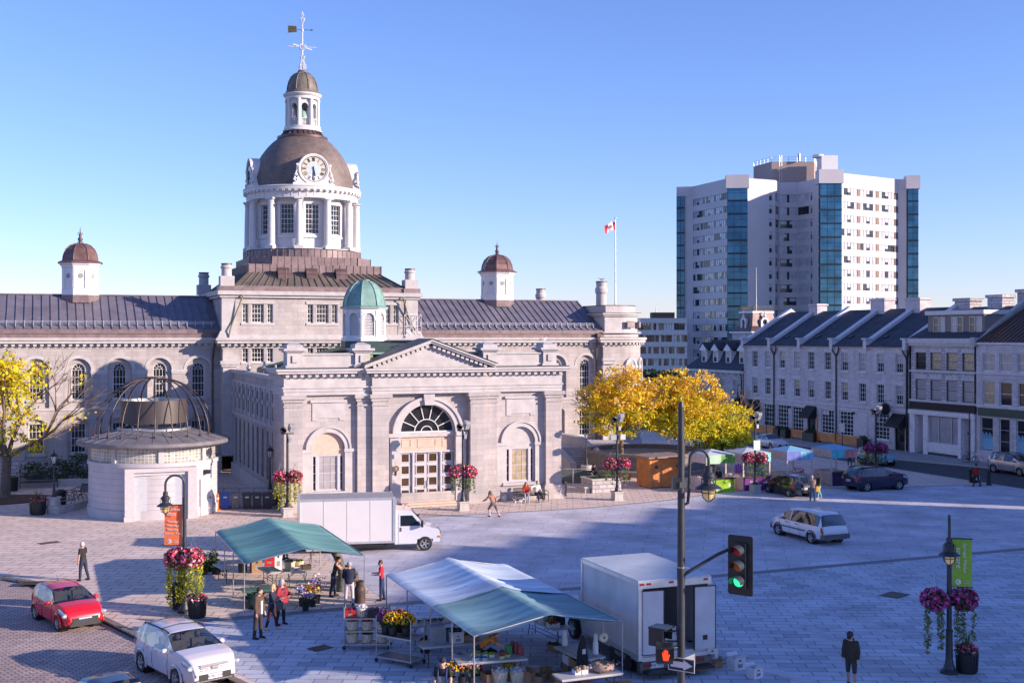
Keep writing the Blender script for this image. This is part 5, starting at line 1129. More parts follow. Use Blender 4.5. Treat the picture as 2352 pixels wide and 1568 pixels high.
 def patch(n,x0,x1,k0,k1,m,off=.014,sides=(-1,1)):
  for s in sides:
   c=B();G_=[[surf(x0+(x1-x0)*i/5,k0+(k1-k0)*j/4,s,off)for j in range(5)]for i in range(6)]
   c.add([p for r in G_ for p in r],[(i*5+j,i*5+j+1,i*5+j+6,i*5+j+5)[::s]for i in range(5)for j in range(4)],0,True);c.build(n,m,t)
 hx={'hatch':(L-.62,L-.1),'suv':(L-.58,L-.1),'van':(L-.5,L-.12),'sedan':(L-.5,L-.1)}[kind]
 patch('headlight',hx[0],hx[1],2.75,3.95,Mhl)
 patch('tail_light',.03,.34 if kind!='van' else .22,2.6 if kind!='van' else 2.3,3.9 if kind!='van' else 3.7,Mtl)
 for s in(-1,1):
  xh=L-.16;q0=Vector(surf(xh,2.95,s,.02));q1=Vector(surf(xh,3.9,s,.02));i0=0;b=B();b.ball((0,0,0),1,12,0);b.xf(0,Matrix.Translation((q0+q1)/2+Vector((-.05,-s*.07,-.02)))@Matrix.Rotation(-s*.55,4,'Z')@Matrix.Rotation(-.45,4,'Y')@Matrix.Diagonal((.09,.25,.10,1)));b.build('headlight',[Mhl],t)
 b=B();zg=lerp_tab(S['belt'],L)-.02;b.box(L/2-.03,L/2+.012,-W*.30,W*.30,S['clear']+.16,S['clear']+.36);b.box(L/2-.1,L/2-.0,-W*.36,W*.36,S['clear']+.10,S['clear']+.2);b.build('grille',Mtrim,t)
 b=B();b.bar((L/2-.015,-W*.26,zg+.03),(L/2-.015,W*.26,zg+.03),.03,.02);b.cbox((L/2+.0,0,zg+.04),(.02,.13,.09));b.build('badge',Mrim,t)
 for e,zz,rz in((L/2+.016,S['clear']+.27,PI/2),(-L/2-.014,lerp_tab(S['belt'],.05)-.18,-PI/2)):
  b=B();b.cbox((e,0,zz),(.012,.5,.16));o=b.build('number_plate',Mplate,t)
  if plate:text(plate,.12,colmat((.03,.06,.2)),o,(e+(.01 if rz>0 else-.01),0,zz),(PI/2,0,rz),.002)
 for s in(-1,1):
  b=B();p=Vector(surf(S['cowl']-.42,4.2,s,.06));i0=len(b.v);b.ball((0,0,0),.12,10,sz=.8);b.xf(i0,Matrix.Translation(p+Vector((0,s*.09,.04)))@Matrix.Diagonal((.8,1.0,.9,1)));b.build('wing_mirror',paint,t)
 b=B();b.cbox((-.25,0,S['clear']+.35),(L*.6,W*.8,.3),0,1);b.cbox((S['cowl']-L/2-.35,0,S['clear']+.66),(.5,W*.8,.22),0,1);b.cbox((-.62,0,S['clear']+.62),(.5,W*.74,.3),0,0);
 for xx in(.1,-.75):
  for s in(-1,1):b.cbox((L*0.05+xx,s*.36,1.0),(.16,.5,.62),0,0,0,-.2);b.ball((L*.05+xx-.1,s*.36,H-.26),.11,8)
 b.ring((S['cowl']-L/2-.62,.36,.98),.17,.015,14,0,'X',5)
 b.build('interior',[Mint,M['black']],t)
 if rails:
  b=B()
  for s in(-1,1):b.tube([surf(S['rtop']+.1,6.8,s,.0),surf(S['rtop']+.25,6.8,s,.06),surf(S['wtop']-.25,6.8,s,.06),surf(S['wtop'],6.8,s,.0)],.022,6)
  for xx in(S['rtop']+.55,S['wtop']-.55):b.tube([surf(xx,6.9,1,.03),surf(xx,9,1,.05),surf(xx,6.9,-1,.03)],.018,5)
  b.build('roof_rail',Mtrim,t)
 b=B()
 for s,o in((.42,.5),(-.12,.5)):b.tube([surf(S['cowl']-.02,9-abs(s)*3,1 if s>0 else-1,.02),surf(S['cowl']-.18,7.6,1,.02)if s>0 else surf(S['cowl']-.2,8.8,1,.02)],.01,4)
 b.tube([surf(.25,9,1,.01),surf(.18,8.2,1,.02)],.012,4);b.build('wiper',M['black'],t)
 for a in S['ax']:
  for s in(-1,1):wheel(t,a-L/2,s*(W/2-.10),S['rw'])
 if extra:extra(t,surf,L,W,H)
 return t
def paint(n,c,met=0.0):return mat(n,c,.22,met,var=.03,scale=.5,coat=.8)
Hd=math.radians(-71)
pred,pwhite=paint('red car paint',(.62,.008,.02)),paint('pearl white car paint',(.62,.58,.64));pvan=paint('white van paint',(.66,.66,.72))
def red_x(t,surf,L,W,H):
 b=B();b.slab(lambda u,z,d:(L/2+.0+.025-d,u,z),[(-.62,.24),(.62,.24),(.44,.5),(-.44,.5)],0,.05);b.build('lower_grille',Mtrim,t);b=B();b.tube([(-1.0,0,1.5),(-1.15,0,1.72)],.008,4);b.build('aerial',M['black'],t)
car('red_hatchback','shiny red hatchback parked at the left kerb behind the white SUV','car','hatch',.92,50.35,Hd,pred,-.13,'A5HZ 708',extra=red_x)
def esc_x(t,surf,L,W,H):
 b=B()
 for i in range(4):b.bar((L/2-.02,-.5,.72+.055*i),(L/2-.02,.5,.72+.055*i),.05,.028)
 b.cbox((L/2,0,.8),(.05,.22,.1));b.build('chrome_grille',Mrim,t)
 for s in(-1,1):b=B();b.cbox((L/2-.13,s*.66,.5),(.1,.14,.1),s*.35);b.build('fog_lamp',Mtrim,t)
car('white_suv','pearl white SUV with black roof rails at the kerb, bottom of the photo','car','suv',4.45,40.9,Hd,pwhite,-.13,'BZBC 114',True,extra=esc_x)
car('dark_sedan','dark blue car with only its roof showing at the bottom edge','car','sedan',2.0,36.15,Hd,paint('midnight blue paint',(.01,.012,.03)),-.13)
def van_x(t,surf,L,W,H):
 for s in(-1,1):
  b=B();b.tube([surf(1.5,2.2,s,.02),surf(3.9,2.2,s,.02)],.035,4);b.build('rub_strip',Mtrim,t)
  c=B();c.add([surf(.03,2.3,s,.02),surf(.2,2.3,s,.02),surf(.2,2.6,s,.02),surf(.03,2.6,s,.02)],[(0,1,2,3)]);c.build('indicator',Mamb,t)
 b=B();b.box(-L/2-.06,-L/2+.25,-W*.45,W*.45,.36,.62);b.box(L/2-.3,L/2+.03,-W*.42,W*.42,.3,.52);b.build('bumper',mat('grey plastic bumper',(.10,.10,.12),.6),t)
car('white_minivan','white minivan with grey bumpers crossing the open plaza alone','minivan','van',39.85,54.95,PI/2,pvan,0,'',clad=mat('grey plastic bumper',(.10,.10,.12),.6),extra=van_x)
car('black_hatchback','shiny black hatchback parked by the purple booth panel','car','hatch',49.6,70.8,PI/2,paint('black car paint',(.006,.006,.008)),0,'CBJF 27')
def pil_x(t,surf,L,W,H):
 b=B()
 for s in(-1,1):b.tube([surf(.55,4.1,s,.01),surf(.8,5.9,s,.01),surf(2.4,6.0,s,.01),surf(3.1,4.4,s,.01)],.02,5);
 b.build('chrome_trim',Mrim,t)
o=car('navy_suv','dark navy SUV with chrome window trim facing right beside the booths','car','suv',57.25,70.75,0,paint('navy car paint',(.008,.012,.05)),0,'CAVH 521',True,extra=pil_x);o.scale=(1.07,1.04,1.05)
car('light_blue_hatchback','pale turquoise electric hatchback parked behind the last booth','car','hatch',69.3,85.6,-PI/2,paint('turquoise car paint',(.12,.36,.48)),-.13)
o=car('silver_suv','silver SUV parked before the bank house at the right edge','car','suv',75.2,75.2,-PI/2,paint('silver car paint',(.42,.40,.42),.4),-.13,'',True);o.scale=(1.05,1.03,1.03)
car('white_sedan','white saloon car parked on the side street behind the booths','car','sedan',69.3,102,-PI/2,paint('white car paint',(.62,.62,.66)),-.13)
Mbox=mat('white truck panel',(.66,.63,.65),.5,var=.04,scale=.6);Mbox2=mat('weathered white truck panel',(.50,.50,.54),.55,var=.12,scale=1.2)
hd=math.radians(-11.5);e1,n1=Vector((math.cos(hd),math.sin(hd))),Vector((-math.sin(hd),math.cos(hd)))
w0=Vector((18.78,59.3));o_=w0+n1*.95
bt=thing('box_truck','white box van truck parked behind the green canopy, cab facing right','truck',(o_.x,o_.y,0),hd)
b=B();b.box(-6.55,-1.64,-1.15,1.15,.55,2.85);b.build('cargo_box',Mbox,bt)
b=B()
for y in(-1.17,1.17):
 b.box(-6.56,-1.62,min(y,y*.97),max(y,y*.97),.5,.62);b.box(-6.56,-1.62,min(y,y*.97),max(y,y*.97),2.76,2.88);b.box(-1.72,-1.58,min(y*1.01,y*.95),max(y*1.01,y*.95),.52,2.9);b.box(-6.62,-6.5,min(y*1.01,y*.95),max(y*1.01,y*.95),.52,2.9)
 for x in(-5.3,-4.1,-2.9):b.box(x-.012,x+.012,min(y*.99,y*.98),max(y*.99,y*.98),.62,2.76)
b.box(-6.64,-6.5,-1.15,1.15,2.74,2.89);b.box(-6.6,-1.6,-1.14,1.14,2.851,2.862,1);b.build('box_rail',[M['alu'],mat('grey van roof',(.36,.33,.33),.7,var=.15)],bt)
b=B();b.box(-6.63,-6.56,-.95,.95,.65,2.7);b.build('rear_opening',M['black'],bt)
b=B();b.box(-6.4,-1.6,-.9,-.4,.33,.52);b.box(-6.4,-1.6,.4,.9,.33,.52);b.box(-5.9,-2.2,-1.05,-1.0,.3,.54);b.build('chassis',M['black'],bt)
cp=[(-1.6,.38),(-.42,.38),(-.42,.62),(.42,.62),(.42,.45),(.78,.45),(.82,.8),(.72,1.12),(.05,1.28),(-.55,1.95),(-.75,2.12),(-1.6,2.2)]
b=B();b.slab(lambda u,z,d:(u,d,z),cp,-.92,.92);b.build('cab',pvan,bt)
b=B();b.slab(lambda u,z,d:(u+.03,d,z+.02),[(.0,1.3),(-.56,1.97),(-.6,1.97),(-.04,1.3)],-.82,.82);b.build('windscreen',Mgl,bt)
for s in(-1,1):
 y=s*.925;b=B();b.slab(lambda u,z,d:(u,y+s*d,z),[(-1.4,.42),(-.5,.42),(-.42,.65),(-.1,.9),(-.1,1.28),(-.62,1.95),(-1.4,1.98)],0,.012);d=b.build('door',pvan,bt)
 b=B();b.slab(lambda u,z,d:(u,y+s*(.014+d),z),[(-1.3,1.33),(-.22,1.33),(-.68,1.88),(-1.3,1.88)],0,.008);b.build('side_window',Mgl,d)
 b=B();b.cbox((-1.28,s*.95,1.15),(.06,.04,.2));b.build('handle',M['black'],d)
 b=B();b.cbox((-.18,s*1.12,1.45),(.12,.22,.34));b.tube([(-.2,s*.92,1.4),(-.18,s*1.1,1.4)],.02,5);b.build('wing_mirror',M['black'],bt)
 b=B();b.cbox((.68,s*.74,.92),(.22,.34,.26));b.build('headlight',Mhl,bt);b=B();b.cbox((.72,s*.83,.72),(.16,.2,.12));b.build('indicator',Mamb,bt)
b=B();b.box(.62,.92,-.9,.9,.4,.56);b.box(.78,.86,-.55,.55,.6,1.0,1);b.build('bumper',[M['alu'],Mtrim],bt)
for x,s in((0,-1),(0,1),(-4.6,-1),(-4.6,1)):wheel(bt,x,s*.86,.375,.24)
mt=thing('market_truck','weathered white box truck with open rear doors behind the traffic light pole','truck',(18.3,34.5,0))
b=B();W2,L2,zt,zb=2.72,4.35,3.18,.68
b.box(0,.05,0,L2,zb,zt);b.box(W2-.05,W2,0,L2,zb,zt);b.box(.05,W2-.05,L2-.05,L2,zb,zt);b.box(.05,W2-.05,.02,L2-.05,zb,zb+.1);b.build('cargo_box',Mbox2,mt)
b=B();b.box(-.02,W2+.02,-.02,L2+.02,zt,zt+.05);b.build('truck_roof',mat('blue white truck roof',(.46,.50,.56),.5,var=.15,scale=.8),mt)
b=B()
for x in(-.03,W2-.12):b.box(x,x+.15,-.06,.06,zb-.1,zt)
b.box(.12,W2-.12,-.06,.06,zt-.22,zt);b.box(-.03,.02,.06,L2,zt-.12,zt+.02);b.box(-.03,.02,.06,L2,zb-.12,zb+.1);b.box(W2-.02,W2+.03,.06,L2,zb-.12,zt*.0+zb+.1);b.box(-.04,.03,L2-.08,L2+.04,zb,zt)
b.box(.12,W2-.12,-.05,.05,zb-.14,zb);b.build('box_rail',M['alu'],mt)
for x in(.1,.35,1.2,1.55,W2-.2):b=B();b.cbox((x,-.07,zt-.07),(.16,.03,.07));b.build('marker_light',Mtl,mt)
b=B();i0=0;b.box(0,.72,-.05,.0,zb+.12,zt-.3);b.xf(0,Matrix.Translation((.12,-.07,0))@Matrix.Rotation(-.1,4,'Z'));d=b.build('rear_door',Mbox2,mt)
b=B();b.box(-.02,.74,-.058,.008,zb+.09,zb+.12);b.box(-.02,.74,-.058,.008,zt-.3,zt-.27);b.box(.72,.75,-.058,.008,zb+.1,zt-.28);b.xf(0,Matrix.Translation((.12,-.07,0))@Matrix.Rotation(-.1,4,'Z'));b.build('door_seal',M['black'],d)
b=B();b.box(-.04,.72,-.05,.0,zb+.12,zt-.3);b.xf(0,Matrix.Translation((W2-.62,-.1,0))@Matrix.Rotation(-.05,4,'Z'));d=b.build('rear_door',Mbox2,mt)
b=B();b.box(-.07,-.04,-.058,.008,zb+.09,zt-.27);b.box(.72,.75,-.058,.008,zb+.09,zt-.27);b.box(-.07,.75,-.058,.008,zt-.3,zt-.27);b.cbox((.34,-.06,zb+.5),(.16,.02,.16));b.xf(0,Matrix.Translation((W2-.62,-.1,0))@Matrix.Rotation(-.05,4,'Z'));b.build('door_seal',M['black'],d)
b=B();b.box(.0,W2,-.12,.1,.22,zb-.15);b.box(.3,W2-.3,.1,L2+1.6,.35,zb-.12,1);b.box(.1,W2-.1,-.5,-.12,.22,.3,1);b.build('rear_bumper',[mat('rusty grey steel',(.13,.115,.11),.8,var=.35),M['black']],mt)
b=B();b.cbox((.62,-.13,.42),(.5,.02,.17));o=b.build('number_plate',Mplate,mt);text('499 7FK',.15,colmat((.03,.06,.2)),o,(.62,-.145,.42),(PI/2,0,0),.002)
for s in(.25,W2-.45):b=B();b.cbox((s,-.13,.45),(.3,.02,.12));b.build('tail_light',mat('dusty tail lamp',(.2,.02,.02),.4),mt)
b=B();b.box(-.06,-.03,.5,2.0,.12,.62);o=b.build('mud_flap',M['black'],mt);text('MATNEY',.2,M['offwhite'],o,(-.065,1.2,.5),(PI/2,0,-PI/2),.002);text('1-800-764',.12,M['offwhite'],o,(-.065,1.2,.22),(PI/2,0,-PI/2),.002)
b=B();b.slab(lambda u,z,d:(d,u,z),[(L2+.1,.5),(L2+1.9,.5),(L2+1.95,1.1),(L2+1.2,1.25),(L2+.8,2.0),(L2+.1,2.05)],.35,2.3);b.build('cab',Mbox2,mt)
for x,y in((.25,.9),(W2-.25,.9),(.25,L2+1.2),(W2-.25,L2+1.2)):
 o=wheel(mt,x,y,.4,.24);o.rotation_euler=(0,0,PI/2 if x>1 else-PI/2)
def bike(x,y,rz,col,label,lean=.0,z=0):
 t=thing('bicycle',label,'bicycle',(x,y,z),rz,None);t.rotation_euler=(lean,0,rz);b=B()
 j=dict(bb=(0,0,.28),st=(-.16,0,.82),hd=(.42,0,.85),hb=(.46,0,.72),ra=(-.5,0,.33),fa=(.58,0,.33))
 for p,q in(('bb','st'),('st','hd'),('bb','hb'),('hd','hb'),('bb','ra'),('st','ra'),('hb','fa')):b.tube([j[p],j[q]],.02,6)
 b.tube([(-.16,0,.82),(-.18,0,.95)],.015,6);b.build('bike_frame',col,t)
 b=B();b.cbox((-.19,0,.97),(.26,.13,.05));b.build('saddle',M['black'],t);b=B();b.tube([(.42,0,.85),(.4,0,1.02)],.014,6);b.tube([(.3,-.28,1.04),(.42,-.2,1.04),(.4,0,1.02),(.42,.2,1.04),(.3,.28,1.04)],.014,6);b.build('handlebar',M['black'],t)
 for a in('ra','fa'):
  b=B();b.ring(j[a],.32,.022,22,0,'Y');
  for k in range(8):b.tube([j[a],(j[a][0]+.31*math.cos(k*PI/4),0,.33+.31*math.sin(k*PI/4))],.004,3,1)
  b.build('wheel',[M['rubber'],M['steel']],t)
 b=B();b.ring((0,0,.28),.09,.012,12,0,'Y');b.tube([(0,-.1,.28),(.12,-.1,.22)],.014,5);b.tube([(0,.1,.28),(-.12,.1,.34)],.014,5);b.build('crank',M['steel'],t);return t
PEND=[]
SKIN=mat('skin',(.50,.30,.23),.55,var=.06);SKIN2=mat('ruddier skin',(.52,.27,.2),.55,var=.06)  # second skin tone is slightly redder
HAIRC=dict(grey=colmat((.38,.36,.37)),dark=colmat((.03,.02,.018)),brown=colmat((.12,.06,.035)),blond=colmat((.55,.40,.22)),white=colmat((.55,.53,.54)),red=colmat((.2,.06,.03)))
def remesh(o,vox=.017,it=3):
 m=o.modifiers.new('r','REMESH');m.mode='VOXEL';m.voxel_size=vox;m.use_smooth_shade=True
 s=o.modifiers.new('s','SMOOTH');s.factor=.5;s.iterations=it;PEND.append(o)
def person(label,x,y,face,Hh=1.72,top='long',tc=(.1,.1,.1),bottom='trousers',bc=(.02,.025,.05),hair='brown',hs='short',hat=None,shoe=(.03,.025,.025),legs=((4,4,4),(-4,4,4)),arms=((8,10,12),(8,10,12)),lean=3,headyaw=0,headtilt=0,z=0,skin=None,extra=None,group=None,tmat=None,male=True):
 t=thing('person',label,'person',(x,y,z),face,group);s=Hh/1.75
 ca=lambda a:math.cos(math.radians(a));sa=lambda a:math.sin(math.radians(a))
 J={};hipw=.095
 for n,sg,(f,k,ab)in(('L',1,legs[0]),('R',-1,legs[1])):
  h=Vector((0,sg*hipw,0));d1=Vector((sa(f)*ca(ab),sg*sa(ab),-ca(f)*ca(ab)));kn=h+d1*.43;d2=Vector((sa(f-k),sg*sa(ab)*.5,-ca(f-k))).normalized();J[n]=[h,kn,kn+d2*.42,d2]
 hz=.085-min(J['L'][2].z,J['R'][2].z);up=Vector((0,0,hz))
 for n in 'LR':J[n]=[p+up for p in J[n][:3]]+J[n][3:]
 Mt=Matrix.Translation(up)@Matrix.Rotation(math.radians(lean),4,'Y');T_=lambda p:Mt@Vector(p)
 sw=.185 if male else .165;A={}
 for n,sg,(fl,el,ab)in(('l',1,arms[0]),('r',-1,arms[1])):
  sh=T_((0,sg*sw,.50));fb=fl+lean*.0;d1=Vector((sa(fb)*ca(ab),sg*sa(ab),-ca(fb)*ca(ab)));e=sh+d1*.285
  d2=Vector((sa(fb+el),-sg*sa(el)*.32+sg*sa(ab)*.4,-ca(fb+el))).normalized();w=e+d2*.255;A[n]=[sh,e,w,d2,sg]
 nk,hd_=T_((.0,0,.56)),T_((.03,0,.70));Hm=Matrix.Translation(hd_)@Matrix.Rotation(math.radians(headyaw),4,'Z')@Matrix.Rotation(math.radians(headtilt),4,'Y');P_=lambda p:Hm@Vector(p)
 def torso(b,g_=0,z0=-.06,z1=.54,sl=1.0):
  pr=[(.08,-.1),(.155,-.04),(.158,.05),(.14,.18),(.16,.33),(.172,.44),(.15,.51),(.08,.55),(.05,.6)];i0=len(b.v)
  pr=[(max(.02,(r+g_)*(sw/.185*.5+.5)),z)for r,z in pr if z0-.05<=z<=z1+.06];b.lathe([(.01,pr[0][1])]+pr+[(.01,pr[-1][1])],(0,0,0),16,sp=True);b.xf(i0,Mt@Matrix.Diagonal((.68 if male else .66,1.05,1,1)))
  return b
 def leg(b,n,g_=0,to=1.0,ank=True):
  h,k,a,d=J[n];q=k+(a-k)*to;b.tube([h+Vector((0,0,.03)),h+(k-h)*.5,k],[.088+g_,.078+g_,.056+g_],10);b.ball(k,.056+g_,10)
  if to>0:b.tube([k,k+(q-k)*.4,q],[.056+g_,.056+g_,.040+g_*1.4],10)
 def arm(b,n,g_=0,to=2.0):
  sh,e,w,d,sg=A[n];b.ball(sh,.062+g_,10);q=sh+(e-sh)*min(1,to);b.tube([sh,q],[.055+g_,.046+g_],10)
  if to>1:b.ball(e,.045+g_,8);q=e+(w-e)*(to-1);b.tube([e,q],[.045+g_,.032+g_],10)
 b=B();torso(b);[leg(b,n)for n in 'LR'];[arm(b,n)for n in 'lr']
 b.tube([T_((0,0,.5)),hd_],.052,10);i0=len(b.v);b.ball((0,0,.01),.092,14,sz=1.28);b.ball((.03,0,-.055),.062,10);b.tube([(.085,0,.02),(.112,0,-.02),(.08,0,-.03)],[.012,.018,.012],6);b.ball((0,.09,-.005),.025,6);b.ball((0,-.09,-.005),.025,6);b.xf(i0,Hm)
 for n in 'lr':
  sh,e,w,d,sg=A[n];sd=d.cross(Vector((0,0,1)));sd=sd.normalized()if sd.length>.3 else Vector((1,0,0));sd=Vector((sd.x,sd.y,sd.z));ns=sd.cross(d);palm=w+d*.075
  b.tube([w-d*.02,palm],[.030,.036],8);b.ball(palm,.034,8)
  for i,ln in enumerate((.065,.078,.07,.055)):o=sd*(-.027+.018*i);b.tube([palm+o,palm+o+d*ln*.6+ns*.006,palm+o+d*ln+ns*.03],[.0105,.010,.008],6)
  b.tube([w+d*.03-sd*.02,w+d*.07-sd*.055,w+d*.10-sd*.06],[.013,.011,.009],6)
 for n in 'LR':h,k,a,d=J[n];b.ball(a,.042,8);b.tube([a-Vector((.03,0,.03)),a+Vector((.16,0,-.05))],[.045,.03],8)
 o=b.build('body',skin or SKIN,t);o.scale=(s,s,s);remesh(o,.013,4);o['x']=0;del o['x']
 def cl(name,b,c,vox=.018,it=3,m=None):
  q=b.build(name,m or colmat(c),t);q.scale=(s,s,s);remesh(q,vox,it);return q
 b=B()
 for sg in(-1,1):b.ball(P_((.083,sg*.034,.018)),.011,6)
 q=b.build('eyes',HAIRC['dark'],t);q.scale=(s,s,s)
 if top=='poncho':
  b=B();i0=0;b.lathe([(.03,.56),(.1,.53),(.2,.45),(.30,.25),(.36,.05),(.38,-.06),(.34,-.06),(.3,.1)],(0,0,0),20,sp=True);b.lathe([(.01,-.05),(.36,-.05)],(0,0,0),20);b.xf(0,Mt@Matrix.Diagonal((.72,1.0,1,1)));[arm(b,n,.03,1.7)for n in 'lr'];cl('poncho',b,tc,.02,3,tmat)
 elif top:
  b=B();torso(b,{'jacket':.03,'hoodie':.035,'puffer':.045}.get(top,.014),-.14 if top in('jacket','long','puffer','hoodie')else-.05,.52)
  to={'tee':.75,'vest':.05}.get(top,1.95);[arm(b,n,.018 if to<1 else .02,to)for n in 'lr' if top!='vest']
  if top=='hoodie':b.ball(T_((-.07,0,.55)),.1,10)
  cl({'tee':'shirt','long':'sweater','jacket':'jacket','vest':'top','hoodie':'hoodie','puffer':'jacket'}[top],b,tc,.018,3,tmat)
 b=B();i0=0;b.lathe([(.01,-.13),(.13,-.12),(.168,-.03),(.16,.06),(.145,.1),(.01,.1)],(0,0,0),14,sp=True);b.xf(0,Matrix.Translation(up)@Matrix.Rotation(math.radians(lean*.5),4,'Y')@Matrix.Diagonal((.72,1.05,1,1)))
 if bottom=='skirt':b.lathe([(.01,.1),(.14,.1),(.19,-.1),(.24,-.4),(.01,-.4)],up,14,sp=True)
 else:[leg(b,n,.014 if bottom!='leggings' else .006,.95 if bottom!='shorts' else .12)for n in 'LR']
 cl({'shorts':'shorts','skirt':'skirt'}.get(bottom,'trousers'),b,bc)
 b=B()
 for n in 'LR':h,k,a,d=J[n];b.tube([a+Vector((-.06,0,-.045)),a+Vector((.05,0,-.04)),a+Vector((.185,0,-.055))],[.045,.05,.035],8);b.tube([a+Vector((0,0,.03)),a+Vector((0,0,-.04))],.05,8)
 cl('shoes',b,shoe,.015,2)
 if hs!='none':
  b=B();i0=0;b.ball((-.018,0,.04),.102,12,sz=1.12)
  if hs in('long','bob'):
   ln=.30 if hs=='long' else .16
   for k in range(7):a=math.radians(95+28.3*k);b.tube([(.085*math.cos(a)-.01,.1*math.sin(a),.06),(.1*math.cos(a)-.01,.115*math.sin(a),-.06),(.09*math.cos(a)-.02,.10*math.sin(a),-ln)],[.035,.04,.03],6)
  if hs=='bun':b.ball((-.12,0,.06),.05,8)
  b.xf(0,Hm);q=cl('hair',b,(0,0,0),.014,2,HAIRC[hair])
 if hat:
  b=B();b.lathe([(.01,.16),(.06,.155),(.1,.11),(.108,.04),(.104,.035),(.01,.03)],(-.01,0,0),16,sp=True);b.slab(lambda u,v,d:(u,v,.038+d),[(.07,-.08),(.17,-.06),(.19,0),(.17,.06),(.07,.08)],0,.012);b.xf(0,Hm);q=b.build('cap',colmat(hat),t);q.scale=(s,s,s)
 if extra:extra(t,J,A,T_,P_,s,cl)
 return t
def face(dx,dy):return math.atan2(dy,dx)
CAMDIR=lambda x,y:math.atan2(-y,-x)
def finish_people():
 bpy.context.view_layer.update();dg=bpy.context.evaluated_depsgraph_get();new=[(o,bpy.data.meshes.new_from_object(o.evaluated_get(dg)))for o in PEND]
 for o,me in new:o.modifiers.clear();old=o.data;me.name=o.name.split('.')[0];o.data=me;bpy.data.meshes.remove(old)
def bag(c,side=1,zz=-.25,sz=(.3,.12,.26),nm='handbag'):
 def f(t,J,A,T_,P_,s,cl):
  b=B();w=A['l' if side>0 else 'r'][2];b.cbox(w+Vector((0,side*.04,zz)),sz);b.tube([w+Vector((-.1,side*.04,zz+sz[2]/2)),w+Vector((0,side*.04,.0)),w+Vector((.1,side*.04,zz+sz[2]/2))],.012,5);q=b.build(nm,colmat(c),t);q.scale=(s,s,s)
 return f
plaid=brick('red tartan wool',(.42,.01,.03),(.06,.005,.02),(.22,.06,.08),.12,.12,.008,flat=False,stain=.2,bump=0)
rgt=-TH
person('person in dark polo shirt and jeans with white hair walking alone on sunlit pavers',*g(191,1333),rgt+PI*.9,1.78,'tee',(.015,.015,.02),hair='white',legs=((8,6,3),(-10,8,3)),arms=((0,8,14),(5,75,16)),skin=SKIN2)
def shirt_x(t,J,A,T_,P_,s,cl):
 b=B();b.cbox(T_((.13,0,.2)),(.02,.12,.52));q=b.build('shirt_front',M['offwhite'],t);q.scale=(s,s,s)
person('person in brown leather jacket and dark trousers, leftmost of the chatting three',*g(593,1466),rgt-.35,1.9,'jacket',(.09,.05,.035),bc=(.035,.025,.025),hair='dark',legs=((3,2,3),(-4,2,4)),arms=((4,14,6),(0,8,6)),headyaw=12,extra=shirt_x)
person('blonde person in navy puffer jacket and beige ankle boots, middle of the chatting three',*g(624,1446),rgt-.1,1.77,'puffer',(.02,.022,.045),'leggings',(.035,.008,.018),'blond','bob',shoe=(.5,.38,.3),legs=((14,4,2),(-10,6,2)),arms=((15,80,8),(25,80,8)),extra=bag((.015,.02,.05),-1),male=False)
person('person in red tartan poncho with long grey hair and black trousers',*g(645,1434),rgt-.5,1.8,'poncho',(.4,.02,.05),bc=(.012,.012,.014),hair='grey',hs='bob',arms=((20,70,20),(10,40,30)),headyaw=40,tmat=plaid,extra=bag((.02,.03,.06),-1,-.1,(.2,.08,.16)),male=False)
person('person in sleeveless black top bending over the crates under the green canopy',*g(766,1369),rgt+.1,1.74,'vest',(.02,.018,.022),bc=(.02,.03,.06),hair='brown',hs='bun',lean=16,headtilt=25,legs=((6,4,3),(-8,3,3)),arms=((40,40,8),(45,35,8)),male=False,skin=SKIN2)
person('person in navy jacket and white trousers seen from behind at the green stall',*g(802,1390),PI/2-.25,1.82,'jacket',(.012,.016,.045),bc=(.50,.47,.52),hair='grey',arms=((12,50,10),(12,50,10)),legs=((2,2,5),(-2,2,5)))
person('person in red T-shirt and blue jeans standing between the two canopies',*g(877,1378),rgt+PI,1.72,'tee',(.55,.012,.04),bc=(.02,.035,.1),hair='brown',arms=((10,75,6),(14,78,6)),legs=((4,3,4),(-5,3,4)),male=False,skin=SKIN2)
def youth(t,J,A,T_,P_,s,cl):
 b=B();b.cbox(T_((.135,0,.22)),(.012,.2,.26));q=b.build('shirt_print',colmat((.14,.17,.19),var=.7,scale=22),t);q.scale=(s,s,s)
 b=B()
 for sg in(-1,1):b.tube([T_((-.08,sg*.13,.5)),T_((.03,sg*.13,.55)),T_((.13,sg*.12,.42)),T_((.13,sg*.14,.1))],.03,6)
 b.cbox(T_((-.2,0,.28)),(.16,.3,.42));q=b.build('backpack',colmat((.012,.03,.13)),t);q.scale=(s,s,s)
person('young person in black printed T-shirt, dark cap and blue backpack at the bottom edge',11.0,33.0,CAMDIR(11,33)-.2,1.8,'tee',(.008,.008,.009),bc=(.03,.03,.04),hair='brown',hat=(.015,.02,.025),arms=((5,25,12),(8,70,10)),extra=youth)
person('stallholder in orange patterned shirt bending under the blue and green tarpaulin',13.6,36.9,rgt,1.7,'tee',(.5,.16,.02),bc=(.02,.02,.04),hair='brown',lean=50,headtilt=-10,arms=((50,10,8),(60,12,8)),tmat=colmat((.5,.17,.02),var=.6,scale=18),skin=SKIN2)
person('person in black cap half hidden behind the green canopy at the truck tail',*g(655,1284),rgt+PI,1.76,'long',(.02,.02,.025),hat=(.01,.01,.012))
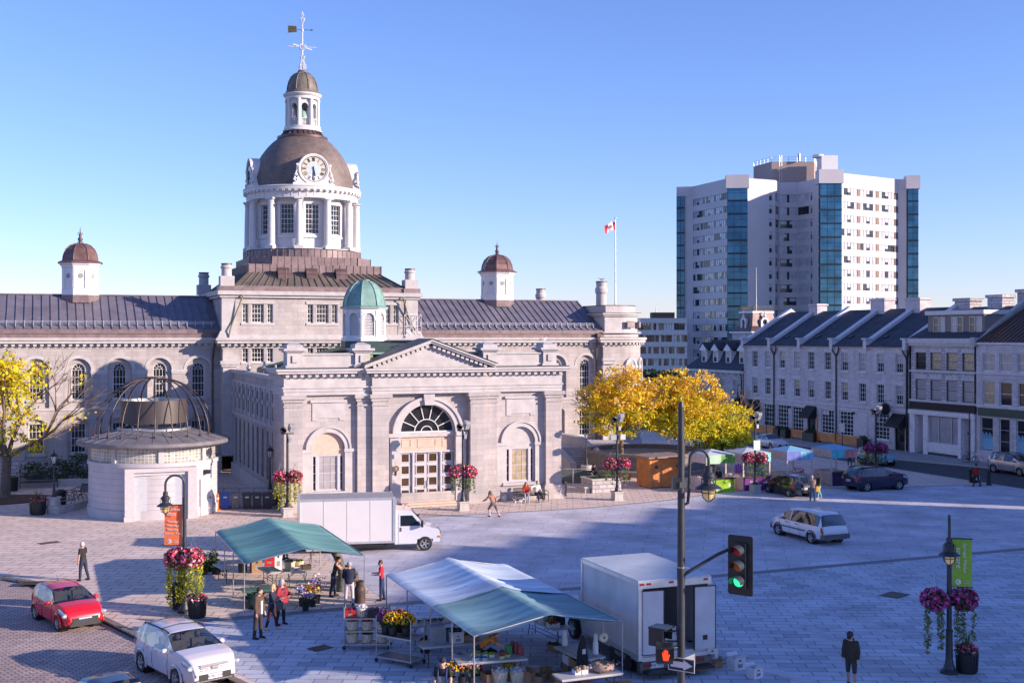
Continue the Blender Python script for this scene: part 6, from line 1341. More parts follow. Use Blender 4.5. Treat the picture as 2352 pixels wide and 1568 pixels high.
def skates(t,J,A,T_,P_,s,cl):
 b=B()
 for n in 'LR':
  a=J[n][2]
  for dx in(-.06,.06,.15):
   for dy in(-.03,.03):b.cyl(a+Vector((dx,dy-.012,-.085)),.035,.024,8)
 q=b.build('skate_wheels',M['yellow'],t);q.scale=(s,s,s)
 b=B();b.tube([J['L'][1]+Vector((0,0,-.05)),J['L'][2]],.052,8);b.tube([J['R'][1]+Vector((0,0,-.05)),J['R'][2]],.052,8);q=b.build('socks',M['offwhite'],t);q.scale=(s,s,s)
person('roller skater in tan top and shorts with maroon skates crossing the sunlit plaza',*g(1133,1189),rgt+PI*.75,1.74,'long',(.34,.16,.11),'shorts',(.12,.10,.11),'brown','long',legs=((34,55,10),(-14,16,16)),arms=((35,30,25),(-35,35,25)),lean=24,shoe=(.2,.01,.03),extra=skates,z=.06,male=False)
person('elderly person in tan jacket and jeans, leaning forward behind the black hatchback',*g(1866,1150),PI/2-.4,1.72,'jacket',(.30,.20,.15),bc=(.07,.09,.16),hair='white',lean=10,headtilt=20,arms=((15,60,8),(15,60,8)))
person('person in dark coat and pale trousers carrying a yellow bag beside the tan jacket',*g(1881,1145),rgt+PI+.3,1.74,'jacket',(.015,.018,.02),bc=(.22,.36,.34),hair='dark',hs='bob',legs=((16,6,3),(-14,10,3)),arms=((10,30,8),(0,12,8)),shoe=(.5,.45,.45),extra=bag((.6,.3,.03),1,-.22,(.26,.1,.34),'yellow_bag'),male=False)
person('person in red jacket carrying a white shopping bag towards the street',*g(2243,1117),PI/2+.1,1.72,'jacket',(.36,.018,.012),bc=(.02,.02,.028),hair='dark',legs=((14,5,2),(-14,12,2)),extra=bag((.6,.6,.66),-1,-.28,(.28,.12,.32),'shopping_bag'))
cam_x,cam_y=g(1955,1577)
person('person in brown hoodie, camouflage cap and shorts looking down, alone on the shaded pavers',cam_x,cam_y,CAMDIR(cam_x,cam_y)-.35,1.78,'hoodie',(.035,.026,.02),'shorts',(.035,.035,.035),'brown','short',(.03,.035,.035),arms=((-4,18,12),(-4,18,12)),headtilt=30,legs=((5,4,4),(-8,6,4)),skin=SKIN2)
cx_,cy_=g(1368,1117)
person('person in black jacket sitting astride a bicycle beside the glass railing',cx_,cy_,rgt+PI+.5,1.75,'jacket',(.02,.018,.022),bc=(.03,.03,.035),hair='grey',hat=(.02,.02,.025),legs=((28,30,10),(20,30,12)),arms=((35,35,10),(35,35,10)),lean=8)
bike(cx_-.1,cy_-.1,rgt+PI+.5,colmat((.08,.25,.32)),'bicycle under the person in black beside the glass railing')
bx,by=g(1222,1152)
SB=-PI/2
person('person in red cardigan and light jeans sitting on the bench, left of the couple',bx-.42,by+.08,SB-.25,1.68,'long',(.42,.03,.015),bc=(.26,.32,.42),hair='red',hs='long',legs=((84,72,4),(80,70,4)),arms=((20,50,8),(15,45,8)),shoe=(.5,.48,.48),male=False)
person('person in white sweater and black jeans sitting on the bench, right of the couple',bx+.38,by+.08,SB+.15,1.78,'long',(.62,.58,.58),bc=(.03,.03,.035),hair='brown',legs=((84,60,8),(82,72,4)),arms=((15,55,8),(30,10,75)),shoe=(.5,.48,.48))
dx_,dy_=g(1190,1162);t=thing('dog','small beagle with white legs and tan head standing before the bench','dog',(dx_,dy_,0),rgt)
b=B();b.tube([(-.24,0,.34),(-.1,0,.33),(.1,0,.33),(.22,0,.36)],[.07,.075,.095,.07],10);b.tube([(.2,0,.37),(.3,0,.46)],[.06,.05],8);b.ball((.33,0,.49),.065,10);b.tube([(.35,0,.48),(.46,0,.45)],[.04,.03],8);b.tube([(-.24,0,.37),(-.34,0,.5),(-.36,0,.56)],[.02,.016,.012],6)
for sy in(-1,1):b.tube([(.19,sy*.05,.32),(.18,sy*.05,.16),(.2,sy*.05,.0)],[.04,.024,.024],7);b.tube([(-.22,sy*.05,.32),(-.18,sy*.05,.22),(-.26,sy*.05,.13),(-.23,sy*.05,0)],[.055,.035,.022,.022],7);b.tube([(.32,sy*.06,.53),(.33,sy*.075,.44)],[.022,.026],6)
o=b.build('body',M['offwhite'],t);remesh(o,.012,2)
b=B();b.tube([(-.16,0,.355),(.08,0,.36)],[.068,.078],10);o=b.build('saddle_patch',M['black'],t);remesh(o,.014,2);b=B();b.ball((.325,0,.505),.066,10);o=b.build('head_patch',colmat((.25,.1,.04)),t);remesh(o,.012,2)
px_,py_=g(1666,1138)
person('dark haired person standing inside the green booth behind its counter',px_+.8,py_+2.2,CAMDIR(40,80),1.7,'long',(.02,.02,.025),hair='dark',hs='bob',male=False)
person('person in dark clothes sitting in a coloured chair before the turquoise car',66.0,85.0,-2.2,1.68,'long',(.02,.02,.025),hair='grey',legs=((82,70,4),(80,70,4)),arms=((20,40,6),(20,40,6)))
def quads(b,pts,size,nm,flat=0.0,asp=1.0):
 for p in pts:
  a=R.random()*2*PI;c=R.uniform(-1,1)*(1-flat)+flat;q=math.sqrt(max(0,1-c*c));n=Vector((q*math.cos(a),q*math.sin(a),c));u=n.orthogonal().normalized();v=n.cross(u);w=R.random()*6.28
  u,v=u*math.cos(w)+v*math.sin(w),v*math.cos(w)-u*math.sin(w);s=size*R.uniform(.6,1.3)/2;t=s*asp
  b.add([p-u*s,p+v*t*.8+u*s*.1,p+u*s,p-v*t*.8+u*s*.1],[(0,1,2,3)],R.choice(nm))
def ell(c,r,n,shell=.55):
 out=[]
 while len(out)<n:
  d=Vector((R.gauss(0,1),R.gauss(0,1),R.gauss(0,1)))
  if d.length<.1:continue
  d.normalize();k=shell+(1-shell)*R.random();out.append(Vector(c)+Vector((d.x*r[0]*k,d.y*r[1]*k,d.z*r[2]*k)))
 return out
def leaf(n,c,tr=.35):
 m=mat(n,c,.6,var=.35,scale=3);p=m.node_tree.nodes['Principled BSDF']
 nt=m.node_tree;L=nt.links;tl=N(nt,'ShaderNodeBsdfTranslucent');mx=N(nt,'ShaderNodeMixShader');mx.inputs[0].default_value=tr
 src=p.inputs['Base Color'].links[0].from_socket;L.new(src,tl.inputs['Color']);L.new(p.outputs[0],mx.inputs[1]);L.new(tl.outputs[0],mx.inputs[2]);L.new(mx.outputs[0],nt.nodes['Material Output'].inputs['Surface']);return m
LY=[leaf('golden leaf',(.92,.49,.015)),leaf('yellow leaf',(.90,.60,.02)),leaf('orange leaf',(.86,.46,.03)),leaf('lime leaf',(.60,.62,.03)),leaf('green leaf',(.22,.30,.03)),leaf('pinkish leaf',(.85,.52,.25))]
LG=[leaf('dark shrub leaf',(.03,.06,.02)),leaf('shrub leaf',(.06,.10,.03)),leaf('light shrub leaf',(.12,.17,.05))]
bark=mat('grey brown bark',(.16,.115,.09),.95,var=.35,scale=6,bump=.5)
def branch(b,p,d,ln,r,dep,tips,sp=.55,up=.12,n=3):
 q=p+d*ln;mid=p+d*ln*.5+Vector((R.uniform(-1,1),R.uniform(-1,1),R.uniform(-.3,.6)))*ln*.08
 b.tube([p,mid,q],[r,r*.82,r*.62],7 if r>.05 else 4,caps=r>.05)
 tips.append((q,dep))
 if dep<=0:return
 for i in range(n):
  e=(d+Vector((R.gauss(0,sp),R.gauss(0,sp),R.gauss(up,sp*.7)))).normalized();branch(b,q,e,ln*R.uniform(.62,.86),r*.60,dep-1,tips,sp,up,n)
def autumn(x,y,z0,Rx,Rz,zc,n,label,mix,seed):
 R.seed(seed);t=thing('honey_locust_tree',label,'tree',(x,y,z0),0,'autumn trees in the round planter');b=B();tips=[]
 b.tube([(0,0,0),(.08,.05,1.2),(0,.1,2.2)],[.22,.18,.16],9)
 for k in range(5):
  a=2*PI*k/5+R.random();branch(b,Vector((0,.1,2.0+.1*k)),Vector((math.cos(a)*.8,math.sin(a)*.8,.75)).normalized(),1.7,.1,3,tips,.5,.15)
 b.build('trunk',bark,t);b=B();cl=[]
 for k in range(n):
  c=ell((0,0,zc),(Rx,Rx,Rz),1,.35)[0];c.z+=R.uniform(-.4,.4);
  if c.z<1.2:c.z=1.2+R.random()
  h=(c.z-zc+Rz)/(2*Rz);ax=R.random()*6.28;L_=R.uniform(.5,1.1)
  pool=mix[0]if h+R.gauss(0,.18)>.62 else(mix[1]if h+R.gauss(0,.18)>.3 else mix[2])
  P=[]
  for j in range(34):
   u=R.uniform(-1,1);P.append(c+Vector((math.cos(ax)*u*L_+R.gauss(0,.16),math.sin(ax)*u*L_+R.gauss(0,.16),-.35*u*u*L_+R.gauss(0,.12))))
  quads(b,P,.30,pool,.3,.6)
 b.build('crown',LY,t);R.seed(99)
def cam2(d,l):return(TS*d+TC*l,TC*d-TS*l)
autumn(*cam2(96,8.9),1.4,3.5,3.0,4.5,330,'golden autumn tree nearest the stairs, left of the pair in the round planter',([0,1,2,5,0],[1,1,0,3,2],[3,1,4,3]),11)
autumn(*cam2(98,14.2),1.4,3.8,2.9,4.2,360,'golden autumn tree with a pinkish top behind the orange shed',([0,5,1,1,0],[1,1,0,1,3],[3,3,4,1]),12)
autumn(*cam2(101,18.0),.5,3.4,2.2,3.0,220,'darker green and yellow tree at the back of the round planter',([1,0,3],[3,1,3],[4,3,4]),13)
R.seed(5);tx,ty=-2.4,89.6;t=thing('maple_tree','half bare maple with yellow leaves in the mulch bed at the left edge','tree',(tx,ty,0));b=B();tips=[]
b.tube([(0,0,-.05),(.0,0,.25),(.05,0,1.6),(.12,0,2.9)],[.5,.36,.32,.3],10)
for d,ln,r in(((-.6,.1,.9),2.4,.18),((-.1,-.5,1),2.5,.17),((.35,.2,1),2.6,.17),((.95,-.25,.55),2.9,.14),((.7,.3,.35),2.0,.08),((-.9,-.3,.5),2.4,.12)):
 branch(b,Vector((.12,0,2.8)),Vector(d).normalized(),ln,r,4,tips,.42,.10)
b.build('trunk',bark,t);b=B()
for q,dep in tips:
 if dep<=2 and(q.x<2.6 and 3.4<q.z<9.4 and R.random()<.9 or R.random()<.02):quads(b,[q+Vector((R.gauss(0,.3),R.gauss(0,.3),R.gauss(0,.22)))for _ in range(10)],.30,[1,1,3,0,3,1],.2,.8)
 elif dep==0 and R.random()<.1:quads(b,[q],.14,[2],0)
for k in range(90):
 q=Vector((R.uniform(-3.2,2.3),R.uniform(-1.6,1.2),R.uniform(3.2,8.2)));quads(b,[q+Vector((R.gauss(0,.34),R.gauss(0,.3),R.gauss(0,.2)))for _ in range(16)],.3,[1,1,3,0,3,4],.2,.8)
b.build('crown',LY,t)
b=B();cxy=(tx-1.2,ty-1.2);b.prism([(cxy[0]+4.6*math.cos(2*PI*k/28),cxy[1]+2.6*math.sin(2*PI*k/28))for k in range(28)],0.001,.06);struct(b.build('mulch_bed',M['mulch']))
def shrub(x,y,rx,ry,h,n,label,nm='shrub',grp=None):
 t=thing(nm,label,'shrub',(x,y,0),0,grp);b=B();
 for k in range(6):b.tube([(0,0,0),(R.uniform(-rx,rx)*.6,R.uniform(-ry,ry)*.6,h*.8)],[.03,.01],4)
 b.build('stem',bark,t);b=B()
 for k in range(n):c=ell((0,0,h*.5),(rx,ry,h*.52),1,.5)[0];quads(b,[c+Vector((R.gauss(0,.16),R.gauss(0,.16),R.gauss(0,.14)))for _ in range(12)],.2,[0,0,1,1,2],0,.7)
 b.build('foliage',LG,t)
for i,(x,y,rx,h)in enumerate(((-.6,97.6,1.1,1.6),(1.2,97.9,1.2,1.9),(3.2,97.8,1.3,2.3),(5.2,97.6,1.3,2.2),(7.4,97.5,1.2,1.7))):shrub(x,y,rx,.9,h,75,['low green shrub nearest the maple, under the left wing','green shrub behind the lamp post pedestal','tall green shrub behind the black bench','tall green shrub left of the round kiosk','green shrub hidden behind the round kiosk'][i],grp='shrubs along the left wing')
for i,(d,l)in enumerate(((238,27),(236,31),(234,36),(237,40),(232,43))):x,y=cam2(d,l);t=thing('park_tree',['dark green park tree at the foot of the low hotel, left end','dark park bush below the low hotel','dark park bush before the low hotel, beside the tower','dark clump at the foot of the tower','dark park tree behind the golden trees'][i],'tree',(x,y,0),0,'park trees before the far hotels');b=B();b.tube([(0,0,0),(0,0,2)],.3,6);b.build('trunk',bark,t);b=B();quads(b,ell((0,0,2.6),(3.2,2.5,2.2),260,.4),.9,[0,0,1]);b.build('crown',LG,t)
b=B()
for(px,py,sx,sy,n)in((-3,87.5,3.5,2,160),(40,81,6,3,150),(4,66,8,6,40),(35,72,9,3,60)):quads(b,[Vector((R.gauss(px,sx),R.gauss(py,sy),.03))for _ in range(n)],.13,[0,1,2],.93,.7)
tag(b.build('fallen_leaves',LY),None,None,None,'stuff')
FP=[colmat((.72,.05,.16),var=.4,scale=9),colmat((.86,.38,.44),var=.3,scale=9),colmat((.62,.02,.08)),LG[1]];FM=[colmat((.42,.03,.22)),colmat((.50,.12,.36)),colmat((.36,.02,.10)),LG[0]]
VY=[leaf('yellow green vine',(.55,.52,.04)),leaf('green vine',(.10,.15,.03))];VW=[leaf('grey green vine',(.22,.26,.14)),VY[1]]
def basket(x,y,z,r,trail,pal,vine,label,ns=7,grp='hanging flower baskets'):
 t=thing('hanging_basket',label,'flower basket',(x,y,z),0,grp);b=B();quads(b,ell((0,0,0),(r,r,r*.82),int(520*r/.45),.82),.15,[0,0,1,1,2,3,3],0,1);b.ball((0,0,-.05),r*.8,12,3,.75);b.build('blooms',pal,t)
 b=B();i=0
 for k in range(ns):
  a=2*PI*k/ns+R.random();q=Vector((r*.62*math.cos(a),r*.62*math.sin(a),-r*.4));L_=trail*R.uniform(.55,1.05);P=[q+Vector((R.gauss(0,.05),R.gauss(0,.05),-L_*R.random()))for _ in range(int(75*L_))];quads(b,P,.10,[0,0,1])
 b.build('trailing_vine',vine,t);b=B()
 for k in range(3):b.tube([(r*.5*math.cos(2.1*k),r*.5*math.sin(2.1*k),r*.3),(0,0,r+.35)],.008,3)
 b.build('chain',M['steel'],t)
def pot(x,y,r,h,label,spike=1.0,nm='flower_pot',grp=None,pal=None):
 t=thing(nm,label,'planter',(x,y,0),0,grp);b=B();b.lathe([(r*.86,0),(r*.9,h*.1),(r,h*.95),(r*1.04,h),(r*.9,h),(r*.88,h-.08),(.01,h-.08)],(0,0,0),20,capb=True);
 for k in range(20):a=2*PI*k/20;b.bar((r*.92*math.cos(a),r*.92*math.sin(a),h*.1),(r*1.0*math.cos(a),r*1.0*math.sin(a),h*.92),.03,.03)
 b.build('pot',M['black'],t);b=B()
 quads(b,ell((0,0,h+.06),(r*1.2,r*1.2,.2),260,.5),.13,[0,0,1,2,3,3]);b.build('flowers',[LG[1],LG[0],colmat((.7,.55,.6)),colmat((.55,.05,.15))]if not pal else pal,t)
 if spike:
  b=B()
  for k in range(34):a=2*PI*R.random();e=R.uniform(.15,.9)*.6;b.add([(-.02*math.sin(a),.02*math.cos(a),h),(.02*math.sin(a),-.02*math.cos(a),h),(spike*e*math.cos(a),spike*e*math.sin(a),h+spike*math.sqrt(1-e*e)*R.uniform(.7,1))],[(0,1,2)])
  b.build('spike_leaves',VY[1]if spike<1.2 else leaf('bright spike leaf',(.22,.28,.06)),t)
def floodlamp(x,y,label,h=5.5,speakers=False,ped=True):
 t=thing('floodlight_post',label,'lamp post',(x,y,0),0,'floodlight posts round the square');z0=.62 if ped else 0
 b=B();b.box(-.3,.3,-.3,.3,.1,z0);b.box(-.36,.36,-.36,.36,0,.1);b.box(-.36,.36,-.36,.36,z0-.08,z0+.0);b.build('pedestal',M['concrete'],t)
 b=B();b.lathe([(.2,z0),(.17,z0+.1),(.12,z0+.3),(.085,z0+.6),(.075,h-.45),(.05,h-.3)],(0,0,0),12);b.tube([(-.42,.1,2.95),(.42,-.1,2.95)],.02,5);b.tube([(-.4,0,h-.35),(.4,0,h-.35)],.035,6);b.build('post',M['iron'],t)
 b=B();i0=0;b.lathe([(.1,-.2),(.19,.05),(.2,.16),(.17,.18)],(0,0,0),14,capb=True);b.xf(0,Matrix.Translation((-.27,0,h-.1))@Matrix.Rotation(1.9,4,'X'));b.ring((-.27,-.12,h-.1),.17,.03,14,0,'Y');b.tube([(-.27,0,h-.35),(-.27,0,h-.1)],.03,5);b.build('floodlight',M['black'],t)
 b=B();b.cbox((.25,0,h),(.3,.42,.42),.2,0,.5);b.cbox((.25,-.14,h+.03),(.36,.1,.48),.2,0,.5);b.tube([(.25,0,h-.35),(.25,0,h-.1)],.03,5);b.build('floodlight',mat('grey floodlight',(.40,.40,.42),.45,.3),t)
 b=B();b.cbox((.14,-.05,h-.75),(.18,.16,.28));b.build('junction_box',M['steel'],t)
 if speakers:
  for s in(-1,1):b=B();b.cbox((s*.34,-.05,h-1.35),(.42,.3,.36),s*.15);b.build('speaker',mat('grey speaker box',(.4,.4,.42),.6),t)
 return t
FLX=[(14.3,73.7),(25.4,72.1),(36.9,72.7),(47.9,72.4),(60.9,75.2)]
nm_=['behind the white box truck','before the right side of the great door','before the stone planter','beside the purple booth panel','behind the navy SUV']
for i,(x,y)in enumerate(FLX):
 floodlamp(x,y,'grey floodlight post '+nm_[i],5.55 if i!=2 else 5.7,i==2,True)
 for s in(-1,1):
  q=(x+s*.46*TC,y-s*.46*TS);basket(q[0],q[1],2.5,.5,[1.9,1.2,1.3,1.2,1.0][i],FP if i<4 else FM,VY if i in(0,)else VW,'pink basket %s of the post '%('left' if s<0 else 'right')+nm_[i])
b=B();b.cbox((0,0,0),(.55,.03,.7));o=tag(b.build('notice_sign',mat('pale green notice',(.5,.62,.56),.6),None,(47.92,72.2,3.45)),'pale green notice fixed on the post beside the purple booth panel','sign')
def gooselamp(x,y,arm,label,h=5.3,z0=0,arch=.75):
 t=thing('street_lamp',label,'street lamp',(x,y,z0));A=Vector((math.cos(arm),math.sin(arm),0));b=B()
 b.lathe([(.30,0),(.3,.08),(.2,.16),(.15,.3),(.12,.5),(.11,1.4),(.13,1.45),(.085,1.5),(.08,h-.6)],(0,0,0),14);P=[Vector((0,0,h-.7))]
 for k in range(13):q=PI*k/12;P.append(A*(arch/2*(1-math.cos(q)))+Vector((0,0,h-.05+arch*.5*math.sin(q))))
 P.append(A*arch+Vector((0,0,h-.35)));b.tube(P,.05,8);b.build('post',M['iron'],t);head(t,A*arch+Vector((0,0,h-.35)))
 return t
def head(t,p):
 b=B();b.lathe([(.06,.02),(.1,0),(.1,-.14),(.16,-.18),(.16,-.34),(.13,-.36),(.15,-.42),(.34,-.54),(.35,-.57),(.15,-.56)],p,18)
 for k in range(6):
  a=PI/3*k;b.tube([p+Vector((.2*math.cos(a),.2*math.sin(a),-.3)),p+Vector((.2*math.cos(a),.2*math.sin(a),-.6)),p+Vector((.17*math.cos(a),.17*math.sin(a),-.78)),p+Vector((.03*math.cos(a),.03*math.sin(a),-.9))],.012,4)
 b.ring(p+Vector((0,0,-.66)),.205,.012,18);b.ring(p+Vector((0,0,-.25)),.205,.012,18);b.build('lamp_head',M['iron'],t)
 b=B();b.lathe([(.14,-.55),(.16,-.68),(.13,-.8),(.05,-.86),(.01,-.87)],p,14,sp=True);b.build('lamp_globe',mat('cream lamp glass',(.62,.45,.22),.2,emit=.12),t)
lx,ly=5.42,49.7
gl=gooselamp(lx,ly,PI-TH+.3,'dark curved street lamp carrying the orange market banner')
gr=gooselamp(28.3,31.2,math.radians(-132),'dark curved street lamp carrying the green square banner',5.0)
def banner(x,y,w,h,ztop,ang,c1,c2,lines,label,vert=False):
 t=thing('street_banner',label,'banner',(x,y,ztop),ang);b=B();n=10
 pt=lambda i,j,d:(w*i/4,d+.02*math.sin(j*.55)+.006*math.sin(i*1.3+j),-h*j/n)
 for d in(-.004,.004):b.add([pt(i,j,d)for i in range(5)for j in range(n+1)],[(i*(n+1)+j,(i+1)*(n+1)+j,(i+1)*(n+1)+j+1,i*(n+1)+j+1)for i in range(4)for j in range(n)],0,True)
 o=b.build('banner_cloth',mat(label[:14],c1,.75,var=.12,scale=1.5,col2=c2),t)
 b=B();b.tube([(-.12 if not vert else-.15,0,.02),(w+.03,0,.02)],.022,6);b.tube([(-.12,0,-h-.01),(w+.03,0,-h-.01)],.022,6);b.build('bracket',M['iron'],t)
 for s_,q,u,v,r in lines:
  yy=0;text(s_,q,M['white'],o,(u,-.034,v),(PI/2,r,0),.003)
 b=B();c=(w*.3,-h*.9)if not vert else(w*.3,-h*.9);yy=-.034;b.add([(c[0]+.09*math.cos(k*PI/8),yy,c[1]+.09*math.sin(k*PI/8))for k in range(16)],[tuple(range(16))]);b.build('emblem',M['white'],o);text('K',.15,mat(label[:14]+' mark',c1),o,(c[0],yy-.006,c[1]),(PI/2,0,0),.003);return t
bx0=Vector((lx,ly))+Vector((-TC,TS))*.82
banner(bx0.x,bx0.y,.72,1.62,4.38,-TH,(.92,.25,.06),(.90,.14,.08),[('Market',.185,.38,-.16,0),('days',.22,.30,-.34,0),('Tuesday',.13,.36,-.66,0),('Thursday',.13,.36,-.82,0),('Saturday',.13,.36,-.98,0),('8:30 am - 5 pm',.105,.36,-1.15,0),('a true',.07,.48,-1.43,0),('original.',.07,.50,-1.51,0)],'orange banner with white market day times on the left lamp')
bx1=Vector((28.3,31.2))+Vector((TC,-TS))*.1
banner(bx1.x,bx1.y,.62,1.58,4.5,-TH-.25,(.22,.42,.03),(.30,.48,.05),[('square',.26,.2,-.62,PI/2),('Springer Market',.155,.40,-.62,PI/2),('a true',.07,.44,-1.38,0),('original.',.07,.46,-1.46,0)],'green banner with white square lettering on the right lamp')
for s,(x,y)in enumerate(((lx-.3,ly+.2),(lx+.3,ly-.2))):basket(x,y,2.2+.05*s,.52,1.75,FP,VY,'pink basket with long yellow vines on the lamp with the orange banner, %s half'%('rear','front')[s],11)
for s in(-1,1):basket(28.3+s*.5*TC,31.2-s*.5*TS,2.48,.47,1.6,FM,VW,'magenta hanging basket on the %s of the lamp with the green banner'%('left' if s<0 else 'right'),5)
pot(*g(453,1417),.36,.72,'black pot with tall spiky grass and pink flowers beside the lamp with the orange banner',1.3)
pot(*g(2221,1543),.36,.7,'black pot of spiky leaves and dark flowers beside the lamp with the green banner',.95)
pot(*g(87,1181),.5,.85,'black pot with grasses and red flowers at the left garden edge',.9)
def bin_(x,y,label,r=.3,h=1.0,m=None):
 t=thing('litter_bin',label,'litter bin',(x,y,0));b=B()
 for k in range(22):a=2*PI*k/22;b.bar((r*.9*math.cos(a),r*.9*math.sin(a),.06),(r*1.06*math.cos(a),r*1.06*math.sin(a),h),.045,.012)
 for z in(.06,.5,h-.04):b.ring((0,0,z),r*1.0,.02,22)
 b.lathe([(r*.82,.04),(r*.85,h-.05)],(0,0,0),16,capb=True);b.lathe([(r*1.12,h-.03),(r*1.1,h+.04),(r*.7,h+.1),(r*.6,h+.02)],(0,0,0),20);b.build('slatted_body',M['black'],t)
x,y=g(412,1398);bin_(x,y,'black slatted litter bin at the foot of the lamp with the orange banner',.3,1.05)
x,y=g(1291,1139);bin_(x,y,'black slatted litter bin at the right corner of the temple front',.33,1.0)
x,y=g(140,1160);bin_(x,y,'black slatted litter bin beside the leaning bicycles in the left garden',.33,.95)
x,y=g(31,1127);bin_(x,y,'black litter bin behind the maple trunk',.33,1.0)
x,y=g(2236,1108);bin_(x,y,'dark litter bin in front of the person in the red jacket',.33,1.05)
x,y=g(124,1178);t=thing('garden_lamp','old black lantern post on a round concrete pedestal in the left garden','lamp post',(x,y,0))
b=B();b.lathe([(.42,0),(.42,.3),(.5,.32),(.5,.5),(.4,.52),(.4,.95),(.46,.97),(.46,1.05),(.1,1.06)],(0,0,0),18);b.build('pedestal',M['concrete'],t);b=B();b.lathe([(.18,1.05),(.12,1.2),(.1,1.5),(.06,1.6),(.05,3.1),(.09,3.12),(.03,3.2)],(0,0,0),10);b.lathe([(.22,3.62),(.26,3.66),(.14,3.8),(.05,3.84),(.03,4.05)],(0,0,0),6);
for k in range(6):a=PI/3*k;b.tube([(.11*math.cos(a),.11*math.sin(a),3.2),(.2*math.cos(a),.2*math.sin(a),3.62)],.014,4)
b.build('post',M['iron'],t);b=B();b.lathe([(.1,3.2),(.19,3.62)],(0,0,0),6,sm=False,capb=True);b.build('lantern_glass',mat('milky lantern glass',(.5,.5,.52),.2),t)
x,y=g(1026+0,1020);lamp2=dup(t,(14.2,79.2,0),0,'old black lantern post on a concrete pedestal in the corner behind the bins');dup(t,(36.2,92.5,1.6),0,'old black lantern post on the terrace right of the temple front');dup(t,(40.2,84.6,0),0,'old black lantern post behind the flower baskets near the stairs')
def bench(x,y,rz,label,w=1.9):
 t=thing('park_bench',label,'bench',(x,y,0),rz);b=B()
 for k in range(9):b.box(-w/2,w/2,-.28+.062*k,-.28+.062*k+.04,.43,.46)
 b.build('seat',M['black'],t);b=B();n=int(w/.07)
 for k in range(n+1):u=-w/2+w*k/n;b.bar((u,.28,.48),(u,.42,.88),.035,.02)
 b.bar((-w/2,.425,.9),(w/2,.425,.9),.05,.05);b.bar((-w/2,.28,.5),(w/2,.28,.5),.04,.04);b.build('backrest',M['black'],t)
 for s in(-1,1):b=B();u=s*w/2;b.tube([(u,-.3,0),(u,-.26,.43),(u,-.3,.66),(u,.0,.7),(u,.38,.68)],.025,6);b.tube([(u,.35,0),(u,.28,.43),(u,.42,.9)],.025,6);b.build('leg',M['iron'],t)
bench(bx,by+.12,0,'black slatted bench with the seated couple by the temple front',2.3);x,y=g(89,1120);bench(x,y,0,'empty black bench before the shrubs in the left garden',2.6);x,y=g(200,1143);bench(x,y,-.9,'empty dark bench partly hidden by the round kiosk',2.0)
b=B();P=[(-8,95.6),(-3,95.4),(1,95.2),(4,94.6),(6.5,93.2)]
for p,q in zip(P,P[1:]):b.bar((*p,.25),(*q,.25),.4,.5)
tag(b.build('low_wall',M['concrete']),'low curved concrete wall along the shrubs of the left wing','wall')
P=[g(130,1180),g(165,1172),g(205,1160),g(240,1140),(4.5,84)];b=B()
for p,q in zip(P,P[1:]):b.bar((*p,.22),(*q,.22),.35,.44)
tag(b.build('low_wall',M['concrete']),'low curved concrete ramp wall left of the round kiosk','wall');b=B()
for z in(.75,.95):b.tube([(*p,z)for p in P],.02,5)
for p in P:b.tube([(*p,.4),(*p,.95)],.02,5)
tag(b.build('handrail',M['steel']),'thin metal handrail on the ramp wall left of the round kiosk','railing')
for i,(xv,yv,rz)in enumerate(((160,1158,.3),(172,1157,.5))):x,y=g(xv,yv);bike(x,y,rz,M['iron'],['dark bicycle leaning in the left garden beside the bin','dark bicycle parked nearest the round kiosk'][i])
kx,ky=6.76,79.4;kt=thing('round_kiosk','round stone service kiosk with roller shutter and open wire dome','kiosk',(kx,ky,0));a0=math.atan2(-ky,-kx)+.1
b=B();b.lathe([(4.12,0),(4.12,.55),(4.03,.6),(4.03,3.2),(4.1,3.22),(4.1,3.46),(3.6,3.5)],(0,0,0),72)
for k in range(7):b.ring((0,0,.6+.38*k),4.025,.012,60,1,k=4)
b.build('wall',[mat('smooth pale stone',(.48,.45,.48),.8,var=.08,scale=1.2),mat('dark stone joint',(.22,.2,.22),.9)],kt)
fr=lambda u,z,d:(math.cos(a0)*(4.12-d)-math.sin(a0)*-u*-1,math.sin(a0)*(4.12-d)+math.cos(a0)*u,z)
fr=(lambda a:(lambda u,z,d:((4.12-d)*math.cos(a)-u*math.sin(a),(4.12-d)*math.sin(a)+u*math.cos(a),z)))(a0)
b=B();b.fbox(fr,-2.15,-1.6,.3,2.95,-.1,.9);b.fbox(fr,1.6,2.15,.3,2.95,-.1,.9);b.fbox(fr,-2.15,2.15,2.95,3.19,-.11,.9);b.fbox(fr,-2.2,-1.58,0,.3,-.15,.9);b.fbox(fr,1.58,2.2,0,.3,-.15,.9);b.fbox(fr,-1.6,1.6,2.75,2.95,.05,.9);b.build('portal',mat('smooth pale stone',(.48,.45,.48),.8,var=.08),kt)
b=B()
for k in range(34):b.fbox(fr,-1.6,1.6,.02+.081*k,.02+.081*k+.07,.18,.5)
b.fbox(fr,-1.6,1.6,0,2.75,.2,.5);b.build('roller_shutter',mat('grey white shutter',(.46,.47,.52),.5,var=.05),kt)
b=B();b.lathe([(3.9,3.46),(3.9,4.4)],(0,0,0),72);b.lathe([(3.95,3.46),(3.95,3.52)],(0,0,0),72);b.lathe([(3.95,4.34),(3.95,4.4)],(0,0,0),72)
bm_=brick('glass blocks',(.50,.47,.40),(.28,.27,.25),(.62,.60,.58),.22,.2,.03,rough=.15,off=0,bump=.5)
b.build('glass_block_band',bm_,kt);b=B()
for a in(0,.75,-.75,1.6,-1.6,2.6,-2.6):b.cbox((3.95*math.cos(a0+a),3.95*math.sin(a0+a),3.93),(.16,.3,.92),a0+a)
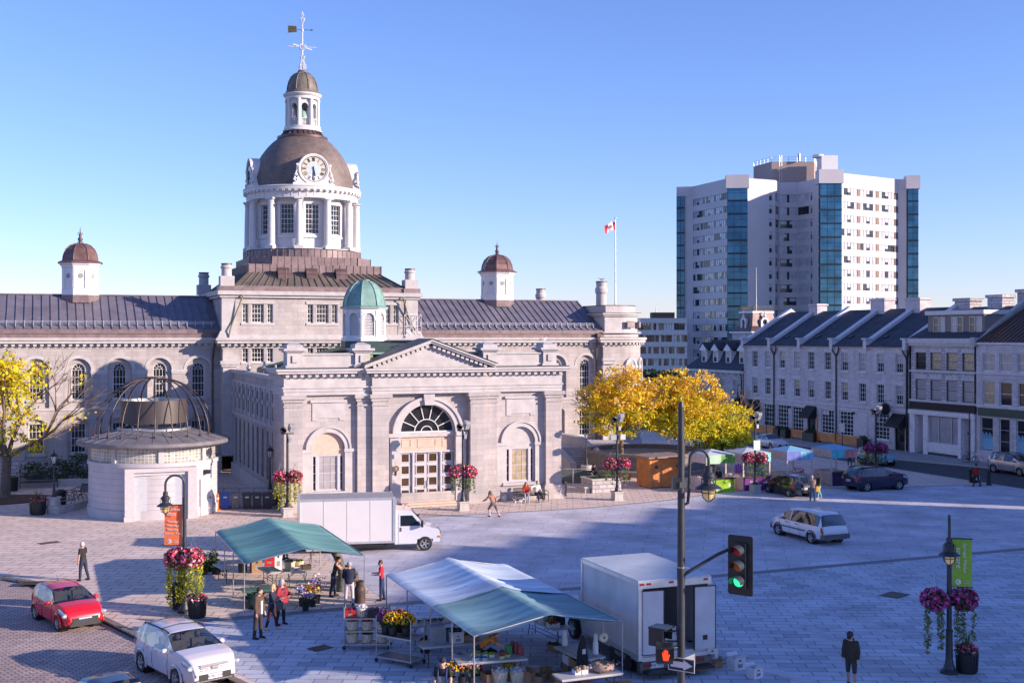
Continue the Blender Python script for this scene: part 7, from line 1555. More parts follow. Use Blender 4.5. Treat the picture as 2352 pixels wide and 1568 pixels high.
b.build('band_pier',M['stone_smooth'],kt);b=B();b.lathe([(3.8,4.4),(4.7,4.42),(4.78,4.5),(4.78,4.66),(4.7,4.72),(2.4,5.3),(.01,5.35)],(0,0,0),72)
for k in range(30):a=2*PI*k/30;b.bar((4.7*math.cos(a),4.7*math.sin(a),4.73),(2.4*math.cos(a),2.4*math.sin(a),5.31),.03,.02)
b.build('roof',mat('dark slate lead roof',(.17,.155,.17),.6,0,var=.25,scale=2),kt);b=B();b.lathe([(2.3,5.25),(2.3,5.42),(2.05,5.44)],(0,0,0),40,m=1);b.lathe([(2.09,5.75),(2.09,7.2)],(0,0,0),40);b.lathe([(2.03,7.2),(2.03,5.75)],(0,0,0),40,m=1);b.lathe([(2.03,7.2),(2.09,7.2)],(0,0,0),40)
for k in range(8):a=PI/4*k;b.cbox((2.05*math.cos(a),2.05*math.sin(a),5.58),(.1,.1,.4),a)
b.build('vent_drum',[mat('dark grey brown steel',(.085,.07,.07),.5,.3,var=.1),M['steel']],kt);b=B();tp=[(3.68*math.cos(t*PI/2/12)**.9 if t<12 else .62,5.0+3.62*math.sin(t*PI/2/12))for t in range(13)];tp=[(max(.62,r),z)for r,z in tp]
for k in range(22):a=2*PI*k/22+.07;b.tube([(r*math.cos(a),r*math.sin(a),z)for r,z in tp],.036,6);b.cyl((3.68*math.cos(a),3.68*math.sin(a),4.9),.09,.2,8)
b.ring((0,0,8.62),.64,.06,20);b.lathe([(.3,8.6),(.66,8.6),(.66,8.68),(.3,8.68)],(0,0,0),20);b.build('wire_dome',mat('copper brown pipe',(.085,.06,.06),.4,.4,var=.2),kt)
f2=(lambda a:(lambda u,z,d:((4.05-d)*math.cos(a)-u*math.sin(a),(4.05-d)*math.sin(a)+u*math.cos(a),z)))(a0+.78);b=B();b.fbox(f2,-.5,.5,0,2.25,-.06,.3);b.fbox(f2,-.56,-.5,0,2.3,-.1,.3);b.fbox(f2,.5,.56,0,2.3,-.1,.3);d_=b.build('door',M['offwhite'],kt);b=B();b.fbox(f2,.34,.4,1.0,1.1,-.12,-.06);b.build('handle',M['black'],d_);b=B();b.fbox(f2,-.22,.15,1.1,1.75,-.07,-.06);b.build('notice',mat('grey notice',(.4,.4,.43),.6,var=.4,scale=25),d_);b=B();b.fbox(f2,-.2,.1,2.6,2.85,-.3,.1);b.build('wall_lamp',M['black'],kt)
BN=['bright blue wheeled bin, first of the row by the kiosk','light grey wheeled bin beside the blue one','dark wheeled bin in the middle of the row','dark wheeled bin second from the flower post','dark wheeled bin nearest the flower post']
for i,xv in enumerate((517,541,567,590,613)):
 x,y=g(xv,1168);t=thing('wheeled_bin',BN[i],'wheeled bin',(x,y,0),-.12,'wheeled bins beside the temple front');m=[M['blue'],mat('grey bin plastic',(.16,.155,.165),.5),mat('dark bin plastic',(.045,.045,.055),.5)][min(i,2)]
 b=B();b.add([(sx*.24*k,sy*.27*k,z)for z,k in((.08,1),(.95,1.18))for sx,sy in((-1,-1),(1,-1),(1,1),(-1,1))],[(0,1,2,3),(4,5,6,7),(0,1,5,4),(1,2,6,5),(2,3,7,6),(3,0,4,7)]);b.box(-.3,.3,-.35,-.31,.9,1.0);b.build('bin_body',m,t);b=B();b.slab(lambda u,z,d:(u,d,z),[(-.31,.97),(.31,.97),(.28,1.06),(-.28,1.06)],-.37,.36);b.build('lid',m,t);b=B();b.cbox((.0,-.325,.8),(.24,.02,.1));b.build('label_plate',M['offwhite'],t)
 for s in(-1,1):b=B();b.lathe([(.01,0),(.1,0),(.1,.05),(.01,.05)],(0,0,0),10);b.xf(0,Matrix.Translation((s*.26,.26,.1))@Matrix.Rotation(PI/2,4,'Y'));b.build('wheel',M['rubber'],t)
x,y=g(500,1172);t=thing('traffic_post','orange plastic traffic delineator post between the kiosk door and the bins','traffic post',(x,y,0));b=B();b.lathe([(.22,0),(.2,.06),(.08,.08),(.075,1.0),(.05,1.08),(.01,1.1)],(0,0,0),14);b.build('post',colmat((.75,.12,.02)),t);b=B();b.lathe([(.08,.72),(.08,.86)],(0,0,0),14);b.build('reflector_band',M['offwhite'],t)
b=B();b.cbox((0,0,.1),(.4,.2,.2));b.cbox((0,-.0,.205),(.3,.1,.02));x,y=g(511,1168);tag(b.build('cinder_block',M['concrete'],None,(x,y,0)),'grey cinder block beside the orange traffic post','block')
b=B();b.tube([(9.5,82,1.0),(14.4,80.5,1.0)],.03,5);b.tube([(9.5,82,.6),(14.4,80.5,.6)],.02,5)
for k in range(6):b.tube([(9.5+.98*k,82-.3*k,0),(9.5+.98*k,82-.3*k,1.0)],.03,5)
tag(b.build('railing',M['steel']),'grey pipe railing behind the wheeled bins','railing')
t=thing('stone_terrace_steps','stone steps and raised terrace with parapet right of the temple front','steps',(42,92,0));b=B();b.box(33.9,40.9,94,99.7,0,1.6);b.box(44.6,49.5,94,99.7,0,1.6)
for k in range(10):b.box(41.5,44.0,89.6+.44*k,99.7-.01*k,.16*k,.16*(k+1))
b.build('step',M['stone_smooth'],t,world=True);b=B()
for x in(40.9,44.0):b.slab(lambda u,z,d:(x+d,u,z),[(89.2,0),(89.2,.7),(94.2,2.4),(99.7,2.4),(99.7,0)],0,.6)
b.box(40.8,41.6,93.8,94.7,2.4,2.7);b.build('parapet',M['stone_smooth'],t,world=True)
b=B()
for k in range(46):b.tube([(34+.15*k,94.2,1.6),(34+.15*k,94.2,2.75)],.018,4)
for z in(1.75,2.6):b.tube([(34,94.2,z),(40.8,94.2,z)],.025,4)
tag(b.build('iron_fence',M['black']),'black iron fence on the terrace right of the temple front','fence')
pot(42.9,94.6,.35,.6,'black tub of yellow flowers at the head of the stone steps',0,pal=[LG[0],colmat((.7,.45,.02)),colmat((.7,.45,.02)),LG[1]])
t=thing('glass_railing','glass panel railing with steel posts beside the litter bin','railing',(36.2,82,0),-.38);b=B();b.tube([(0,0,1.2),(3.0,0,1.2)],.03,6)
for k in range(3):b.tube([(1.5*k,0,0),(1.5*k,0,1.2)],.03,6)
b.build('frame',M['alu'],t)
for k in range(2):b=B();b.box(.05+1.5*k,1.45+1.5*k,-.008,.008,.12,1.1);b.build('glass_panel',mat('grey green railing glass',(.10,.12,.12),.08),t)
b=B();b.lathe([(5.1,0),(5.1,1.5),(5.25,1.5),(5.25,1.75),(4.7,1.75),(4.7,1.4),(.01,1.4)],(0,0,0),60);tag(b.build('round_planter',mat('concrete with painted tree shade',(.2,.18,.17),.9,var=.25),None,(47.5,88.3,0)),'big round concrete planter wall around the golden trees','planter')  # concrete colour darkened to stand in for the shade of the trees
b=B();b.lathe([(6.0,0),(6.0,.42),(5.2,.45)],(0,0,0),60);tag(b.build('seat_ring',mat('concrete with painted tree shade',(.2,.18,.17),.9,var=.25),None,(47.5,88.3,0)),'low round concrete seat ring at the foot of the big planter','seat')  # same tree shade put into the seat colour
x,y=g(1394,1131);t=thing('stone_planter','square rough stone planter with a bench end, behind the middle flower post','planter',(x,y,0),0);b=B();b.box(-1.15,1.15,0,1.9,0,.92);b.build('wall',M['stone_rough'],t);b=B();b.box(-1.22,1.22,-.07,1.97,.92,1.02);b.box(-1.7,-1.16,.2,1.6,.36,.46);b.box(-1.6,-1.2,.3,1.5,0,.36);b.build('coping',M['concrete'],t);b=B();b.box(-1,1,.2,1.7,1.021,1.04);quads(b,ell((0,.9,1.05),(.9,.7,.15),120,.2),.14,[0,1]);b.build('plants',LG,t)
for i,(w_,c_,xv,yv,zz)in enumerate((('BIENVENUE',(.04,.12,.35),1478,1113,.9),('WELCOME',(.6,.12,.03),1480,1118,.35))):
 x,y=g(xv,yv);t=thing('welcome_board',['blue board with white lettering behind the orange shed','orange board with white lettering low behind the orange shed'][i],'sign',(x-1.0,y+2.2-.3*i,zz),-.3);b=B();b.box(-.75,.75,0,.05,0,.5);b.box(-.7,-.64,.06,.1,-zz,.4);b.box(.64,.7,.06,.1,-zz,.4);o=b.build('board',colmat(c_),t);text(w_,.24,M['white'],o,(0,-.01,.25),(PI/2,0,0),.004)
t=thing('cedar_shed','orange cedar board shed with a flat sloping roof before the golden trees','shed',(43.25,78.3,0));b=B();b.box(-1.3,1.3,-1.0,1.0,.06,2.2)
for k in range(22):u=-1.3+2.6*k/21;b.box(u-.02,u+.02,-1.018,-1.0,.1,2.2)
for k in range(15):u=-1+2*k/14;b.box(-1.318,-1.3,u-.02,u+.02,.1,2.2)
for a in((-1.33,-1.2),(1.2,1.33)):b.box(a[0],a[1],-1.03,-.99,.05,2.22)
b.box(-.75,.95,-1.04,-1.0,1.1,1.16);b.box(-.85,1.05,-1.04,-1.0,1.95,2.0);b.build('boarding',M['cedar_y'],t);b=B();b.slab(lambda u,z,d:(u,d,z),[(-1.6,2.22),(1.6,2.3),(1.6,2.42),(-1.6,2.34)],-1.4,1.2);b.build('roof',mat('grey brown shed roof',(.26,.19,.165),.8,var=.2),t)
for u in(-.85,.95):b=B();b.tube([(u,-1.05,1.8),(u,-1.2,1.8),(u,-1.2,1.7)],.015,4);b.cyl((u,-1.2,1.5),.11,.18,10);b.build('hanging_pot',M['black'],t)
BC=[((.42,.62,.42),(.16,.34,.06),'lime and white'),((.10,.42,.52),(.22,.62,.66),'teal'),((.12,.16,.48),(.18,.45,.66),'purple and sky blue'),((.12,.50,.60),(.60,.22,.20),'turquoise and coral')]
for i,x0 in enumerate((44.5,47.6,51.4,55.4)):
 w,d,y0=2.35,2.5,73.5;t=thing('market_booth','pale board market booth with a %s canopy band'%BC[i][2],'booth',(x0,y0,0),0,'pale board market booths')
 for px in(.05,w-.05):
  for py in(.05,d-.05):b=B();b.box(px-.05,px+.05,py-.05,py+.05,0,2.72);b.build('post',M['palewood'],t)
 for nm2,ax,z0,z1 in(('band_boards',0,2.1,2.7),('band_boards',1,2.1,2.7),('side_boards',0,.05,1.05),('side_boards',1,.05,1.0),('side_boards',2,.05,.9)):
  b=B()
  for k in range(17):u=d*k/17;b.box(*[(-.03,0,u+.01,u+.135),(w*k/17+.01,w*k/17+.125,d,d+.03),(w,w+.03,u+.01,u+.135)][ax],z0,z1)
  b.build(nm2,M['palewood'],t)
 b=B();b.box(-.02,w+.02,-.04,-.01,2.08,2.72,0);b.box(w*.52,w+.021,-.045,-.04,2.09,2.71,1);b.build('canopy_band',[mat(BC[i][2]+' print a',BC[i][0],.7,var=.3,scale=1.5),mat(BC[i][2]+' print b',BC[i][1],.7,var=.35,scale=2.5)],t)
 b=B();b.add([(-.05,-.05,2.72),(w+.05,-.05,2.72),(w+.05,d+.05,2.72),(-.05,d+.05,2.72),(w/2,d/2,3.05)],[(0,1,4),(1,2,4),(2,3,4),(3,0,4)]);b.build('canvas_roof',mat('canvas roof',(.55,.58,.62)if i in(0,1)else(.2,.42,.62),.7,var=.12),t)
 if i!=2:
  b=B();b.box(.1,w-.05,-.1,.35,.0,.95,0);b.box(.02,w+.03,-.2,.42,.95,1.02,1);o=b.build('counter',[colmat([(.26,.46,.02),(.16,.02,.22),0,(.07,.03,.10)][i],var=.3,scale=2),colmat((.05,.035,.03))],t)
  if i==1:text('true',.26,M['white'],o,(.75,-.11,.68),(PI/2,0,0),.004);text('original.',.26,M['white'],o,(.85,-.11,.42),(PI/2,0,0),.004)
  if i==0:b=B();b.add([(1.9+.11*math.cos(k*PI/8),-.106,.5+.13*math.sin(k*PI/8))for k in range(16)],[tuple(range(16))]);b.build('emblem',M['white'],o)
x,y=45.7,74.7;t=thing('picnic_table','lime green picnic table inside the green booth','table',(x,y,0));b=B();b.box(-.7,.7,-.4,.4,.72,.77);b.build('tabletop',colmat((.28,.5,.02)),t);b=B()
for s in(-1,1):b.bar((s*.5,-.5,0),(s*.5,.2,.72),.08,.05);b.bar((s*.5,.5,0),(s*.5,-.2,.72),.08,.05);b.box(-.7,.7,s*.7-.12,s*.7+.12,.42,.46)
b.build('leg_frame',colmat((.28,.5,.02)),t)
CH=[((.02,.35,.40),53.0,79.5,'turquoise'),((.24,.05,.30),51.6,80.4,'purple'),((.45,.02,.08),57.0,79.8,'crimson'),((.6,.42,.03),62.2,78.5,'yellow'),((.55,.08,.06),66.3,82.4,'coral'),((.22,.38,.05),66.9,83.6,'lime'),((.02,.2,.3),49.0,77.5,'dark teal')]
for i,(c,x,y,n)in enumerate(CH):
 t=thing('garden_chair',n+' slatted garden chair on the square behind the booths','chair',(x,y,0),[2.2,-.6,1.0,.3,.2,-.4,.8][i],'coloured garden chairs');m=colmat(c);b=B()
 for k in range(5):b.bar((-.28+.14*k,-.3,.38),(-.28+.14*k,.25,.26),.12,.025)
 b.build('seat',m,t);b=B()
 for k in range(5):b.bar((-.28+.14*k,.22,.28),(-.34+.17*k,.55,.95+.08*(2-abs(k-2))),.12,.025)
 b.build('backrest',m,t)
 for s in(-1,1):b=B();b.bar((s*.38,-.35,.55),(s*.38,.45,.55),.12,.03);b.build('armrest',m,t);b=B();b.bar((s*.36,-.32,0),(s*.36,-.32,.54),.08,.04);b.bar((s*.34,.6,0),(s*.34,-.2,.36),.04,.1);b.build('leg',m,t)
PF=[(112.4,117.2),(106.6,109.2),(101.6,104.6),(97.6,101.2)]
for i,(a,c)in enumerate(PF):
 t=thing('patio_fence',['low orange board fence before the pub door','short orange board fence before the second pub window','orange board fence before the brown paned window','orange board fence before the blocked doorway'][i],'fence',(77.0,(a+c)/2,0),0,'orange patio fences');h=(c-a)/2;b=B()
 for k in range(5):b.box(-.03,.03,-h,h,.2+.18*k,.36+.18*k)
 b.build('boards',M['cedar_y'],t);b=B()
 for u in(-h,h):b.box(-.06,.06,u-.06,u+.06,0,1.25 if i%2 else(1.25 if u<0 else 2.6))
 b.build('post',M['cedar_y'],t)
for i,y in enumerate((111.6,110.2,106.1,105.1,96.9,80.0)):
 if i==5:x,y=63.5,79.8
 else:x=77.0
 t=thing('planter_box',['black box planter right of the first patio fence','black box planter before the third pub window','black box planter before the pub doorway','black box planter beside the pub doorway fence','black box planter at the end of the patio fences','black box planter of pale flowers behind the last booth'][i],'planter',(x,y,0),0,'black box planters');b=B();b.box(-.5,.5,-.5,.5,0,.9);b.box(-.54,.54,-.54,.54,.9,.95);b.build('box',M['black'],t);b=B();quads(b,ell((0,0,1.05),(.5,.5,.25),130,.3),.16,[0,1,1,3 if i==5 else 0]);b.build('plants',LG+[M['white']],t)
t=gooselamp(77.6,121.0,0.3,'curved street lamp at the corner by the pub sign',5.2)
for i,(x,y,h,w_,lab)in enumerate(((75.6,112.0,3.2,.5,'thin street sign post behind the white saloon car'),(75.6,98.5,2.6,.9,'grey parking sign before the patio fence'),(77.2,82.6,5.0,.3,'tall thin black sign post with the bicycle against it'))):
 t=thing('sign_post',lab,'sign',(x,y,0));b=B();b.tube([(0,0,0),(0,0,h)],.05,6);b.build('post',M['iron'],t);b=B();b.cbox((-.05,0,h-.6 if i<2 else 2.6),(.02,w_,.9 if i<2 else .25));b.build('sign_plate',M['steel']if i==1 else M['iron'],t)
bike(76.9,82.2,-PI/2+.15,M['black'],'black bicycle chained to the thin sign post by the pale shopfront')
x,y=g(2271,1114);t=thing('bollard','black iron bollard beside the person in the red jacket','bollard',(x,y,0));b=B();b.lathe([(.22,0),(.2,.1),(.13,.15),(.12,.85),(.16,.88),(.12,.95),(.13,1.05),(.05,1.14),(.01,1.15)],(0,0,0),14);b.build('post',M['black'],t)
px_,py_=15.15,26.25;RT,FW=Vector((TC,-TS,0)),Vector((TS,TC,0))
t=thing('traffic_signal_pole','tall black signal pole with green traffic light, walk signals and hooked lamp','traffic light',(px_,py_,0));Q=lambda r,f,z:RT*r+FW*f+Vector((0,0,z))
b=B();b.lathe([(.2,0),(.17,.2),(.1,.4),(.098,6.0),(.08,9.5),(.06,9.62),(.01,9.64)],(0,0,0),14);b.cbox(Q(0,0,9.2),(.12,.12,.6),-TH);b.build('pole',M['iron'],t)
b=B();b.tube([Q(.06,0,5.22),Q(.4,0,5.42),Q(.95,0,5.75),Q(1.2,0,5.86),Q(1.45,0,5.86)],.045,8);b.tube([Q(0,0,5.1),Q(0,0,5.4)],.11,10);b.build('mast_arm',M['iron'],t)
for z in(5.12,5.38):b=B();b.lathe([(.1,z),(.1,z+.05)],(0,0,0),12);b.tube([Q(-.22,0,z+.02),Q(.22,0,z+.02)],.012,4);b.build('clamp_band',M['steel'],t)
ah=-TH-.62;hc_=Q(1.5,-.05,5.47);Hm=lambda u,d,z:hc_+Vector((u*math.cos(ah)-d*math.sin(ah),u*math.sin(ah)+d*math.cos(ah),z))
ff=lambda u,z,d:tuple(Hm(u,d,z));rr=[]
for cx2,cz2,q in((.28,.70,0),(-.28,.70,1),(-.28,-.70,2),(.28,-.70,3)):rr+=[(cx2+.06*math.cos(PI/2*q+k*PI/8),cz2+.06*math.sin(PI/2*q+k*PI/8))for k in range(5)]
b=B();b.slab(ff,rr,.0,.02);b.build('backplate',M['black'],t);b=B();b.fbox(ff,-.18,.18,-.58,.58,-.08,.16);o=b.build('signal_housing',mat('black signal housing',(.02,.024,.032),.35,var=.3),t)
for i,(c,e)in enumerate((((.30,.012,.006),.06),((.34,.08,.006),.06),((.02,.62,.22),1.1))):
 z=.39-.39*i;b=B();b.add([ff(.14*math.cos(k*PI/12),z+.14*math.sin(k*PI/12),-.1)for k in range(24)],[tuple(range(24))]);b.build('signal_lens',mat(['red lens','amber lens','green lens'][i],c,.3,var=.3,scale=30,emit=e),o)
 b=B();A_=[math.radians(-20+220*k/14)for k in range(15)];b.add([ff(.155*math.cos(a),z+.155*math.sin(a),d-(.12*math.sin(max(0,a))if d<-.1 else 0))for a in A_ for d in(-.08,-.36)],[(2*k,2*k+1,2*k+3,2*k+2)for k in range(14)],0,True);b.build('visor',mat('black visor',(.03,.04,.06),.4),o)
for i,(r,f,z,an)in enumerate(((-.58,.05,3.66,.9),(-.45,-.22,3.26,-.1))):
 c=Q(r,f,z);a2=-TH+an;f3=(lambda c,a2:(lambda u,z,d:tuple(c+Vector((u*math.cos(a2)-d*math.sin(a2),u*math.sin(a2)+d*math.cos(a2),z)))))(c,a2)
 b=B();b.fbox(f3,-.21,.21,-.23,.23,-.08,.16);b.fbox(f3,-.23,.23,.21,.25,-.34,.16);b.slab(f3,[(-.23,-.1),(-.21,-.1),(-.21,.22),(-.23,.22)],-.28,-.07);b.slab(f3,[(.21,-.1),(.23,-.1),(.23,.22),(.21,.22)],-.28,-.07);o=b.build('pedestrian_signal',mat('black signal housing',(.02,.024,.032),.35),t)
 if i==1:
  hand=[(-.07,-.15),(.07,-.15),(.12,.03),(.08,.05),(.06,-.02),(.06,.15),(.03,.15),(.025,.02),(.01,.18),(-.02,.18),(-.02,.02),(-.04,.16),(-.065,.15),(-.06,.0),(-.09,.1),(-.11,.09),(-.09,-.08)]
  b=B();b.add([f3(u*.85+.03,v*.85-.02,-.086)for u,v in hand],[tuple(range(len(hand)))]);b.build('stop_hand',mat('lit red hand',(.9,.05,.01),.4,emit=.9),o)
 b=B();b.tube([Q(0,0,z+.12),c+Vector((0,0,.12))],.028,6);b.tube([Q(0,0,z-.14),c+Vector((0,0,-.14))],.028,6);b.build('signal_arm',M['iron'],t)
f4=(lambda a2:(lambda u,z,d:tuple(Q(-.02,-.16,2.97)+Vector((u*math.cos(a2)-d*math.sin(a2),u*math.sin(a2)+d*math.cos(a2),z)))))(-TH-.55)
b=B();b.fbox(f4,-.36,.36,-.17,.17,0,.012,0);b.fbox(f4,-.34,.34,-.15,.15,-.004,-.001,1);b.slab(f4,[(-.29,-.075),(.06,-.075),(.06,-.135),(.31,0),(.06,.135),(.06,.075),(-.29,.075)],-.008,-.005,0);b.build('one_way_sign',[mat('white sign face',(.66,.62,.68),.5,var=.04),mat('black sign face',(.02,.024,.035),.5)],t);f5=(lambda a2:(lambda u,z,d:tuple(Q(.22,.1,2.95)+Vector((u*math.cos(a2)-d*math.sin(a2),u*math.sin(a2)+d*math.cos(a2),z)))))(-TH+.9);b=B();b.fbox(f5,-.3,.3,-.17,.17,0,.012);b.build('sign_back',M['steel'],t)
b=B();P=[Q(.06,0,7.0),Q(.17,0,7.05),Q(.2,0,7.4),Q(.22,0,8.15)]+[Q(.22+.24*(1-math.cos(PI*k/10)),0,8.15+.26*math.sin(PI*k/10))for k in range(1,11)]+[Q(.7,0,7.98)];b.tube(P,.04,8);b.cbox(Q(-.13,0,7.55),(.2,.2,.32),-TH);b.box(-.1,.1,-.1,.1,7.45,7.6);b.build('lamp_arm',M['iron'],t);i0=len(t.children);head(t,Q(.7,0,7.98))
def table(x,y,rz,w,d,label,h=.74,m=None,cloth=None,z=0):
 t=thing('folding_table',label,'table',(x,y,z),rz,'folding market tables');b=B();b.box(-w/2,w/2,-d/2,d/2,h-.05,h);b.box(-w/2+.03,w/2-.03,-d/2+.03,d/2-.03,h-.08,h-.05);b.build('tabletop',m or mat('pale plastic tabletop',(.42,.41,.44),.5,var=.06),t)
 for s in(-1,1):
  b=B();u=s*(w/2-.22)
  for q in(-1,1):b.tube([(u,q*(d/2-.08),h-.06),(u-s*.06,q*(d/2-.14),h*.5),(u-s*.02,q*(d/2-.1),.02)],.016,5)
  b.tube([(u-s*.04,-d/2+.12,.3),(u-s*.04,d/2-.12,.3)],.013,5);b.tube([(u-s*.05,0,.42),(u-s*.42,0,h-.07)],.011,5);b.build('leg',M['black'],t)
 return t
def carton(x,y,z,rz,w,d,h,m,label,fill=None,flaps=False,grp=None,nm='carton',mark=True):
 t=thing(nm,label,'crate' if nm!='carton' else 'box',(x,y,z),rz,grp);b=B();e=.012
 b.box(-w/2,w/2,-d/2,d/2,0,.012);b.box(-w/2,w/2,-d/2,-d/2+e,.012,h);b.box(-w/2,w/2,d/2-e,d/2,.012,h);b.box(-w/2,-w/2+e,-d/2+e,d/2-e,.012,h);b.box(w/2-e,w/2,-d/2+e,d/2-e,.012,h)
 if flaps:
  for s in(-1,1):b.bar((0,s*d/2,h),(0,s*d*.72,h+.1),w,.01);b.bar((s*w/2,0,h),(s*w*.68,0,h+.06),.01,d*.0+.01)
 b.build('box',m,t)
 if mark:b=B();b.cbox((0,-d/2-.003,h*.78),(w*.22,.006,h*.12));b.cbox((0,-d/2-.003,h*.38),(w*.42,.006,h*.3),0,1);b.build('print',[M['black'],mat('printed panel',(.25,.22,.26),.7,var=.6,scale=30)],t)
 if fill:b=B();c,r,n=fill;b.box(-w/2+.02,w/2-.02,-d/2+.02,d/2-.02,h*.5,h*.72);[b.ball((R.uniform(-w*.4,w*.4),R.uniform(-d*.4,d*.4),h*.78+R.random()*.08),r*R.uniform(.8,1.15),7)for _ in range(n)];b.build('produce',c,t)
 return t
wick=stripes('pale splint basket',(.74,.60,.45),(.58,.45,.32),16,'X',.8)
def bushel(x,y,z,label,c,r=.21,h=.3,bagm=None,grp='bushel baskets',n=16):
 t=thing('bushel_basket',label,'basket',(x,y,z),R.random(),grp);b=B();b.lathe([(r*.8,0),(r,h),(r*.95,h),(r*.78,.03)],(0,0,0),20,capb=True);
 for q in(.12,.5,.95):b.lathe([(r*(.81+.2*q),h*q-.012),(r*(.83+.2*q),h*q),(r*(.82+.2*q),h*q+.025)],(0,0,0),20)
 b.build('basket',wick,t);b=B()
 if bagm:b.ball((0,0,h),r*.95,14,sz=.5);quads(b,ell((0,0,h+.04),(r*1.0,r*1.0,.11),90,.8),.12,[0],0,1)
 else:[b.ball((r*.6*math.cos(k*2.4)*math.sqrt((k+.5)/n),r*.6*math.sin(k*2.4)*math.sqrt((k+.5)/n)*1.2,h-.02+.05*R.random()),.055*R.uniform(.8,1.3),8,k%2 if isinstance(c,list)else 0)for k in range(n)];b.lathe([(.01,h-.05),(r*.9,h-.05)],(0,0,0),14)
 b.build('produce',bagm or c,t);return t
def bucket(x,y,label,cols,hh=.36,spread=.24,tall=0,z=0):
 t=thing('flower_bucket',label,'bucket',(x,y,z),0,None);b=B();b.lathe([(.12,0),(.155,hh),(.165,hh+.01),(.145,hh),(.11,.04)],(0,0,0),16,capb=True);b.build('bucket',M['black'],t);b=B();quads(b,[Vector((R.gauss(0,spread*.4),R.gauss(0,spread*.4),hh+.05+R.random()*.25+tall*R.random()))for _ in range(60)],.10,[0]);quads(b,[Vector((R.gauss(0,spread*.5),R.gauss(0,spread*.5),hh+.22+R.random()*.16+tall*R.random()))for _ in range(110)],.085,list(range(1,len(cols)+1)),.3,1);b.build('flowers',[LG[1]]+[colmat(c)for c in cols],t)
def canopy(label,X0,X1,Y0,Y1,ze,zr,strips,seed,posts,nx=14,sag=.05,ext=None):
 R.seed(seed);t=thing('market_canopy',label,'canopy',(X0,Y0,0));w,d=X1-X0,Y1-Y0;b=B()
 for(u,v)in posts:q=B();q.tube([(u,v,0),(u,v,ze)],.024,6);q.build('pole',M['steel'],t)
 for v in(0,d):b.tube([(0,v,ze),(w/2,v,zr),(w,v,ze)],.024,6)
 for u,z in((0,ze),(w,ze),(w/2,zr)):b.tube([(u,-.05,z),(u,d+.05,z)],.022,6)
 b.build('frame',M['steel'],t)
 for si,(v0,v1,m,rise,seam)in enumerate(strips):
  b=B();n=max(6,int((v1-v0)/.22));m_=nx*2
  def pt(i,j,dz):
   u=w*i/m_;v=v0+(v1-v0)*j/n;k=abs(u-w/2)/(w/2);z=zr+(ze-zr)*k+.03+rise;s=math.sin(PI*((k*2)%1.0)if k<1 else 0)
   z-=sag*math.sin(PI*k)*(1+.6*math.sin(PI*j/n));z+=(.022*math.sin(j*1.9+i*.35+si)+.015*math.sin(j*3.1-i*.5))*math.sin(PI*min(.97,k+.03))
   if k>.985:z-=.06
   return(u,v,z+dz)
  for dz in(0,.008):b.add([pt(i,j,dz)for i in range(m_+1)for j in range(n+1)],[(i*(n+1)+j,(i+1)*(n+1)+j,(i+1)*(n+1)+j+1,i*(n+1)+j+1)for i in range(m_)for j in range(n)],0,True)
  b.build('tarpaulin',m,t)
 return t
def tarp(n,c,tr,c2=None):
 m=leaf(n,c,tr);nd=m.node_tree.nodes;nz=[q for q in nd if q.type=='TEX_NOISE'][0];nz.inputs['Scale'].default_value=.7;mp=N(m.node_tree,'ShaderNodeMapping');mp.inputs['Scale'].default_value=(.35,2.2,1);tc=[q for q in nd if q.type=='TEX_COORD'][0];m.node_tree.links.new(tc.outputs['Object'],mp.inputs[0]);m.node_tree.links.new(mp.outputs[0],nz.inputs['Vector']);return m
Tg,Tb,Tg2=tarp('green tarpaulin',(.20,.44,.41),.25),tarp('pale blue tarpaulin',(.55,.64,.80),.04),tarp('teal grey tarpaulin',(.20,.36,.40),.05)
canopy('green tarpaulin market canopy on poles beside the white box truck',7.7,12.75,48.8,57.4,1.97,2.45,[(-.1,8.7,Tg,0,0)],3,[(0,0),(5.05,0),(0,8.6),(5.05,8.6),(0,3),(0,5.6),(5.05,4.3)])
canopy('long market canopy of pale blue and teal tarpaulins before the open truck',12.45,17.6,34.3,44.3,2.0,2.45,[(4.25,10.1,Tb,.03,0),(-.1,4.6,Tg2,0,0)],4,[(0,0),(5.15,0),(0,10),(5.15,10),(0,4.4),(0,7.2),(0,2.1)],sag=.1)
Y4=mat('pale yellow wood',(.42,.30,.16),.8,var=.2)  # even pale yellowish wood colour for crates
def P(xv,yv,z=0):return g(xv,yv,z)
table(*P(511,1335),.2,.5,1.3,'narrow white folding table outside the green canopy, by the potted plants');table(8.4,56.2,0,1.5,.7,'folding table at the far left corner under the green canopy');table(9.6,53.6,.15,.7,1.5,'folding table on thin legs in the middle of the green canopy')
x1,y1=P(682,1345);table(x1,y1,-.1,1.25,.9,'folding table with two bushel baskets before the green canopy ridge');x2,y2=P(744,1295);table(x2,y2+.3,-.1,1.7,.7,'folding table at the back right of the green canopy')
bushel(x1-.3,y1+.15,.74,'brown bushel basket on the folding table, left of two',[colmat((.20,.13,.07)),colmat((.3,.2,.1))],.26,.38);bushel(x1+.15,y1+.3,.74,'bushel basket of greens on the folding table, right of two',[LG[1],LG[2]],.24,.34)
carton(x1-.1,y1-.3,.74,-.1,.5,.3,.16,M['wcard'],'low white printed carton at the front of the basket table');carton(x1+.42,y1-.02,.74,.1,.4,.3,.2,mat('dark wood crate',(.06,.04,.03),.8),'dark wooden crate at the right end of the basket table',nm='crate',mark=False)
carton(x2-.3,y2+.3,.74,.1,.3,.25,.15,mat('orange tray',(.6,.2,.03),.6),'orange tray with a small plant on the back right table',(LG[1],.07,6),nm='tray',mark=False);carton(x2+.3,y2+.3,.74,-.1,.42,.3,.2,M['red'],'bright red crate on the back right table',nm='crate',mark=False)
xa,ya=P(605,1312)
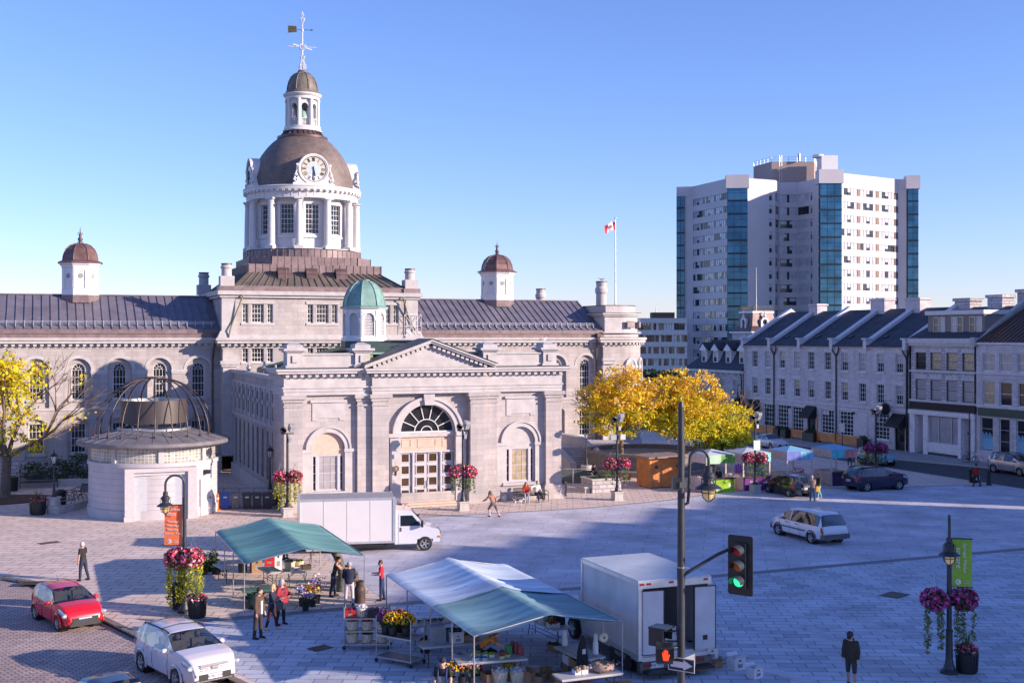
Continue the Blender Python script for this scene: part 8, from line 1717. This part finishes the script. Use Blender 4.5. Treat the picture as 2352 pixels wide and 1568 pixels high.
for i in range(3):carton(xa+.3,ya+.15,.31*i,-.1,.42,.36,.3,M['red'],['lowest red crate of the sunlit stack under the green canopy','middle red crate of the sunlit stack under the green canopy','topmost red crate of the sunlit stack under the green canopy'][i],nm='crate',grp='stacked red crates')
carton(xa-.35,ya+.05,0,.1,.5,.4,.62,M['card'],'tall brown carton left of the red crates');carton(xa-.4,ya+.0,.62,.05,.5,.4,.3,M['card'],'brown carton stacked on the tall carton left of the red crates');carton(xa+.75,ya+.35,0,0,.35,.35,.8,M['wcard'],'white printed carton tower right of the red crates')
t=thing('plastic_bin','black round bin at the left of the brown cartons','bin',(xa-.95,ya+.2,0));b=B();b.lathe([(.2,0),(.24,.6),(.26,.62),(.22,.6),(.18,.05)],(0,0,0),16,capb=True);b.build('bin_body',M['black'],t)
xb,yb_2=P(690,1262);carton(xb-.6,yb_2,0,.1,.7,.5,.35,Y4,'sunlit wooden crate at the back of the green canopy',nm='crate',mark=False);carton(xb+.55,yb_2-.1,0,-.2,.6,.5,.55,Y4,'sunlit yellow wooden box at the back of the green canopy',nm='crate',mark=False);carton(xb-.1,yb_2+.1,0,0,.9,.45,.3,M['black'],'low black tray with two bottles at the back of the green canopy',nm='tray',mark=False)
t=thing('hose_coil','coiled pale green garden hose under the back right table','hose',(*P(750,1263),0));b=B()
for k in range(7):i0=len(b.v);b.ring((0,0,0),.32-.02*(k%3),.022,22,0,'Y');b.xf(i0,Matrix.Translation((R.uniform(-.5,.5),R.uniform(-.1,.1),.33))@Matrix.Rotation(R.uniform(-.5,.5),4,'Z')@Matrix.Rotation(R.uniform(-.3,.3),4,'X'))
b.build('hose',mat('pale green hose',(.16,.5,.40),.4),t)
xc,yc=P(770,1345);carton(xc+.35,yc+.2,.62,-.3,.6,.4,.2,mat('yellow produce carton',(.5,.36,.02),.6,var=.25),'yellow produce carton before the bending stallholder',(colmat((.12,.03,.02)),.06,10));table(xc+.45,yc+.25,-.3,.9,.7,'small table under the yellow carton at the green stall',.62)
for i,(dx,dy,z,c)in enumerate(((.1,-.45,0,(.32,.25,.2)),(.3,-.6,0,(.35,.12,.05)),(.85,-.05,.0,(.12,.07,.05)))):t=thing('paper_sack',['white paper sack at the feet of the stallholder','sack of orange squash behind the white trousers','brown burlap sack beside the milk can'][i],'sack',(xc+dx,yc+dy,z));b=B();b.lathe([(.2,0),(.24,.2),(.22,.4),(.14,.5),(.2,.58)],(0,0,0),12,sp=True,capb=True);b.build('sack',colmat(c,var=.4,scale=12),t);b=B();quads(b,ell((0,0,.5),(.2,.2,.1),50,.5),.12,[0]);b.build('contents',colmat([c,(.5,.2,.04),(.25,.13,.06)][i]),t)
t=thing('milk_can','dark brown milk can at the right pole of the green canopy','milk can',(*P(826,1383),0));b=B();b.lathe([(.24,0),(.25,.55),(.2,.68),(.15,.74),(.17,.9),(.19,.92),(.14,.93)],(0,0,0),18,capb=True);b.build('can_body',mat('rusty can',(.075,.045,.04),.6,.2,var=.4),t)
t=thing('rolled_tarp','grey rolled tarpaulin leaning at the right end of the green canopy','tarpaulin',(12.35,51.3,0));b=B();b.tube([(0,0,0),(.05,0,.7),(-.05,.05,1.3),(-.35,.1,1.95)],[.26,.2,.17,.22],10);b.build('cloth',mat('olive grey canvas',(.10,.10,.085),.85,var=.5,scale=5),t)
FB=[((.4,.4,.7),(.55,.55,.75),(.25,.2,.5)),((.7,.38,.02),(.6,.25,.02),(.1,.05,.02)),((.6,.06,.02),(.7,.3,.02)),((.55,.5,.6),(.7,.7,.72),(.4,.1,.4)),((.4,.1,.45),(.6,.6,.5),(.5,.2,.5))]
for i,(xv,yv,tall)in enumerate(((694,1391,.1),(718,1392,.15),(709,1388,.1),(728,1385,.5),(702,1402,.05))):bucket(*P(xv,yv),['black bucket of pale blue flowers before the stall','black bucket of sunflowers before the stall','black bucket of red and orange flowers before the stall','black bucket of tall white gladioli before the stall','front black bucket of purple and white blooms before the stall'][i],FB[i],.34,.3,tall)
xd,yd=P(565,1395);table(xd+.55,yd+.5,-.05,1.3,.8,'table with a dark green cloth behind the person in the leather jacket',.66,mat('dark green table cloth',(.05,.13,.11),.85));carton(xd+.5,yd+.5,0,.1,.7,.45,.45,M['card'],'brown carton under the green clothed table');
t=thing('garbage_bag','dark green plastic bag slumped by the front left canopy pole','bag',(xd+.35,yd-.1,0));b=B();b.lathe([(.3,0),(.42,.12),(.38,.35),(.2,.55),(.08,.62)],(0,0,0),14,sp=True);quads(b,ell((0,0,.3),(.42,.34,.3),60,.9),.2,[0]);b.build('bag_body',mat('glossy dark green plastic',(.015,.035,.025),.25),t)
for i,(xv,yv,hh)in enumerate(((467,1318,.55),(487,1312,.85),(497,1318,.5))):x,y=P(xv,yv);pot(x,y,.2,.28,['leafy potted plant left of the green canopy','tall yellowish potted plant left of the green canopy','small potted plant beside the narrow white table'][i],0,pal=[LG[0],LG[1],LG[2],VY[0]]);t=bpy.data.objects[-1]if False else None;b=B();tg=[o for o in COL.objects if o.type=='EMPTY' and o.name.startswith('flower_pot')][-1];quads(b,ell((0,0,.3+hh/2),(.28,.28,hh/2),120,.3),.14,[0,1,2]);b.build('foliage',[LG[1],LG[2],VY[0]],tg)
def cart(x,y,rz,w,d,h,shelves,label):
 t=thing('market_cart',label,'cart',(x,y,0),rz);b=B()
 for u in(-w/2,w/2):
  for v in(-d/2,d/2):b.tube([(u,v,.16),(u,v,h)],.022,6)
 for z in shelves:
  for v in(-d/2,d/2):b.bar((-w/2,v,z),(w/2,v,z),.03,.05)
  for u in(-w/2,w/2):b.bar((u,-d/2,z),(u,d/2,z),.03,.05)
 b.build('frame',M['steel'],t)
 for z in shelves:b=B();b.box(-w/2+.02,w/2-.02,-d/2+.02,d/2-.02,z-.01,z+.01);b.build('shelf',mat('grey wire shelf',(.16,.16,.18),.5,.4,var=.2),t)
 for u in(-w/2,w/2):
  for v in(-d/2,d/2):b=B();i0=0;b.lathe([(.01,-.02),(.07,-.02),(.07,.02),(.01,.02)],(0,0,0),12);b.xf(0,Matrix.Translation((u,v,.08))@Matrix.Rotation(PI/2,4,'X'));b.build('caster',M['black'],t)
 return t
ca,ra=P(842,1492),-TH+.05;U_,V_=Vector((math.cos(ra),math.sin(ra))),Vector((-math.sin(ra),math.cos(ra)));c0=Vector(ca)+V_*.3
cart(c0.x,c0.y,ra,1.62,.55,1.55,(.2,.66,1.12),'tall steel cart with three shelves of bushel baskets')
at=lambda u,v:tuple(c0+U_*u+V_*v)
PR=[colmat((.6,.42,.1),var=.5),M['black'],colmat((.5,.36,.16),var=.4),colmat((.35,.17,.1)),colmat((.4,.08,.03)),colmat((.09,.03,.05))]
for i,(u,z)in enumerate(((-.52,.22),(0,.22),(.52,.22),(-.52,.68),(0,.68),(.52,.68))):bushel(*at(u,-.02),z,['basket of striped squash on the lowest shelf of the cart','basket of dark eggplants on the lowest shelf of the cart','basket of yellow gourds on the lowest shelf of the cart','left basket on the middle shelf of the cart','basket of red peppers on the middle shelf of the cart','right basket on the middle shelf of the cart'][i],PR[i],.22,.31)
bushel(*at(-.2,0),1.14,'basket heaped with white garlic on the top shelf of the cart',M['white'],.2,.27,M['white']);carton(*at(-.6,0),1.14,ra,.36,.42,.28,M['red'],'red crate of purple onions on the top shelf of the cart',(colmat((.12,.02,.07)),.05,18),nm='crate')
carton(*at(.22,0),1.14,ra,.42,.42,.26,M['black'],'black crate of purple onions on the top shelf of the cart',(colmat((.13,.05,.09)),.06,20),nm='crate',mark=False);carton(*at(.64,0),1.14,ra,.36,.42,.26,M['black'],'black crate of white turnips at the right of the top shelf',(colmat((.4,.36,.28)),.06,16),nm='crate')
cb,rb=Vector(P(921,1523)),-.95;cart(cb.x,cb.y+.1,rb,1.5,.75,1.62,(.2,.95),'nearly empty steel cart carrying yellow chrysanthemum pots')
def mum(x,y,z,label,c,r=.34):
 t=thing('chrysanthemum_pot',label,'flower pot',(x,y,z),0,'potted chrysanthemums');b=B();b.lathe([(.13,0),(.17,.3),(.15,.3)],(0,0,0),14,capb=True);b.build('pot',M['black'],t);b=B();b.ball((0,0,.5),r*.75,12);quads(b,ell((0,0,.48),(r*.8,r*.8,r*.8),90,.8),.12,[0]);b.build('foliage',LG[0],t);b=B();quads(b,[p for p in ell((0,0,.55),(r,r,r*.75),420,.93)if p.z>.47],.075,[0,0,1],.3,1);b.build('blooms',[colmat(c),colmat([q*.75 for q in c])],t)
for i,(xv,yv,z,c)in enumerate(((893,1500,.97,(.72,.40,.01)),(920,1512,.97,(.74,.42,.01)),(909,1492,1.0,(.34,.12,.06)),(888,1486,.97,(.22,.03,.2)))):x,y=P(xv,yv);mum(cb.x+[-.25,.15,.05,-.4][i],cb.y+[.15,-.1,.38,.5][i],z,['left yellow chrysanthemum pot on the steel cart','right yellow chrysanthemum pot on the steel cart','bronze chrysanthemum pot at the back of the steel cart','purple chrysanthemum pot behind the yellow ones'][i],c)
def tab2(xv,yv,w,d,rz,label,h=.76):x,y=P(xv,yv,h);return(x,y,table(x,y,rz,w,d,label,h))
t1x,t1y,_=tab2(1000,1425,2.4,.8,.12,'long folding table with cut greens at the left side of the long canopy');t2x,t2y,_=tab2(1040,1473,2.4,.8,-.05,'folding table with a tall stack of grey trays');t3x,t3y,_=tab2(1125,1508,2.35,1.0,-.12,'folding table of apples and berries behind the buckets');t4x,t4y,_=tab2(1350,1545,2.1,.75,.0,'white folding table with a dried flower wreath');t5x,t5y,_=tab2(1330,1495,.9,1.9,.1,'dark folding table with paper towel rolls');t6x,t6y,_=tab2(1255,1425,.8,2.4,.12,'long shaded table along the truck side')
t=thing('cut_greens','bunch of cut green stalks lying on the long table','greens',(t1x-.2,t1y,.76));b=B();quads(b,[Vector((R.uniform(-.5,.5),R.gauss(0,.07),.03+R.random()*.05))for _ in range(90)],.14,[0,1],.5,.5);b.build('stalks',LG,t);b=B();b.cbox((0,0,.02),(.3,.2,.04),.3);tag(b.build('cutting_board',M['offwhite'],None,(t1x+.75,t1y+.15,.76)),'small white board at the right end of the long table','board')
t=thing('tray_stack','tall stack of grey produce trays on the folding table','trays',(t2x-.55,t2y+.1,.76),.1);b=B()
for k in range(12):b.box(-.26,.26,-.2,.2,.05*k,.05*k+.04)
b.build('tray',mat('grey tray',(.28,.30,.36),.6),t)
carton(t2x+.1,t2y-.1,.76,.05,.42,.34,.3,M['wcard'],'white printed carton on the tray table',flaps=True);carton(t2x+.1,t2y+.2,.76,0,.5,.25,.4,mat('grey bin',(.12,.13,.17),.6),'grey bin of dark greens on the tray table',(LG[0],.08,12),mark=False);carton(t2x+.62,t2y,.76,.0,.55,.4,.22,M['card'],'brown carton of leafy greens at the end of the tray table',(LG[1],.08,14))
AC=[((.22,.30,.03),.045),((.22,.3,.03),.045),((.2,.28,.03),.045),((.4,.36,.1),.05),((.03,.05,.22),.03),((.03,.06,.2),.03),((.03,.05,.2),.03),((.4,.02,.02),.035),((.38,.03,.02),.035),((.2,.04,.05),.06)]
for i,(u,v)in enumerate(((-.3,.32),(-.12,.12),(.06,-.02),(-.55,.08),(-.62,-.2),(-.45,-.22),(-.3,-.3),(.3,-.3),(.55,-.18),(.5,.12))):
 t=thing('fruit_punnet',['white punnet of green apples, rearmost of the apple table','white punnet of green apples in the middle of the apple table','white punnet of green pears at the front of the apple row','wide punnet of yellow plums at the left of the apple table','blue punnet of berries at the left front corner','blue punnet of berries beside the corner one','blue punnet of berries nearest the middle of the front edge','pale punnet of red tomatoes at the front edge','pale punnet of tomatoes near the right front','loose heap of red apples near the green box'][i],'punnet',(t3x+u,t3y+v,.76),-.12,'fruit punnets on the apple table');c,r=AC[i];b=B();b.add([(sx*.09*k,sy*.07*k,z)for z,k in((0,.8),(.09,1.05))for sx,sy in((-1,-1),(1,-1),(1,1),(-1,1))],[(0,1,2,3),(0,1,5,4),(1,2,6,5),(2,3,7,6),(3,0,4,7)]);b.build('punnet',M['white']if i<4 else(colmat((.08,.2,.35))if i<7 else colmat((.45,.5,.25))),t);b=B();[b.ball((R.uniform(-.07,.07),R.uniform(-.05,.05),.08+.05*R.random()),r,7)for _ in range(9)];b.build('fruit',colmat(c),t)
carton(t3x+.72,t3y+.15,.76,0,.2,.14,.28,M['green'],'bright green carton at the right of the apple table',mark=False)
for i in range(3):t=thing('juice_bag',['red net bag of apples standing at the right of the apple table, rear','red net bag of apples standing at the right of the apple table, middle','red net bag of apples standing at the right of the apple table, front'][i],'bag',(t3x+.92+.07*i,t3y+.3-.2*i,.76));b=B();b.lathe([(.1,0),(.11,.22),(.07,.3),(.05,.36)],(0,0,0),10,sp=True,capb=True);b.build('bag_body',colmat((.25,.06,.07),var=.5,scale=20),t)
carton(t3x+.25,t3y+.75,.5,0,.55,.4,.25,M['card'],'brown carton behind the apple table by the stallholder',(LG[0],.08,8));carton(t3x+.1,t3y-.1,0,.1,.75,.5,.3,M['card'],'large brown carton on the ground under the apple table');carton(t3x+.75,t3y+.05,0,-.1,.5,.4,.42,M['yellow'],'yellow carton under the apple table',flaps=True)
carton(t2x+.25,t2y-.95,0,.1,.7,.45,.35,M['wcard'],'white carton with black plastic on the ground by the tray table',(M['black'],.09,8),flaps=True)
t=thing('yellow_print_bin','black drum with yellow lettering between the carts and the tray table','bin',(*P(977,1497),0));b=B();b.lathe([(.19,0),(.21,.55),(.22,.56),(.19,.55),(.17,.05)],(0,0,0),18,capb=True);b.build('bin_body',M['black'],t);b=B();b.lathe([(.2075,.4),(.2105,.48)],(0,0,0),18,a0=-2.6,a1=-.4);b.build('print',mat('yellow print',(.5,.38,.02),.6,var=.8,scale=30),t)
for i,(xv,yv)in enumerate(((1148,1566),(1188,1564))):bushel(*P(xv,yv),0,['plastic lined white tub at the bottom edge, left of two','plastic lined white tub with papers at the bottom edge, right of two'][i],M['white'],.27,.36,mat('clear plastic bag',(.42,.42,.48),.2),'plastic lined tubs')
for i,(xv,yv)in enumerate(((1036,1575),(1062,1572),(1085,1572))):bucket(*P(xv,yv,.0),['bucket of purple and yellow flowers beside the young man in the cap','bucket of orange sunflowers at the bottom edge','bucket of wrapped red flowers at the bottom edge'][i],[((.2,.02,.12),(.6,.4,.02)),((.75,.32,.01),(.7,.2,.01),(.5,.05,.01)),((.55,.03,.02),(.6,.5,.5),(.6,.1,.02))][i],.3,.3,.1)
t=thing('dried_wreath','ring of dried pink flowers standing on the white table','wreath',(t4x+.55,t4y+.05,.76));b=B();b.ring((0,0,.14),.25,.12,22,0,'Z',8);quads(b,[Vector((.26*math.cos(a)+R.gauss(0,.07),.26*math.sin(a)+R.gauss(0,.07),.14+R.uniform(-.1,.16)))for a in[R.random()*6.28 for _ in range(340)]],.08,[0,1,2]);b.build('flowers',[colmat((.42,.28,.22)),colmat((.5,.36,.32)),LG[1]],t)
for i in range(2):carton(t4x-.35+.24*i,t4y+.08,.76,0,.2,.26,.13,M['white'],['white quart basket on the white table, left of two','white quart basket on the white table, right of two'][i],(colmat((.28,.2,.14)),.08,4),mark=False)
for i,(x,y,z,h)in enumerate(((t5x+.25,t5y-.75,.76,.75),(t5x-.25,t5y+.6,.76,.6))):t=thing('paper_roll',['tall white roll of plastic bags on the dark table, front','white roll of plastic bags on the dark table, rear'][i],'roll',(x,y,z));b=B();b.lathe([(.085,.08),(.095,.1),(.095,h*.62),(.07,h*.64),(.07,h),(.03,h)],(0,0,0),14);b.tube([(0,0,0),(0,0,h+.06)],.02,6,1);b.build('roll',[M['white'],M['steel']],t)
t=thing('hanging_jacket','black jacket hung on the corner pole by the dark table','jacket',(t5x-.35,t5y-1.0,.35));b=B();b.lathe([(.24,.0),(.22,.3),(.18,.7),(.12,.95),(.06,1.05),(.09,1.12),(.05,1.2)],(0,0,0),14,sp=True);b.tube([(0,0,-.35),(0,0,1.2)],.02,6);b.xf(0,Matrix.Diagonal((1,.65,1,1)));b.build('cloth',M['cloth_blk'],t);b=B();b.cbox((0,-.13,.72),(.12,.02,.16));b.build('emblem',M['offwhite'],t)
t=thing('hanging_scale','round hanging dial scale at the front right of the long canopy','scale',(17.0,34.5,0));b=B();i0=len(b.v);b.lathe([(.01,0),(.15,0),(.15,.08),(.01,.08)],(0,0,0),20);b.ring((0,0,0),.15,.012,20);b.xf(0,Matrix.Translation((0,0,1.5))@Matrix.Rotation(PI/2,4,'X'));b.tube([(0,-.04,1.65),(0,-.04,2.1)],.012,4);b.build('dial',mat('cream scale dial',(.5,.44,.33),.5),t);b=B();i0=0;b.lathe([(.01,.085),(.04,.085)],(0,0,0),10);b.xf(0,Matrix.Translation((0,0,1.5))@Matrix.Rotation(PI/2,4,'X'));b.build('dial_hub',M['black'],t)
t=thing('display_case','black upright case standing on the table by the truck side','case',(t6x+.2,t6y-.7,.76),.2);b=B();b.cbox((0,0,.28),(.42,.2,.56));b.tube([(-.1,0,.56),(-.1,0,.64),(.1,0,.64),(.1,0,.56)],.014,5);b.build('case',M['black'],t)
carton(t6x-.1,t6y-.2,.76,.1,.5,.35,.22,M['wcard'],'white carton of potatoes on the table by the truck side',(colmat((.15,.08,.05)),.05,10))
GB=[(-.9,-.55,.5,.36,.3,'card','brown carton on the ground left of the wreath table'),(-.35,-.5,.45,.3,.28,'card','brown carton on its side under the wreath table'),(.05,-.75,.42,.32,.22,'wcard','white open carton lying before the wreath table'),(.5,-.8,.42,.32,.24,'wcard','white printed carton at the front of the wreath table'),(1.15,-.35,.45,.36,.34,'card','sunlit looking brown carton at the corner of the truck bumper'),(.95,-.7,.36,.3,.2,'card','small brown carton before the truck bumper'),(.8,-.15,.4,.3,.3,'card','brown carton under the right end of the wreath table'),(1.45,-.7,.4,.3,.22,'card','flat brown carton nearest the truck licence plate')]
for i,(u,v,w,d,h,m,l)in enumerate(GB):carton(t4x+u,t4y+v,0,R.uniform(-.5,.5),w,d,h,M[m],l,flaps=i%2==0)
bushel(t4x+.3,t4y-.25,0,'yellow woven tub under the wreath table',[colmat((.3,.25,.04)),LG[1]],.32,.35);
for i,(u,v,z,c)in enumerate(((-.5,.25,0,'card'),(-.5,.25,.32,'wcard'),(-.5,-.35,0,'blue'),(-.5,-.35,.32,'card'),(-.5,-.8,0,'card'),(-.5,-.8,.32,'wcard'))):carton(t5x+.3+u,t5y+v,z,PI/2,.5,.4,.3,M[c],['brown carton at the rear under the dark table','white carton stacked at the rear under the dark table','blue tub on the ground under the dark table','brown carton stacked on the blue tub','brown carton at the front under the dark table','white carton stacked at the front under the dark table'][i])
for i in range(16):
 x,y=[(13.3+R.random()*.8,38.6+R.random()*4.6),(16.4+R.random()*.9,35.2+R.random()*4.2),(14.2+R.random()*2.4,34.4+R.random()*1.6)][i%3]
 carton(x,y,0,R.random()*3,R.uniform(.35,.55),R.uniform(.3,.42),R.uniform(.2,.36),M['card' if i%3 else 'wcard'],['white carton','brown carton','brown carton'][i%3]+' in the jumble of boxes under the long canopy',[None,(LG[1],.07,8),(colmat((.3,.1,.03)),.06,10),None,(colmat((.35,.28,.05)),.06,9)][i%5],i%2==0,'jumble of boxes under the long canopy')
for i in range(6):x,y=t6x-.15+.1*(i%2),t6y-.95+.36*i;carton(x,y,.76,.2*i,.42,.3,.16,M['card' if i%2 else 'wcard'],['shallow white box','shallow brown box'][i%2]+' of produce on the long shaded table',(colmat([(.3,.04,.02),(.35,.3,.04),(.1,.2,.03)][i%3]),.05,12),grp='produce boxes on the long shaded table',mark=False)
for i,(x,y,z,w,h,m,l)in enumerate(((19.2,36.2,.8,.6,.4,'card','lower crate of the pair standing inside the truck'),(19.2,36.2,1.2,.6,.4,'card','upper crate of the pair standing inside the truck'),(19.2,36.2,1.6,.6,.4,'wcard','top white carton of the stack inside the truck'),(19.75,35.2,.8,.55,.35,'wcard','white carton near the truck door'),(19.75,35.2,1.15,.5,.3,'wcard','white carton stacked near the truck door'),(19.05,35.1,.8,.4,.3,'card','crate of leeks near the truck door'))):carton(x,y,z,.05*i,w,.4,h,M[m],l,(LG[2],.09,14)if i==5 else None)
xe,ye=P(1660,1535)
for i,(u,v,z,w,d,h,m,l)in enumerate(((-.75,.3,0,.6,.45,.3,'card','dark brown carton behind the truck bumper at right'),(-.2,.35,0,.6,.45,.25,'card','brown carton under the white printed carton'),(-.25,.4,.25,.45,.35,.42,'wcard','tall white printed carton standing on the brown one'),(.15,.45,0,.5,.4,.25,'wcard','white carton lying behind the tall one'),(.42,-.2,0,.46,.4,.42,'wcard','white printed carton standing apart at the right'),(.45,-1.25,0,.42,.36,.34,'wcard','white carton cut off by the bottom edge'))):carton(xe+u,ye+v,z,[.2,-.3,-.2,.4,.1,.2][i],w,d,h,M[m],l,flaps=True)
t=thing('net_sack','red net sack of onions on the truck bumper step','sack',(xe-.75,ye+.35,.3));b=B();b.lathe([(.12,0),(.16,.15),(.13,.32),(.05,.4),(.1,.46)],(0,0,0),12,sp=True,capb=True);b.build('sack',colmat((.5,.05,.04),var=.5,scale=22),t)
carton(xe-1.0,ye+.3,.3,0,.3,.3,.3,Y4,'pale cube carton beside the red net sack',mark=False)
finish_people()
w=bpy.data.worlds.new('World');SC.world=w;w.use_nodes=True;nt=w.node_tree
bg=nt.nodes['Background'];sk=nt.nodes.new('ShaderNodeTexSky');sk.sky_type='NISHITA';sk.sun_disc=False
AZ=math.atan2(.781,-.625);EL=math.radians(16.2)
sk.sun_elevation=EL;sk.sun_rotation=AZ;sk.altitude=80;sk.air_density=1.0;sk.dust_density=.08;sk.ozone_density=5.2
ml=nt.nodes.new('ShaderNodeMix');ml.data_type='RGBA';ml.blend_type='MULTIPLY';ml.inputs[0].default_value=1;ml.inputs[7].default_value=(.80,.675,.83,1)
nt.links.new(sk.outputs['Color'],ml.inputs[6]);nt.links.new(ml.outputs[2],bg.inputs['Color']);bg.inputs['Strength'].default_value=.15
sl=bpy.data.lights.new('sun','SUN');sl.energy=4.1;sl.angle=math.radians(.5);sl.color=(1.0,.82,.66)
so=bpy.data.objects.new('sun',sl);COL.objects.link(so);so.location=(60,-60,60)
dv=Vector((-.781*math.cos(EL),.625*math.cos(EL),-math.sin(EL)));so.rotation_euler=dv.to_track_quat('-Z','Y').to_euler()
cd=bpy.data.cameras.new('camera');co=bpy.data.objects.new('camera',cd);COL.objects.link(co);SC.camera=co
co.location=(0,0,EYE);co.rotation_euler=(PI/2,0,-TH);cd.sensor_width=36;cd.lens=36*4700/4096;cd.shift_y=-.005;cd.clip_end=8000;cd.clip_start=.5
vs=SC.view_settings;vs.view_transform='Standard';vs.look='None';vs.exposure=1.02;vs.gamma=1
SC.cycles.use_denoising=True;SC.cycles.max_bounces=6;SC.cycles.diffuse_bounces=4;SC.cycles.transparent_max_bounces=4
SC.render.resolution_x,SC.render.resolution_y=1024,682
